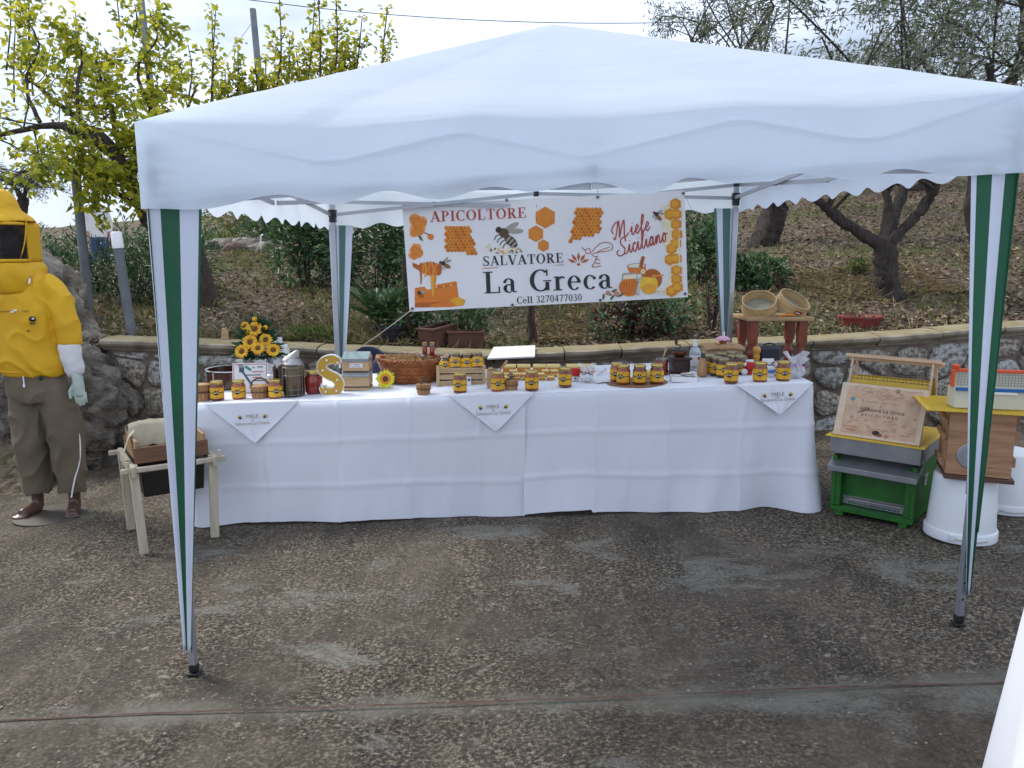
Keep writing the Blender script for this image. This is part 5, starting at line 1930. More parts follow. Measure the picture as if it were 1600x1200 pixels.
MB().lathe([(0.026, 0), (0.030, 0.004), (0.030, 0.050), (0.022, 0.058)], 6).build('glass_body', M_HONEYD, o2, angle=25)
MB().lathe([(0.023, 0.056), (0.024, 0.058), (0.024, 0.070), (0.020, 0.072)], 16).build('lid', M_LIDS, o2)
MB().lathe([(0.0165, 0), (0.0165, 0.001)], 18, TR(0.0, -0.0275, 0.030) @ RX(pi / 2)).build('round_tag', M_LABEL, o2)
MB().tube([(0.02 * cos(a), 0.02 * sin(a), 0.055) for a in [i * pi / 6 for i in range(12)]], 0.003, 5, closed=True).build('twine', M_ROPEB, o2)
c = at(651, 567, BOO.y - 0.03)
o2 = thing('hexagonal_jar', 'small honey jar lying tilted in the basket beside the tagged jar', 'jar', c)
o2.rotation_euler = (-0.35, 0.75, 0)
MB().lathe([(0.020, 0), (0.022, 0.004), (0.022, 0.045), (0.018, 0.052)], 6).build('glass_body', M_HONEYD, o2, angle=25)
MB().lathe([(0.019, 0.050), (0.0205, 0.052), (0.0205, 0.066), (0.017, 0.068)], 16).build('lid', M_GALV, o2)
MB().lathe([(0.012, 0), (0.012, 0.001)], 14, TR(0.0, -0.0205, 0.026) @ RX(pi / 2)).build('round_tag', M_LABEL, o2)
c = at(598, 572, BOO.y + 0.0)
o2 = thing('small_jar', 'small dark honey jar at the left edge of the wicker basket', 'jar', c)
o2.rotation_euler = (-0.1, -0.25, 0)
MB().lathe([(0.020, 0), (0.023, 0.004), (0.023, 0.030), (0.019, 0.034)], 18).build('glass_body', M_HONEYD, o2, angle=50)
MB().lathe([(0.021, 0.032), (0.022, 0.034), (0.022, 0.046), (0.019, 0.047)], 18).build('lid', M_LIDS, o2)
c = at(606, 574, BOO.y - 0.04)
o2 = thing('wooden_dipper', 'pale wooden honey dipper poking from the basket straw', 'dipper', c)
o2.rotation_euler = (0.2, 1.1, 0.3)
MB().lathe([(0.004, -0.05), (0.004, 0.01), (0.011, 0.014), (0.006, 0.018), (0.013, 0.022), (0.006, 0.026), (0.012, 0.030), (0.004, 0.036)], 12).build('dipper_body', M_PINEZ, o2)

# slatted crate with four jars
M_CRATE = wood('crate_wood', (0.52, 0.36, 0.20), (0.38, 0.25, 0.13), axis='X', scale=8)
M_CRATEZ = wood('crate_post', (0.54, 0.39, 0.23), (0.42, 0.29, 0.16), axis='Z', scale=8)
A_ = tp(684, 603); B_ = tp(757, 599)
CW = (B_ - A_).length
o = thing('slatted_crate', 'small pale slatted wooden crate holding four honey jars', 'crate', A_, math.atan2(B_.y - A_.y, B_.x - A_.x))
CD = 0.17
for k in range(3):
    z = 0.016 + k * 0.040
    for (y, nm) in ((-0.004, 1), (CD + 0.004, 1)):
        MB().box((CW / 2, y, z), (CW - 0.004, 0.007, 0.032)).build('slat', M_CRATE, o, bevel=0.0015)
    for x in (0.004, CW - 0.004):
        MB().box((x, CD / 2, z), (0.007, CD, 0.032)).build('slat', M_CRATE, o, bevel=0.0015)
for x in (0.012, CW - 0.012):
    for y in (0.009, CD - 0.009):
        MB().box((x + (-0.009 if x < 0.1 else 0.009), y + (-0.018 if y < 0.1 else 0.018), 0.065), (0.020, 0.011, 0.13)).build('corner_post', M_CRATEZ, o, bevel=0.0015)
MB().box((CW / 2, CD / 2, 0.004), (CW - 0.02, CD - 0.01, 0.006)).build('bottom_board', M_CRATE, o)
cr = RZ(o.rotation_euler.z)
G3 = 'dark lidded honey jars reclining in the crate'
for (fx, lab, dz, ty) in ((0.145, 'reclining honey jar in the crate, leftmost of four', -0.006, 0.05), (0.385, 'reclining honey jar in the crate, second from left', 0.014, -0.05), (0.62, 'reclining honey jar in the crate, third from left', 0.006, 0.04), (0.86, 'reclining honey jar in the crate, rightmost of four', 0.010, -0.03)):
    c = A_ + cr @ Vector((CW * fx, 0.085, 0.060 + dz + CW * fx * SLOPE))
    j = place_jar(c, lab, G3, dark=True, rot=(radians(-30), ty, o.rotation_euler.z))
M_CELLO = mat('clear_cellophane', (0.80, 0.82, 0.86), (0.70, 0.72, 0.76), rough=0.12, scale=10, alpha=0.45)
for (fx, lab) in ((0.22, 'crumpled clear bag behind the jars at the left of the crate'), (0.58, 'crumpled clear bag behind the jars in the middle of the crate'), (0.86, 'crumpled clear bag behind the jars at the right of the crate')):
    c = A_ + cr @ Vector((CW * fx, 0.145, 0.085))
    bm_ = bmesh.new()
    bmesh.ops.create_icosphere(bm_, subdivisions=3, radius=1)
    for v in bm_.verts:
        n_ = 1 + 0.45 * noise.noise(v.co * 2.2 + Vector((fx * 9, 0, 0))) + 0.2 * noise.noise(v.co * 5)
        v.co = Vector((v.co.x * 0.042, v.co.y * 0.028, v.co.z * 0.080)) * n_
    me = bpy.data.meshes.new('clear_bag'); bm_.to_mesh(me); bm_.free()
    me.materials.append(M_CELLO)
    ob = bpy.data.objects.new('clear_bag', me); ob.location = c; COL.objects.link(ob)
    tag(ob, lab, 'bag', 'clear bags in the crate')
c = tp(732, 602)
o = thing('price_card', 'small white folded card leaning on the crate front', 'card', c, 0.1)
o.rotation_euler = (-0.15, 0, 0.1)
MB().box((0, 0, 0.026), (0.032, 0.002, 0.052)).build('card', M_PAPER, o)
MB().box((0.004, -0.0016, 0.034), (0.014, 0.0008, 0.018)).build('card_print', M_INKB, o)
# wooden box with dipper
c = tp(770, 606)
o = thing('wooden_holder', 'square wooden holder with a honey dipper handle sticking out', 'holder', c, 0.05)
for (x, y, sx, sy) in ((0, -0.03, 0.075, 0.008), (0, 0.03, 0.075, 0.008), (-0.0335, 0, 0.008, 0.052), (0.0335, 0, 0.008, 0.052)):
    MB().box((x, y, 0.062), (sx, sy, 0.096)).build('side_board', M_CRATEZ, o, bevel=0.0015)
MB().box((0, 0, 0.010), (0.068, 0.055, 0.012)).build('base_board', M_CRATEZ, o)
MB().box((-0.005, -0.0355, 0.060), (0.074, 0.003, 0.012)).build('front_rail', M_CRATE, o)
hnd = [(0.006, 0, 0.05), (0.045, 0.0, 0.11), (0.088, 0.0, 0.165)]
MB().tube(hnd, [0.006, 0.006, 0.0085], 8).build('dipper_handle', wood('beech', (0.45, 0.26, 0.14), (0.38, 0.21, 0.11)), o)
MB().ball((-0.010, 0.01, 0.112), (0.022, 0.018, 0.012), 10, 6).build('paper_tuft', M_STRAW, o)

# pale slabs (blocks) in rows on the table
M_SLABT = mat('pale_yellow_top', (0.76, 0.60, 0.22), (0.68, 0.50, 0.16), rough=0.6, scale=20)
M_SLABS = mat('amber_side', (0.50, 0.17, 0.025), (0.60, 0.28, 0.05), rough=0.35, scale=20)
GS = 'pale yellow topped amber slabs set out in rows'
def slab(px, py, w, d, h, label, lev=0, rz=0.0):
    p_ = tp(px, py)
    p_.z += lev
    o_ = thing('honey_slab', label, 'slab', p_, rz, GS)
    MB().box((0, d / 2, h * 0.36), (w, d, h * 0.72)).build('amber_base', M_SLABS, o_, bevel=0.002)
    MB().box((0, d / 2, h * 0.86), (w + 0.002, d + 0.002, h * 0.28)).build('pale_top', M_SLABT, o_, bevel=0.002)
ORD = ('first', 'second', 'third', 'fourth', 'fifth', 'sixth', 'seventh')
for k_, x in enumerate((796, 819, 843, 865, 897, 918)):
    slab(x, 582, 0.088, 0.10, 0.044, 'large pale topped amber slab, %s from left in the back row' % ORD[k_], rz=random.uniform(-.05, .05))
rw = random.Random(4)
for (y, rn_, xs_) in ((589, 'middle', (791, 803, 815, 828, 840, 853, 866)), (594, 'front', (790, 806, 821, 846, 862))):
    for k_, x in enumerate(xs_):
        n_ = rw.choice((1, 2, 2))
        for q_ in range(n_):
            slab(x + rw.uniform(-1, 1), y, 0.046, 0.062, 0.020, 'small pale topped amber slab, %s stack from left in the %s row, %s tier' % (ORD[k_], rn_, ('bottom', 'top')[q_]), lev=q_ * 0.0205, rz=rw.uniform(-.12, .12))
# red ornament, favour bag, tongs
M_REDK = mat('red_knit', (0.55, 0.02, 0.02), (0.42, 0.012, 0.014), rough=0.8, scale=60, bump=0.4)
M_WHK = mat('white_knit', (0.72, 0.70, 0.68), (0.60, 0.58, 0.57), rough=0.85, scale=60, bump=0.3)
c = tp(899, 595)
o = thing('knitted_ornament', 'small red and white knitted ornament beside a honey jar', 'ornament', c)
MB().lathe([(0.016, 0), (0.022, 0.006), (0.022, 0.028), (0.018, 0.034)], 16).build('white_body', M_WHK, o)
MB().lathe([(0.024, 0.032), (0.029, 0.040), (0.029, 0.062), (0.022, 0.076), (0.010, 0.080)], 16).build('red_cap', M_REDK, o)
MB().tube([(0.02, -0.01, 0.035), (0.032, -0.012, 0.02), (0.040, -0.012, 0.004)], 0.004, 6).build('red_tie', M_REDK, o)
MB().box((-0.002, -0.0225, 0.018), (0.010, 0.002, 0.010)).build('dark_patch', M_LABELB, o)
def tulle_bag(px, py, s, label, ribbon_m):
    c_ = tp(px, py)
    o_ = thing('favour_bag', label, 'favour bag', c_)
    def fn(u, v):
        a = 2 * pi * u
        r = interp([(0, .010), (.12, .036), (.35, .040), (.55, .016), (.6, .012), (.75, .030), (1, .050)], v)
        r *= 1 + 0.18 * sin(a * 7) * (0.2 + v) + 0.1 * nz(cos(a) * 3, sin(a) * 3, v * 4)
        return (r * cos(a) * s, r * sin(a) * s, (0.10 * v + 0.015 * v * sin(a * 3)) * s + 0.001)
    MB().grid(fn, 42, 20).build('tulle', M_CELLO, o_, angle=60)
    for i in range(5):
        a = i * 1.26
        MB().ball((0.017 * s * cos(a), 0.017 * s * sin(a), 0.016 * s), (0.014 * s, 0.012 * s, 0.013 * s), 8, 5).build('sweet', M_WHK, o_)
    MB().tube([(0.014 * s * cos(i * pi / 5), 0.014 * s * sin(i * pi / 5), 0.058 * s) for i in range(10)], 0.003, 5, closed=True).build('ribbon', ribbon_m, o_)
    for sg in (-1, 1):
        MB().tube(catmull([(0, -0.014 * s, 0.058 * s), (sg * 0.025 * s, -0.02 * s, 0.068 * s), (sg * 0.034 * s, -0.02 * s, 0.050 * s), (0, -0.014 * s, 0.056 * s)], 4), 0.0035, 5, flat=.35).build('bow_loop', ribbon_m, o_)
    return o_
M_BROWNR = mat('brown_ribbon', (0.18, 0.07, 0.05), rough=0.4)
M_LILAC = mat('lilac_ribbon', (0.62, 0.28, 0.56), rough=0.4)
tulle_bag(917, 597, 1.0, 'small clear favour bag with brown ribbon right of the red ornament', M_BROWNR)
tulle_bag(1243, 590, 1.35, 'white tulle favour bag with lilac bow at the right table end', M_LILAC)
c = tp(940, 587)
o = thing('serving_tongs', 'thin steel tongs lying on the cloth left of the round board', 'tongs', c)
for sg in (0, 1):
    MB().bar((-0.03, -0.01 * sg, 0.006), (0.045, 0.10 + 0.02 * sg, 0.020 + 0.012 * sg), 0.010, 0.002).build('tong_arm', M_INOX, o)
c = tp(943, 597)
o = thing('paper_slip', 'thin white paper slip lying left of the round wooden board', 'paper', c, 0.3)
MB().grid(lambda u, v: ((u - .5) * 0.12, (v - .5) * 0.07, 0.003 + 0.004 * sin(u * 4)), 6, 3).build('slip', M_PAPER, o, solid=0.0005)

# round board under four jars
M_CORKB = mat('round_board_wood', (0.27, 0.15, 0.08), (0.18, 0.10, 0.05), rough=0.8, scale=30, bump=0.2)
c = tp(995, 597)
o = thing('round_board', 'flat round brown board carrying four honey jars', 'board', (c.x, c.y, c.z - 0.009), 0, None, (0, -SLOPE, 0))
MB().lathe([(0.178, 0.0), (0.184, 0.003), (0.183, 0.008), (0.17, 0.0085)], 48).build('disc', M_CORKB, o, angle=40)
for r_ in (0.06, 0.11, 0.16):
    MB().tube([(r_ * cos(i * pi / 20), r_ * sin(i * pi / 20), 0.0085) for i in range(40)], 0.0014, 4, closed=True).build('coil_ring', M_CORKB, o)
c = tp(1012, 590)
o = thing('yellow_pot', 'small yellow wax pot behind the jars on the round board', 'pot', c)
MB().lathe([(0.026, 0), (0.032, 0.005), (0.034, 0.038), (0.03, 0.044), (0.026, 0.040)], 20).build('pot_body', M_SLABT, o)
MB().lathe([(0.028, 0.041), (0.01, 0.046)], 20).build('wax_top', M_LABEL, o)

# red drink jar with spoon
c = tp(1034, 585)
o = thing('open_jar', 'open jar of red honey with wooden spoon before the coffee grinder', 'jar', c)
MB().lathe([(0.034, 0), (0.038, 0.004), (0.038, 0.088), (0.035, 0.094)], 24).build('honey', M_HONEYR, o, angle=50)
MB().lathe([(0.039, 0.085), (0.037, 0.108), (0.035, 0.108), (0.036, 0.09)], 24, cap0=False, cap1=False).build('glass_neck', M_GLASS, o)
MB().tube([(0, 0, 0.08), (0.012, 0, 0.13), (0.024, 0, 0.165)], [0.004, 0.005, 0.009], 8).build('spoon', M_PINEZ, o)
# coffee grinder
M_DWOOD = wood('dark_walnut', (0.045, 0.018, 0.016), (0.03, 0.012, 0.010), rough=0.35, axis='X')
M_COPPER = mat('copper', (0.30, 0.11, 0.04), (0.20, 0.07, 0.03), rough=0.35, metal=0.8)
c = tp(1061, 584)
o = thing('coffee_grinder', 'old dark wooden coffee grinder with copper bowl and crank', 'grinder', c, 0.15)
MB().box((0, 0, 0.008), (0.120, 0.120, 0.016)).build('base_board', M_DWOOD, o, bevel=0.003)
MB().box((0, 0, 0.055), (0.104, 0.104, 0.080)).build('grinder_box', M_DWOOD, o, bevel=0.003)
MB().box((0, 0, 0.102), (0.124, 0.124, 0.014)).build('top_board', M_DWOOD, o, bevel=0.003)
dr = MB().box((0, -0.0535, 0.048), (0.075, 0.004, 0.045)).build('drawer', M_DWOOD, o, bevel=0.002)
MB().ball((0, -0.060, 0.048), 0.006, 8, 6).build('knob', M_COPPER, dr)
MB().lathe([(0.020, 0.109), (0.040, 0.118), (0.052, 0.140), (0.053, 0.150), (0.050, 0.150), (0.046, 0.140)], 24, cap1=False).build('bowl', M_COPPER, o, angle=60)
MB().lathe([(0.058, 0.148), (0.054, 0.157), (0.030, 0.164)], 24).build('bowl_rim', M_BLACKP, o)
ck = MB().tube([(0, 0, 0.16), (0, 0, 0.182), (-0.022, -0.005, 0.186), (-0.030, -0.005, 0.188)], 0.004, 7).build('crank', M_BLACKP, o)
MB().lathe([(0.006, 0), (0.010, 0.012), (0.007, 0.030), (0.009, 0.034)], 12, TR(-0.028, -0.005, 0.188)).build('crank_knob', M_DWOOD, ck)
# sanitiser bottle
c = tp(1085, 578)
o = thing('pump_bottle', 'clear plastic pump bottle with white nozzle behind the leaflets', 'bottle', c)
M_PET = mat('clear_plastic', (0.70, 0.77, 0.80), (0.62, 0.70, 0.74), rough=0.10, scale=4, trans=0.6)
MB().lathe([(0.034, 0), (0.038, 0.004), (0.038, 0.115), (0.030, 0.140), (0.014, 0.152), (0.013, 0.160)], 24).build('bottle_body', M_PET, o, angle=50)
MB().lathe([(0.015, 0.156), (0.015, 0.172), (0.006, 0.174), (0.006, 0.190)], 14).build('pump_neck', M_WHITEP, o)
MB().box((-0.008, -0.002, 0.192), (0.036, 0.014, 0.009)).build('nozzle', M_WHITEP, o, bevel=0.003)
lb = patch(0.0388, -1.0, 1.0, 0.030, 0.100).build('label', M_PAPER, o)
patch(0.0394, 0.2, 0.8, 0.07, 0.09).build('label_print', M_INKR, lb)
# wooden bottle
c = tp(1097, 588)
o = thing('wooden_bottle', 'turned wooden bottle with dark green cap beside the dark jars', 'bottle', c)
MB().lathe([(0.022, 0), (0.030, 0.006), (0.032, 0.030), (0.029, 0.052), (0.0285, 0.054), (0.030, 0.056), (0.023, 0.085), (0.016, 0.108), (0.015, 0.115)], 24).build('bottle_body', wood('turned_wood', (0.44, 0.24, 0.11), (0.34, 0.17, 0.08), axis='Z'), o, angle=50)
MB().lathe([(0.013, 0.113), (0.014, 0.116), (0.012, 0.142), (0.009, 0.145)], 16).build('cap', mat('bottle_green', (0.02, 0.07, 0.055), rough=0.3), o)
# leaflet box
c = tp(1069, 597)
o = thing('leaflet_box', 'shallow white box of printed leaflets in front of the grinder', 'box', c, -0.10)
for (x, y, sx, sy) in ((0, 0, 0.150, 0.003), (0, 0.10, 0.150, 0.003), (-0.0735, 0.05, 0.003, 0.097), (0.0735, 0.05, 0.003, 0.097)):
    MB().box((x, y, 0.015), (sx, sy, 0.030)).build('box_side', M_PAPER, o)
MB().box((0, 0.05, 0.003), (0.144, 0.097, 0.004)).build('box_base', M_PAPER, o)
for i in range(6):
    rr_ = random.uniform(-.5, .5)
    lf = MB().grid(lambda u, v: ((u - .5) * 0.075, (v - .5) * 0.05, 0.006 * sin(u * 3 + i)), 5, 3, xf=TR(0.02 + random.uniform(-.04, .03), 0.05 + random.uniform(-.02, .02), 0.026 + i * 0.0045) @ RZ(rr_)).build('leaflet', M_PAPER, o, solid=0.0006)
    MB().grid(lambda u, v: ((u - .5) * 0.03, (v - .5) * 0.02, 0.0016 + 0.006 * sin((0.3 + u * .4) * 3 + i)), 4, 2, xf=TR(0.02 + random.uniform(-.03, .03), 0.05, 0.026 + i * 0.0045) @ RZ(rr_)).build('leaflet_print', random.choice([M_INKR, M_INKB, M_DTHREAD]), lf)
# burlap covered box with a pink topped jar
M_BURL = mat('tan_burlap', (0.42, 0.26, 0.13), (0.33, 0.20, 0.10), rough=0.95, scale=30, bump=0.4)
c = tp(1131, 573)
o = thing('burlap_box', 'box draped in tan burlap behind the dark honey jars', 'box', c, -0.02)
MB().box((0, 0.07, 0.066), (0.24, 0.15, 0.130)).build('inner_box', M_CRATE, o)
MB().grid(lambda u, v: ((u - .5) * 0.262, lerp(-0.022, 0.165, v), 0.136 + 0.012 * nz(u * 5, v * 3, 2) + 0.010 * nz(u * 11, v * 5) - 0.035 * max(0, abs(u - .5) - .40) * 8 * .4 - 0.02 * max(0, .12 - v) * 8), 30, 16).build('burlap', M_BURL, o, angle=80, solid=0.004)
top_c = c + Vector((0.0, 0.05, 0.146))
o = thing('covered_jar', 'little terracotta jar with pink frilled cloth cover on the burlap box', 'jar', top_c)
MB().lathe([(0.018, 0), (0.024, 0.006), (0.030, 0.036), (0.027, 0.042)], 18).build('jar_body', mat('terracotta', (0.36, 0.11, 0.05), (0.28, 0.08, 0.04), rough=0.7), o)
M_PINKC = mat('pink_cloth', (0.72, 0.40, 0.52), (0.62, 0.32, 0.44), rough=0.85, scale=14)
MB().grid(lambda u, v: ((0.006 + 0.040 * v ** .8) * (1 + .10 * v * sin(u * 2 * pi * 9)) * cos(u * 2 * pi), (0.006 + 0.040 * v ** .8) * (1 + .10 * v * sin(u * 2 * pi * 9)) * sin(u * 2 * pi), 0.050 - 0.024 * v ** 2.2 + 0.004 * v * sin(u * 2 * pi * 9)), 64, 10).build('cloth_cover', M_PINKC, o, angle=80)
MB().tube([(0.031 * cos(i * pi / 8), 0.031 * sin(i * pi / 8), 0.036) for i in range(16)], 0.003, 5, closed=True).build('cloth_tie', M_PINKC, o)
MB().tube([(0.004, 0, 0.048), (0.006, 0, 0.078)], [0.005, 0.006], 8).build('white_stick', M_WHITEP, o)
# red and white doll
c = tp(1171, 585)
o = thing('fabric_doll', 'red and white fabric ornament between the jars near the mill', 'ornament', c)
MB().lathe([(0.014, 0), (0.017, 0.004), (0.016, 0.022)], 14).build('red_base', M_REDK, o)
MB().ball((0, 0, 0.052), (0.031, 0.029, 0.029), 14, 8).build('red_ball', M_REDK, o)
MB().ball((0, 0, 0.083), (0.024, 0.022, 0.010), 12, 6).build('white_cap', M_WHK, o)
MB().ball((-0.035, -0.01, 0.018), (0.022, 0.02, 0.020), 10, 6).build('white_pom', M_WHK, o)
MB().ball((-0.030, -0.004, 0.062), (0.013, 0.012, 0.012), 10, 6).build('white_pom', M_WHK, o)
# pepper mill
c = tp(1181, 578)
o = thing('pepper_mill', 'turned yellow wooden mill standing by the stool leg', 'mill', c)
MB().lathe([(0.026, 0), (0.026, 0.012), (0.018, 0.030), (0.016, 0.060), (0.022, 0.084), (0.018, 0.095), (0.016, 0.102), (0.025, 0.118), (0.024, 0.138), (0.012, 0.150)], 20).build('mill_body', mat('yellow_varnish', (0.52, 0.26, 0.03), (0.42, 0.20, 0.025), rough=0.3, scale=8), o, angle=50)
# black bag
c = tp(1204, 577)
o = thing('black_bag', 'small black bag behind the white card at the right end', 'bag', c)
MB().box((0, 0.05, 0.072), (0.140, 0.07, 0.142)).build('bag_body', mat('black_leather', (0.010, 0.012, 0.022), rough=0.5, bump=0.2, scale=30), o, bevel=0.02)
MB().tube([(0.045 * cos(t), 0.05, 0.13 + 0.03 * sin(t)) for t in [pi * i / 8 for i in range(9)]], 0.006, 6).build('handle', M_BLACKP, o)
c = tp(1200, 583)
o = thing('twig_card', 'white square card decorated with a twig ornament', 'card', c)
o.rotation_euler = (-0.12, 0, 0.05)
MB().box((0, 0, 0.045), (0.072, 0.010, 0.090)).build('card_block', M_PAPER, o, bevel=0.002)
for q_, pts in enumerate((((-0.02, -0.008, 0.015), (0.0, -0.012, 0.04), (0.03, -0.010, 0.07)), ((0.02, -0.008, 0.015), (0.0, -0.014, 0.045), (-0.02, -0.010, 0.07)), ((-0.03, -0.010, 0.03), (0.01, -0.014, 0.03), (0.04, -0.010, 0.05)))):
    MB().tube(catmull(pts, 4), 0.0028, 5).build('twig', M_ROPEB, o)
tw = [(0.05 + 0.022 * cos(t), -0.008, 0.05 + 0.022 * sin(t)) for t in [2 * pi * i / 14 for i in range(14)]]
MB().tube(tw, 0.003, 5, closed=True).build('twig_ring', M_ROPEB, o)
# small jug and pouch
c = tp(1203, 589)
o = thing('blue_jug', 'small white jug with blue pattern behind the last two jars', 'jug', c)
MB().lathe([(0.018, 0), (0.026, 0.010), (0.029, 0.034), (0.022, 0.054), (0.024, 0.062)], 18).build('jug_body', M_WHITEP, o, angle=60)
patch(0.0292, -0.9, 0.9, 0.026, 0.046).build('blue_band', mat('blue_glaze', (0.08, 0.22, 0.55), rough=0.3), o)
MB().tube(catmull([(0.024, 0, 0.052), (0.042, 0, 0.044), (0.030, 0, 0.018)], 5), 0.0035, 6).build('handle', M_WHITEP, o)
c = tp(1212, 588)
o = thing('paper_pouch', 'brown paper pouch left of the rightmost honey jar', 'pouch', c)
MB().grid(lambda u, v: ((u - .5) * 0.055 * (1 - .3 * v), -0.012 * sin(pi * u) * (1 - v * .7), 0.06 * v), 8, 6).build('pouch_front', M_BURL, o, angle=80, solid=0.002)
c = tp(1216, 580)
o = thing('white_parcel', 'flat white wrapped parcel lying behind the last jars', 'parcel', c, -0.1)
MB().box((0, 0.04, 0.028), (0.13, 0.09, 0.054), taper=(0.92, 0.85)).build('parcel_body', M_WRAP, o, bevel=0.006)
MB().tube([(-0.066, 0.04, 0.03), (0, 0.036, 0.057), (0.066, 0.04, 0.03)], 0.003, 5).build('string', M_BROWNR, o)
# white board and slate lying on the coping
o = thing('white_board', 'flat white board lying tilted on the wall coping behind the crate', 'board', (0.0, WALL_Y - 0.06, walltop(0.0) + 0.060))
MB().add([(-0.195, -0.10, -0.012), (0.180, -0.10, 0.004), (0.190, 0.16, 0.060), (-0.150, 0.16, 0.046), (-0.195, -0.10, 0.0), (0.180, -0.10, 0.016), (0.190, 0.16, 0.072), (-0.150, 0.16, 0.058)], [(3, 2, 1, 0), (4, 5, 6, 7), (0, 1, 5, 4), (1, 2, 6, 5), (2, 3, 7, 6), (3, 0, 4, 7)]).build('board_sheet', M_PAPER, o, bevel=0.001)

# ================================================================== THINGS AROUND THE TABLE
# ---- stool with sieves behind the table
M_MAHOG = wood('mahogany', (0.23, 0.050, 0.022), (0.15, 0.032, 0.015), rough=0.35, axis='Z')
M_STOOLT = wood('stool_top', (0.40, 0.26, 0.12), (0.30, 0.18, 0.08), rough=0.5, axis='X')
SX, SY = 1.885, 5.70
SGZ = gz(SX)
st = thing('turned_leg_stool', 'tall stool with four turned reddish legs behind the right table end', 'stool', (SX, SY, SGZ))
STZ = 1.022
MB().box((0, 0, STZ - 0.014), (0.48, 0.36, 0.028)).build('seat', M_STOOLT, st, bevel=0.006)
for sx in (-1, 1):
    for sy in (-1, 1):
        x, y = sx * 0.175, sy * 0.125
        m = MB()
        m.box((x, y, STZ - 0.108), (0.060, 0.060, 0.16))
        m.lathe([(0.020, 0.005), (0.017, 0.03), (0.022, 0.30), (0.020, 0.48), (0.028, 0.50), (0.022, 0.515), (0.024, 0.55), (0.030, 0.62), (0.024, 0.68), (0.034, 0.70), (0.034, 0.715), (0.024, 0.73), (0.030, 0.77), (0.030, 0.782)], 18, TR(x, y, 0) @ Matrix.Diagonal((1, 1, 1.068, 1)))
        m.build('leg', M_MAHOG, st, angle=45)
MB().bar((-0.175, -0.125, 0.25), (-0.175, 0.125, 0.25), 0.025).build('stretcher', M_MAHOG, st)
MB().bar((0.175, -0.125, 0.25), (0.175, 0.125, 0.25), 0.025).build('stretcher', M_MAHOG, st)
M_SIEVE = mat('sieve_bentwood', (0.55, 0.40, 0.20), (0.44, 0.30, 0.14), rough=0.5, scale=5, stretch=(2, 2, 9), bump=0.1)
M_MESH = mat('sieve_mesh', (0.30, 0.28, 0.22), (0.22, 0.20, 0.15), rough=0.6, scale=120)
def sieve(c, tilt, label, band=False):
    o = thing('wooden_sieve', label, 'sieve', c, 0, 'wooden sieves leaning on the stool', rot=tilt)
    R_, H_ = 0.118, 0.085
    MB().lathe([(R_ - 0.006, 0), (R_, 0), (R_, H_), (R_ - 0.006, H_)], 48, cap0=False, cap1=False).add([], []).build('bentwood_hoop', M_SIEVE, o, angle=50, solid=0.002)
    MB().lathe([(R_ + 0.0005, 0.0), (R_ + 0.004, 0.0), (R_ + 0.004, 0.028), (R_ + 0.0005, 0.028)], 48, cap0=False, cap1=False).build('lower_hoop', M_SIEVE, o, angle=50)
    MB().lathe([(R_ - 0.007, 0.020), (0.001, 0.0205)], 40, cap0=False, cap1=False).build('mesh_screen', M_MESH, o)
    if band:
        lb_ = patch(R_ + 0.0052, 0.05, 0.55, 0.032, 0.060).build('red_label', mat('red_label', (0.36, 0.04, 0.03), rough=0.5), o)
        patch(R_ + 0.0060, 0.12, 0.42, 0.040, 0.050).build('label_lettering', M_LABELW, lb_)
    return o
sieve((SX - 0.105, SY - 0.02, SGZ + STZ + 0.042), (radians(30), radians(-12), 0), 'round wooden sieve leaning on the stool, left of the pair')
sieve((SX + 0.115, SY + 0.0, SGZ + STZ + 0.052), (radians(28), radians(24), 0), 'round wooden sieve with red label, right of the pair', True)
o = thing('uncapping_tool', 'orange plastic handle lying in front of the right sieve', 'tool', (SX + 0.04, SY - 0.14, SGZ + STZ + 0.010), 0.2)
MB().tube([(-0.05, 0, 0), (0.0, 0, 0.004), (0.075, 0, 0.0)], [0.008, 0.012, 0.010], 10, flat=.7).build('handle', mat('orange_plastic', (0.72, 0.22, 0.01), rough=0.4), o)
MB().bar((-0.05, 0, 0), (-0.10, -0.005, 0.0), 0.03, 0.002).build('blade', M_INOX, o)

# ---- navy chair behind the table
M_NAVY = mat('navy_cloth', (0.010, 0.018, 0.060), (0.007, 0.012, 0.042), rough=0.75, scale=20, bump=0.2)
CX, CY = -1.085, 5.72
ch = thing('navy_chair', 'navy cloth chair with rounded back behind the miniature hive', 'chair', (CX, CY, gz(CX)))
def back(u, v):
    a = lerp(-0.20, 0.20, u)
    top_ = 0.90 - 0.16 * abs(u - .5) ** 2.4 * 6
    return (a, 0.10 + 0.05 * cos((u - .5) * 3), lerp(0.55, top_, v))
MB().grid(back, 18, 8).build('backrest', M_NAVY, ch, angle=80, solid=0.04)
MB().box((0, -0.08, 0.45), (0.44, 0.42, 0.05)).build('seat', M_NAVY, ch, bevel=0.015)
for sx in (-1, 1):
    MB().bar((sx * 0.19, -0.25, 0.01), (sx * 0.19, -0.25, 0.43), 0.025).build('leg', M_BLACKP, ch)
    MB().bar((sx * 0.19, 0.13, 0.01), (sx * 0.19, 0.12, 0.60), 0.025).build('leg', M_BLACKP, ch)
o = thing('navy_bag', 'navy cloth bag hanging right of the miniature hive behind the table', 'bag', tuple(on(590, 588, T_OFF) + Vector((0, 0.1, 0.0))))
MB().ball((0, 0.03, 0.055), (0.060, 0.05, 0.060), 14, 9).build('bag_body', M_NAVY, o)

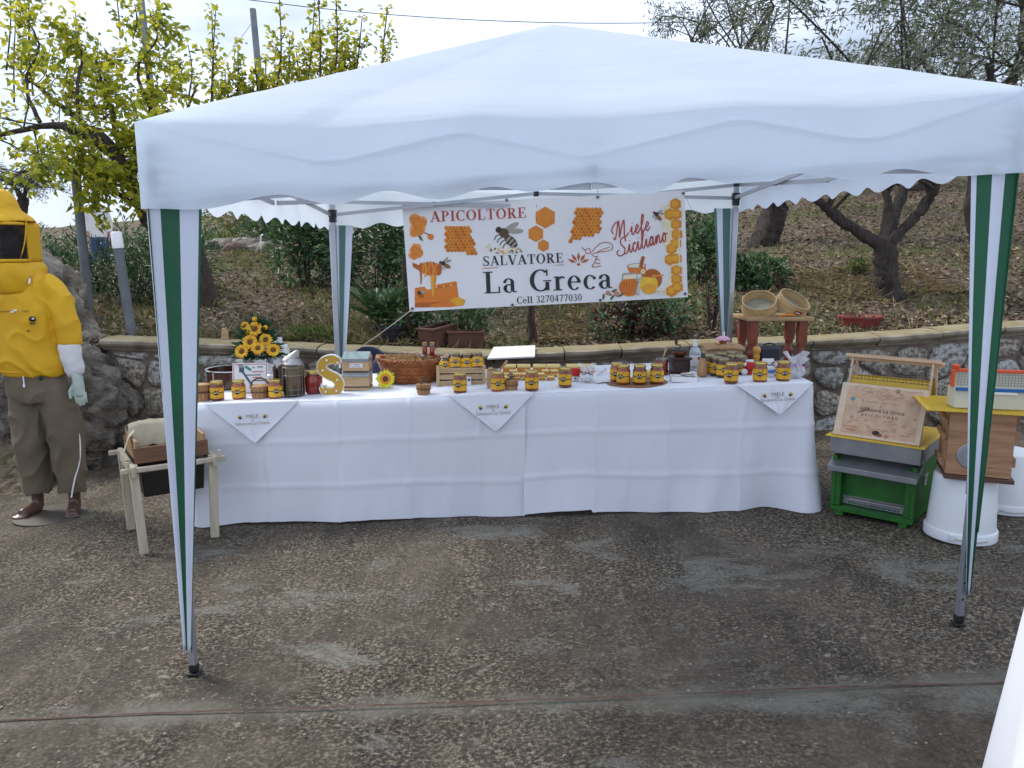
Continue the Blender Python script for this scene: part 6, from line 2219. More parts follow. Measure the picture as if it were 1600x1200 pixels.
# ---- green hive
M_GREEN = mat('green_paint', (0.013, 0.125, 0.009), (0.010, 0.080, 0.008), rough=0.5, scale=11, detail=9, bump=0.15, bscale=40, lo=0.42, hi=0.72)
M_GRILL = mat('metal_grille', (0.42, 0.45, 0.48), (0.34, 0.37, 0.40), rough=0.35, metal=0.8, scale=8)
HA = math.atan2(4.029 - 4.306, 2.147 - 1.811)
HO = Vector((1.811, 4.306, gz(1.98)))
hv = thing('green_beehive', 'green wooden beehive with grey metal lid at the right table end', 'beehive', HO, HA)
HW, HD = 0.435, 0.50
t_ = 0.024
MB().box((HW / 2, HD / 2, 0.045), (HW, HD, 0.03)).build('floor_board', M_GREEN, hv, bevel=0.002)
for x in (0.05, HW - 0.05):
    MB().box((x, HD / 2, 0.016), (0.045, HD * 0.98, 0.030)).build('runner', M_GREEN, hv, bevel=0.003)
for x in (t_ / 2, HW - t_ / 2):
    MB().box((x, HD / 2, 0.205), (t_, HD - 0.002, 0.288)).build('side_wall', M_GREEN, hv, bevel=0.002)
MB().box((HW / 2, 0.075, 0.205), (HW - 2 * t_, t_, 0.288)).build('front_wall', M_GREEN, hv)
MB().box((HW / 2, HD - t_ / 2 - 0.001, 0.205), (HW - 2 * t_, t_, 0.288)).build('back_wall', M_GREEN, hv)
for x in (t_ + 0.014, HW - t_ - 0.014):
    MB().box((x, 0.020, 0.195), (0.028, 0.034, 0.265)).build('front_cheek', M_GREEN, hv, bevel=0.002)
gr = MB().box((HW / 2, 0.058, 0.090), (0.335, 0.006, 0.050)).build('entrance_grille', M_GRILL, hv, bevel=0.001)
MB().box((HW / 2, 0.052, 0.108), (0.30, 0.006, 0.012)).build('grille_rail', M_INOX, gr)
MB().box((HW / 2 + 0.005, 0.051, 0.092), (0.28, 0.005, 0.006)).build('grille_rail', M_INOX, gr)
for i in range(22):
    MB().box((HW / 2 - 0.13 + i * 0.0124, 0.0545, 0.076), (0.0068, 0.002, 0.010)).build('grille_hole', M_BLACKP, gr)
m = MB()
m.add([(-0.012, -0.050, 0.300), (HW + 0.012, -0.050, 0.300), (HW + 0.012, 0.08, 0.352), (-0.012, 0.08, 0.352), (-0.012, -0.050, 0.270), (HW + 0.012, -0.050, 0.270), (HW + 0.012, 0.08, 0.322), (-0.012, 0.08, 0.322)], [(0, 1, 2, 3), (7, 6, 5, 4), (4, 5, 1, 0), (5, 6, 2, 1), (6, 7, 3, 2), (7, 4, 0, 3)])
m.build('porch_roof', M_GALV, hv, bevel=0.002)
MB().box((HW / 2, 0.07, 0.361), (HW - 0.01, 0.03, 0.022)).build('porch_rail', M_GALV, hv, bevel=0.002)
LZ0, LZ1 = 0.362, 0.458
MB().box((HW / 2, HD / 2 + 0.005, (LZ0 + LZ1) / 2 + 0.004), (HW + 0.03, HD + 0.04, LZ1 - LZ0)).build('metal_lid', M_GALV, hv, bevel=0.003)
lt = MB().box((HW + 0.004, HD * 0.36, 0.250), (0.008, 0.045, 0.05)).build('latch_plate', M_INOX, hv, bevel=0.001)
MB().tube([(HW + 0.012, HD * 0.36 - 0.02, 0.225), (HW + 0.016, HD * 0.36 - 0.015, 0.285), (HW + 0.016, HD * 0.36 + 0.015, 0.285), (HW + 0.012, HD * 0.36 + 0.02, 0.225)], 0.004, 6, closed=True).build('latch_wire', M_INOX, lt)
HX = TR(*HO) @ RZ(HA)
def hp(x, y, z):
    return HX @ Vector((x, y, z))
TOPZ = LZ1 + 0.005
M_YELP = mat('yellow_plastic', (0.72, 0.48, 0.025), (0.64, 0.42, 0.02), rough=0.4, scale=5)
def yellow_sheet(name, label, loc, rz, w, d, hole=True):
    o_ = thing(name, label, 'queen excluder', loc, rz, 'yellow plastic queen excluders')
    th = 0.006
    bw = 0.02
    for (x, y, sx, sy) in ((w / 2, bw / 2, w, bw), (w / 2, d - bw / 2, w, bw), (bw / 2, d / 2, bw, d - 2 * bw), (w - bw / 2, d / 2, bw, d - 2 * bw)):
        MB().box((x, y, th / 2), (sx, sy, th)).build('border_strip', M_YELP, o_)
    n = 34
    for i in range(n):
        x = bw + (i + .5) * (w - 2 * bw) / n
        MB().box((x, d / 2, th / 2), ((w - 2 * bw) / n * 0.66, d - 2 * bw - 0.0005, th * 0.7)).build('grid_bar', M_YELP, o_)
    for j in range(1, 9):
        MB().box((w / 2, bw + (d - 2 * bw) * j / 9, th * 0.9), (w - 2 * bw, 0.008, th * .35)).build('cross_bar', M_YELP, o_)
    return o_
yellow_sheet('queen_excluder', 'yellow plastic grid sheet lying on the green hive lid', hp(-0.035, -0.045, TOPZ), HA, 0.505, 0.585)
# engraved board
BZ = TOPZ + 0.008
M_BOARD = wood('birch_board', (0.66, 0.52, 0.38), (0.60, 0.46, 0.33), rough=0.6, axis='X', scale=5)
M_BURN = mat('burnt_ink', (0.20, 0.10, 0.06), rough=0.8)
M_BURNR = mat('sepia_ink', (0.45, 0.21, 0.12), rough=0.8)
M_BURNO = mat('orange_ink', (0.52, 0.16, 0.07), rough=0.8)
M_BURNK = mat('black_ink', (0.05, 0.03, 0.03), rough=0.8)
M_BURNF = mat('sepia_wash', (0.60, 0.42, 0.29), (0.50, 0.33, 0.22), rough=0.8, scale=16, detail=8)
bd = thing('engraved_board', 'pale wooden board with burnt drawings and lettering on the green hive', 'board', hp(-0.01, -0.005, BZ), HA)
bd.rotation_euler = (radians(-24), 0, HA)
BW, BH_ = 0.445, 0.305
MB().box((BW / 2, 0.010, BH_ / 2), (BW, 0.020, BH_)).build('panel', M_BOARD, bd, bevel=0.002)
MB().box((BW / 2 + 0.005, -0.0004, BH_ / 2), (BW * 0.86, 0.0008, BH_ * 0.90)).build('sepia_field', M_BURNF, bd)
def burn(body, x, z, size, m_, k=1):
    text_obj('engraved_lettering', body, size, m_, bd, TR(x, -0.0012 - 0.0004 * k, z) @ RX(pi / 2))
burn('Salvatore La Greca', BW / 2 + 0.01, BH_ * 0.50, 0.030, M_BURNK)
burn('A P I C O L T O R E', BW / 2, BH_ * 0.40, 0.022, M_BURNK)
burn('A z i e n d a   A g r i c o l a', BW / 2 - 0.005, BH_ * 0.66, 0.018, M_BURN)
burn('di', BW / 2, BH_ * 0.59, 0.016, M_BURN)
burn('apis mellifera', BW * 0.2, BH_ * 0.17, 0.016, M_BURNO)
burn('siciliana', BW * 0.2, BH_ * 0.11, 0.016, M_BURNO)
burn('miele', BW * 0.86, BH_ * 0.84, 0.018, M_BURNO)
burn('natura', BW * 0.82, BH_ * 0.12, 0.018, M_BURNO)
def bl(pts, w, m_, k=1, nm='engraved_line'):
    P = catmull([(p[0], 0, p[1]) for p in pts], 5) if len(pts) > 2 else [Vector((p[0], 0, p[1])) for p in pts]
    m_b = MB(); vs, fs = [], []
    for i, q in enumerate(P):
        t = P[min(i + 1, len(P) - 1)] - P[max(i - 1, 0)]
        t.normalize()
        n = Vector((-t.z, 0, t.x)) * w / 2
        vs += [q - n + Vector((0, -0.0012 - 0.0003 * k, 0)), q + n + Vector((0, -0.0012 - 0.0003 * k, 0))]
    fs = [(2 * i, 2 * i + 1, 2 * i + 3, 2 * i + 2) for i in range(len(P) - 1)]
    m_b.add(vs, fs)
    return m_b.build(nm, m_, bd)
for r_ in (0.034, 0.027):
    bl([(BW * .5 + r_ * cos(a), BH_ * .84 + r_ * sin(a)) for a in [i * 2 * pi / 16 for i in range(17)]], 0.002, M_BURNR)
bl([(BW * .47, BH_ * .87), (BW * .53, BH_ * .87), (BW * .53, BH_ * .81), (BW * .47, BH_ * .81), (BW * .47, BH_ * .87)], 0.003, M_BURNR)
def star(x, z, r_, m_, n=10):
    m_b = MB()
    for i in range(n):
        a = i * 2 * pi / n
        L = r_ * (1 if i % 2 else .7)
        c0 = Vector((x, -0.0016, z)); d = Vector((cos(a), 0, sin(a))); s_ = Vector((-sin(a), 0, cos(a))) * r_ * .09
        m_b.add([c0 + d * r_ * .15 - s_, c0 + d * L, c0 + d * r_ * .15 + s_], [(0, 1, 2)])
    m_b.build('engraved_star', m_, bd)
star(BW * .66, BH_ * .92, 0.022, M_BURN)
star(BW * .62, BH_ * .08, 0.020, M_BURNO)
star(BW * .84, BH_ * .72, 0.012, M_BURNR)
for (x, z, r_, m_) in ((.71, .86, .008, M_BURNO), (.80, .30, .008, M_BURNO), (.19, .35, .008, M_BURN), (.36, .33, .007, M_BURNO), (.88, .77, .007, M_BURNK), (.16, .70, .009, M_INKB), (.70, .20, .007, M_BURNR), (.40, .22, .006, M_BURNR), (.90, .45, .006, M_BURNR)):
    bl([(BW * x + r_ * cos(a), BH_ * z + r_ * sin(a)) for a in [i * 2 * pi / 10 for i in range(11)]], 0.0032, m_)
MB().ball((BW * .16, -0.001, BH_ * .70), (0.009, 0.001, 0.008), 10, 5).build('blue_spot', mat('blue_spot', (0.10, 0.40, 0.55), rough=.7), bd)
MB().ball((BW * .88, -0.001, BH_ * .77), (0.011, 0.001, 0.008), 10, 5).build('pink_spot', mat('pink_spot', (0.55, 0.25, 0.28), rough=.7), bd)
rr_ = random.Random(21)
for i in range(34):
    x, z = rr_.uniform(.10, .90), rr_.choice([rr_.uniform(.08, .34), rr_.uniform(.72, .94)])
    pts = [(BW * x, BH_ * z)]
    for q_ in range(4):
        pts.append((pts[-1][0] + rr_.uniform(.004, .022), pts[-1][1] + rr_.uniform(-.014, .014)))
    if pts[-1][0] < BW * .95:
        bl(pts, 0.0016, rr_.choice([M_BURNR, M_BURNR, M_BURNO, M_BURN]), 2)
MB().ball((BW * .50, -0.001, BH_ * .12), (0.020, 0.0014, 0.014), 10, 6).build('engraved_bee', M_BURNK, bd)
MB().ball((BW * .54, -0.001, BH_ * .09), (0.016, 0.0012, 0.010), 10, 6).build('engraved_bee_body', M_BURN, bd)
bl([(BW * .24, BH_ * .46), (BW * .32, BH_ * .50), (BW * .37, BH_ * .56), (BW * .30, BH_ * .55)], 0.004, M_BURNK, 2)
# hive frames in an A behind the board
M_FRAME = wood('frame_pine', (0.62, 0.44, 0.29), (0.52, 0.35, 0.21), rough=0.6, axis='X', scale=6)
M_WAX = mat('wax_foundation', (0.60, 0.40, 0.04), (0.52, 0.34, 0.035), rough=0.5, scale=40, bump=0.3)
M_THIN = mat('frame_wire', (0.13, 0.13, 0.13), rough=0.4, metal=0.6)
def hive_frame(loc, tilt, label, wax=0.60, wires=True):
    o_ = thing('hive_frame', label, 'hive frame', loc, HA, 'pale hive frames on the green hive')
    o_.rotation_euler = (tilt, 0, HA)
    w, h = 0.435, 0.290
    MB().box((w / 2, 0, h - 0.010), (w + 0.055, 0.026, 0.020)).build('top_bar', M_FRAME, o_, bevel=0.0015)
    for x in (0.010, w - 0.010):
        MB().box((x, 0, (h - 0.022) / 2 + 0.001), (0.010, 0.024, h - 0.024)).build('end_bar', M_FRAME, o_, bevel=0.0015)
    MB().box((w / 2, 0, 0.006), (w - 0.034, 0.016, 0.010)).build('bottom_bar', M_FRAME, o_, bevel=0.0015)
    MB().box((w / 2, 0, 0.012 + (h - 0.034) * wax / 2), (w - 0.033, 0.003, (h - 0.034) * wax)).build('wax_sheet', M_WAX, o_)
    if wires:
        for i in range(20):
            x = 0.030 + i * (w - 0.06) / 19
            MB().tube([(x, -0.003, 0.012 + (h - 0.034) * (wax - 0.08)), (x, -0.003, h - 0.062 + 0.004 * (i % 2))], 0.0009, 4).build('support_wire', M_THIN, o_)
        MB().tube([(0.014, -0.003, h - 0.058), (w - 0.014, -0.003, h - 0.058)], 0.0011, 4).build('cross_wire', M_THIN, o_)
        MB().tube([(0.014, -0.003, 0.012 + (h - 0.034) * (wax - 0.05)), (w - 0.014, -0.003, 0.012 + (h - 0.034) * (wax - 0.05))], 0.0011, 4).build('cross_wire', M_THIN, o_)
    return o_
hive_frame(hp(0.0, 0.145, BZ + 0.150), radians(-14), 'wired pale hive frame with yellow wax, nearer one of the pair')
hive_frame(hp(0.005, 0.330, BZ + 0.130), radians(14), 'pale hive frame leaning against the nearer one from behind', wax=0.66, wires=False)
o = thing('frame_rack', 'small wooden rack holding the two hive frames upright', 'rack', hp(0.06, 0.12, BZ), HA)
for x in (0.03, 0.29):
    MB().box((x, 0.12, 0.075), (0.02, 0.28, 0.150)).build('rack_cheek', M_FRAME, o, bevel=0.002)
MB().box((0.16, 0.12, 0.010), (0.24, 0.04, 0.018)).build('rack_bar', M_FRAME, o)

# ---- buckets, nucleus box, yellow grid and feeder
M_BUCK = mat('white_bucket', (0.74, 0.77, 0.78), (0.68, 0.71, 0.73), rough=0.32, scale=3, bump=0.02)
def bucket(x, y, label):
    o_ = thing('white_bucket', label, 'bucket', (x, y, gz(x)), 0.6, 'upturned white buckets')
    MB().lathe([(0.168, 0.002), (0.172, 0.006), (0.172, 0.050), (0.168, 0.056), (0.163, 0.058), (0.160, 0.075), (0.146, 0.325), (0.140, 0.336), (0.02, 0.338)], 48).build('bucket_wall', M_BUCK, o_, angle=40)
    MB().tube([(0.174 * cos(a), 0.174 * sin(a), 0.040 - 0.016 * cos((a + 2.3) * 2.0)) for a in [-2.9 + i * 0.09 for i in range(12)]], 0.0025, 5).build('wire_handle', M_WIRE, o_)
    for a in (-2.9, -0.1):
        MB().box((0.174 * cos(a), 0.174 * sin(a), 0.035), (0.016, 0.03, 0.03), None).build('handle_lug', M_BUCK, o_, bevel=0.003)
    return o_
b1 = (2.345, 3.93)
bucket(b1[0], b1[1], 'upturned white bucket carrying the wooden nucleus box')
bucket(2.80, 4.32, 'upturned white bucket standing empty behind the nucleus box')
M_NUC = wood('weathered_pine', (0.44, 0.25, 0.135), (0.30, 0.155, 0.08), rough=0.7, axis='X', scale=4)
NZ0 = gz(b1[0]) + 0.341
nu = thing('nucleus_box', 'weathered wooden nucleus hive box with round metal disc on a bucket', 'hive box', (b1[0] + 0.02, b1[1] - 0.02, NZ0), radians(-22))
NW, NDp, NH = 0.285, 0.30, 0.355
MB().box((0, -NDp / 2 + 0.012, 0.024 + NH * .465), (NW, 0.024, NH * 0.93 - 0.0016)).build('front_board', M_NUC, nu, bevel=0.002)
for k in range(3):
    MB().box((0, NDp / 2 - 0.012, 0.024 + NH * (k + .5) / 3 * 0.93), (NW, 0.024, NH * 0.93 / 3 - 0.0016)).build('back_plank', M_NUC, nu, bevel=0.002)
    for sx in (-1, 1):
        MB().box((sx * (NW / 2 - 0.012), 0, 0.024 + NH * (k + .5) / 3 * 0.93), (0.023, NDp - 0.05, NH * 0.93 / 3 - 0.0016)).build('side_plank', M_NUC, nu, bevel=0.002)
MB().box((0.006, 0, 0.011), (NW + 0.02, NDp + 0.02, 0.021)).build('base_board', wood('dark_base', (0.12, 0.055, 0.035), (0.08, 0.038, 0.024)), nu, bevel=0.002)
for z in (0.10, 0.235, 0.315):
    MB().box((NW / 2 + 0.010, 0.0, z), (0.020, NDp * 0.8, 0.045)).build('side_batten', M_NUC, nu, bevel=0.002)
    MB().box((-NW / 2 - 0.010, 0.0, z - 0.03), (0.020, NDp * 0.8, 0.03)).build('side_batten', M_NUC, nu, bevel=0.002)
ds = MB().lathe([(0.064, 0), (0.064, 0.004), (0.061, 0.005), (0.002, 0.0052)], 36, TR(-0.035, -NDp / 2, 0.125) @ RX(pi / 2)).build('entrance_disc', M_GRILL, nu, angle=18)
for i in range(3):
    MB().box((-0.043 + i * 0.011, -NDp / 2 - 0.006, 0.088), (0.0055, 0.002, 0.024)).build('disc_slot', M_BLACKP, ds)
MB().box((0.015, -NDp / 2 - 0.004, 0.315), (0.02, 0.006, 0.05)).build('clasp', M_INOX, nu, bevel=0.001)
NT = NZ0 + 0.024 + NH * 0.93 + 0.001
ga = radians(-18)
yellow_sheet('queen_excluder', 'yellow plastic grid sheet on top of the wooden nucleus box', tuple(Vector((b1[0], b1[1], NT)) + RZ(ga) @ Vector((-0.25, -0.23, 0))), ga, 0.50, 0.42)
fa = radians(-12)
fd = thing('pollen_box', 'cream plastic pollen box with orange frame and blue bar', 'plastic box', (b1[0] + 0.015, b1[1] - 0.10, NT + 0.007), fa)
M_CREAMP = mat('cream_plastic', (0.62, 0.60, 0.47), (0.56, 0.54, 0.42), rough=0.4, scale=5)
M_ORP = mat('orange_red_plastic', (0.75, 0.10, 0.02), (0.66, 0.085, 0.018), rough=0.4, scale=5)
M_BLUEP = mat('blue_plastic', (0.010, 0.13, 0.40), rough=0.35)
FW = 0.345
MB().box((0, 0, 0.0505), (FW, 0.11, 0.10)).build('tray', M_CREAMP, fd, bevel=0.004)
MB().box((0, -0.01, 0.140), (FW - 0.02, 0.004, 0.072)).build('mesh_panel', M_CREAMP, fd)
for i in range(22):
    MB().box((-FW / 2 + 0.025 + i * (FW - 0.05) / 21, -0.0135, 0.140), (0.0022, 0.002, 0.066)).build('mesh_bar', mat('mesh_grey', (0.35, 0.34, 0.28), rough=.5), fd)
for j in range(5):
    MB().box((0, -0.0152, 0.114 + j * 0.013), (FW - 0.03, 0.001, 0.0022)).build('mesh_bar', MATS['mesh_grey'], fd)
MB().box((0, -0.062, 0.098), (FW, 0.012, 0.016)).build('blue_bar', M_BLUEP, fd, bevel=0.003)
MB().box((0.0, -0.060, 0.082), (FW * .6, 0.010, 0.014)).build('white_tab', M_WHITEP, fd, bevel=0.002)
MB().box((0, -0.01, 0.184), (FW + 0.008, 0.022, 0.016)).build('top_rail', M_ORP, fd, bevel=0.003)
for sx in (-1, 1):
    MB().box((sx * (FW / 2 + 0.004), -0.02, 0.145), (0.014, 0.03, 0.085)).build('end_rail', M_ORP, fd, bevel=0.003)
    MB().lathe([(0.015, 0), (0.018, 0.004), (0.018, 0.020), (0.013, 0.024)], 14, TR(sx * (FW / 2 - 0.01), -0.01, 0.188)).build('corner_knob', M_ORP, fd)

# ---- wooden trestle stand on the left
M_CREAMW = mat('cream_paint_wood', (0.52, 0.46, 0.35), (0.42, 0.36, 0.26), rough=0.65, scale=6, stretch=(6, 6, .7), bump=0.15)
M_DARKB = mat('dark_basin', (0.014, 0.011, 0.010), rough=0.35)
M_BRNW = wood('brown_box_wood', (0.20, 0.095, 0.045), (0.12, 0.055, 0.028), axis='X')
M_TANW = wood('tan_box_wood', (0.38, 0.24, 0.12), (0.28, 0.17, 0.085), axis='X')
M_SACK = mat('cream_sackcloth', (0.46, 0.41, 0.29), (0.38, 0.33, 0.23), rough=0.9, scale=8, bump=0.3, bscale=120, bdist=0.003)
FLf, FRf = on(226, 866), on(336, 841)
sa = math.atan2(FRf.y - FLf.y, FRf.x - FLf.x)
sd = thing('trestle_stand', 'cream wooden trestle stand holding a dark basin left of the table', 'stand', (FLf.x, FLf.y, gz(FLf.x + 0.15)), sa)
SW, SD_ = (FRf - FLf).length, 0.46
for (x, lean) in ((0.0, 1), (SW, -1)):
    for (y, ly) in ((0.0, 1), (SD_, -1)):
        z0 = SLOPE * (x - 0.15)
        MB().bar((x, y, z0 + 0.004), (x - lean * 0.020, y - ly * 0.02 * 0 + ly * 0.02, 0.500), 0.045, 0.030, up=(0, 1, 0)).build('leg', M_CREAMW, sd, bevel=0.003)
for (x, s_) in ((-0.022, 1), (SW + 0.022, -1)):
    MB().bar((x, -0.03, 0.47), (x, SD_ + 0.03, 0.47), 0.024, 0.06).build('side_rail', M_CREAMW, sd, bevel=0.003)
for y in (-0.012, SD_ + 0.012):
    MB().bar((-0.085, y, 0.478), (SW + 0.085, y, 0.478), 0.020, 0.030).build('cross_rail', M_CREAMW, sd, bevel=0.006)
for x in (-0.05, SW + 0.05):
    MB().lathe([(0.009, 0), (0.009, 0.035)], 10, TR(x, -0.03, 0.498) @ RX(0.0)).build('peg', M_CREAMW, sd)
bs = thing('dark_basin', 'dark basin hanging between the rails of the trestle stand', 'basin', tuple(sd.matrix_basis @ Vector((SW / 2, SD_ / 2, 0.30))), sa)
MB().box((0, 0, 0.075), (SW - 0.06, SD_ - 0.10, 0.15), taper=(1.06, 1.06)).build('basin_body', M_DARKB, bs, bevel=0.008)
bx_ = thing('open_box', 'open brown wooden box set on the trestle stand', 'box', tuple(sd.matrix_basis @ Vector((SW / 2, SD_ / 2, 0.497))), sa)
for (y, m_) in ((-SD_ / 2 + 0.05, M_BRNW), (SD_ / 2 - 0.05, M_TANW)):
    MB().box((0, y, 0.045), (SW + 0.01, 0.016, 0.088)).build('long_board', m_, bx_, bevel=0.002)
for x in (-SW / 2 + 0.012, SW / 2 - 0.012):
    MB().box((x, 0, 0.062), (0.016, SD_ - 0.118, 0.120)).build('end_board', M_TANW, bx_, bevel=0.002)
MB().box((0, 0, 0.008), (SW - 0.03, SD_ - 0.12, 0.012)).build('bottom_board', M_BRNW, bx_)
ck_ = thing('sackcloth', 'cream sackcloth draped over the open box on the stand', 'cloth', tuple(sd.matrix_basis @ Vector((SW / 2 - 0.03, SD_ / 2 + 0.04, 0.62))), sa)
def sack(u, v):
    x = lerp(-0.15, 0.13, u)
    prof = interp([(0, -0.09), (0.2, 0.035), (0.45, 0.055), (0.6, 0.045), (1, -0.075)], v)
    y = interp([(0, 0.17), (0.2, 0.14), (0.45, 0.10), (0.6, 0.05), (1, -0.02)], v)
    return (x + 0.012 * nz(u * 3, v * 3), y + 0.012 * nz(u * 5, v * 4, 3), prof + 0.012 * nz(u * 6, v * 2, 5) - 0.02 * (2 * u - 1) ** 4)
MB().grid(sack, 26, 26).build('cloth_sheet', M_SACK, ck_, angle=80, solid=0.003)
def strap(u, v):
    t = v
    x = interp([(0, -0.13), (.3, -0.175), (.6, -0.215), (1, -0.225)], t) + (u - .5) * 0.01
    y = lerp(-0.06, -0.20, t) + (u - .5) * 0.075
    z = interp([(0, 0.03), (.25, 0.005), (.5, -0.07), (1, -0.24)], t)
    return (x, y + 0.01 * nz(v * 4, u), z)
MB().grid(strap, 6, 20).build('hanging_end', M_SACK, ck_, angle=80, solid=0.004)

# ---- beekeeper mannequin
M_YELC = mat('yellow_cloth', (0.72, 0.41, 0.006), (0.64, 0.35, 0.005), rough=0.7, scale=5, bump=0.12, bscale=200, bdist=0.003)
M_BRNC = mat('khaki_brown_cloth', (0.150, 0.118, 0.078), (0.118, 0.092, 0.060), rough=0.9, scale=5, bump=0.15, bscale=200, bdist=0.003)
M_WGLV = mat('white_canvas_cuff', (0.66, 0.66, 0.66), (0.56, 0.56, 0.57), rough=0.85, scale=7, bump=0.3, bscale=14, bdist=0.01)
M_GGLV = mat('pale_leather', (0.44, 0.52, 0.46), (0.36, 0.44, 0.39), rough=0.6, scale=8, bump=0.2)
M_SKINB = mat('bronze_plastic', (0.11, 0.060, 0.042), (0.08, 0.042, 0.03), rough=0.3)
M_VEIL = mat('black_veil', (0.012, 0.011, 0.011), rough=0.8, alpha=0.55)
def loft(mb_, rings, n=20, xf=None, cap=True):
    """rings: (centre, half x, half y)"""
    vs, fs = [], []
    for (c, a, b) in rings:
        for i in range(n):
            t = 2 * pi * i / n
            vs.append((c[0] + a * cos(t), c[1] + b * sin(t), c[2]))
    for j in range(len(rings) - 1):
        for i in range(n):
            k = (i + 1) % n
            fs.append((j * n + i, j * n + k, (j + 1) * n + k, (j + 1) * n + i))
    if cap:
        fs.append(tuple(range(n - 1, -1, -1)))
        fs.append(tuple((len(rings) - 1) * n + i for i in range(n)))
    return mb_.add(vs, fs, 0, xf)
MXY = (-3.06, 4.95)
mq = thing('beekeeper_mannequin', 'shop mannequin dressed in a yellow beekeeper jacket, veil and brown trousers', 'mannequin', (MXY[0], MXY[1], gz(MXY[0])), 0.05)
MB().lathe([(0.21, 0.004), (0.215, 0.006), (0.213, 0.012), (0.20, 0.014)], 36, TR(0.06, -0.06, 0)).build('base_plate', mat('base_grey', (0.10, 0.085, 0.07), rough=.5), mq)
m = MB()
loft(m, [((.02, 0, .915), .180, .125), ((.02, 0, .935), .205, .138), ((.02, 0, .985), .215, .148), ((.01, 0, 1.08), .205, .146), ((0, 0, 1.25), .205, .146), ((0, 0, 1.40), .208, .138), ((0, 0, 1.49), .188, .120), ((0, 0, 1.545), .135, .10), ((0, 0, 1.60), .085, .085)], 28)
for sg in (-1, 1):
    m.tube(catmull([(sg * .13, 0, 1.495), (sg * .205, -.01, 1.43), (sg * .245, -.02, 1.30), (sg * .262, -.03, 1.19), (sg * .268, -.035, 1.115)], 4), [.078, .083, .084, .083, .081, .079, .078, .077, .076, .074, .073, .071, .069, .068, .067, .066, .064], 16)
jk = fold_bake(remesh_obj(m.build('jacket', M_YELC, mq), 0.0085, 4), 0.014, 7.0, 5.0, 3.0, 0.016)
# jacket details
MB().tube([(-.10, -.146, 1.335), (.0, -.150, 1.338), (.10, -.140, 1.337)], 0.0035, 6).build('chest_zip', mat('zip_yellow', (0.48, 0.25, 0.01), rough=.5), jk)
for (x, z) in ((.012, 1.331), (.03, 1.340)):
    MB().box((x, -.157, z), (0.018, 0.006, 0.012)).build('zip_pull', M_WHITEP, jk, bevel=0.002)
MB().ball((.115, -.137, 1.285), (0.022, 0.006, 0.018), 10, 6).build('chest_emblem', M_LABELB, jk)
MB().ball((.122, -.142, 1.288), (0.008, 0.005, 0.007), 8, 5).build('emblem_mark', M_LABELW, jk)
MB().box((.115, -.140, 1.258), (0.034, 0.004, 0.008)).build('emblem_lettering', M_LABELB, jk)
MB().box((.09, -.149, 1.215), (0.014, 0.006, 0.010)).build('pocket_stud', M_BROWNPOT, jk, bevel=0.002)
MB().tube(catmull([(-.14, -.10, 1.545), (0, -.15, 1.475), (.08, -.125, 1.50), (.12, -.095, 1.55)], 6), 0.005, 6).build('collar_zip', mat('zip_tan', (0.50, 0.30, 0.10), rough=.4), jk)
MB().tube([(.113, -.115, 1.53), (.112, -.127, 1.50)], 0.006, 6).build('zip_pull', M_WHITEP, jk)
MB().tube([(.19 * cos(a), .135 * sin(a), .955) for a in [i * 2 * pi / 30 for i in range(30)]], 0.006, 6, closed=True).build('waist_elastic', M_YELC, jk)
m = MB()
loft(m, [((.02, 0, .95), .17, .115), ((.025, 0, .88), .188, .125), ((.03, 0, .80), .198, .130), ((.04, 0, .755), .190, .125)], 28)
for sg in (-1, 1):
    m.tube(catmull([(.04 + sg * .090, 0, .84), (.06 + sg * .105, -.005, .66), (.07 + sg * .115, -.01, .48), (.07 + sg * .118, 0, .30), (.07 + sg * .118, .0, .14)], 4), [.102, .106, .108, .109, .109, .108, .107, .106, .106, .105, .105, .103, .101, .098, .095, .092, .086], 18)
tr_ = fold_bake(remesh_obj(m.build('trousers', M_BRNC, mq), 0.0085, 4), 0.016, 8.0, 3.2, 2.5, 0.014)
MB().tube(catmull([(.222, -.03, .78), (.272, -.03, .55), (.275, -.05, .38), (.245, -.078, .25), (.215, -.085, .13)], 6), 0.005, 6).build('leg_piping', M_WHITEP, tr_)
MB().tube([(.02, -.130, .93), (.022, -.132, .88)], 0.004, 6).build('draw_cord', M_WHITEP, tr_)
MB().box((.022, -.134, .872), (0.012, 0.006, 0.02)).build('cord_toggle', M_WHITEP, tr_)
MB().ball((.115, -.115, .915), (0.012, 0.006, 0.016), 8, 5).build('trouser_badge', M_LABELB, tr_)
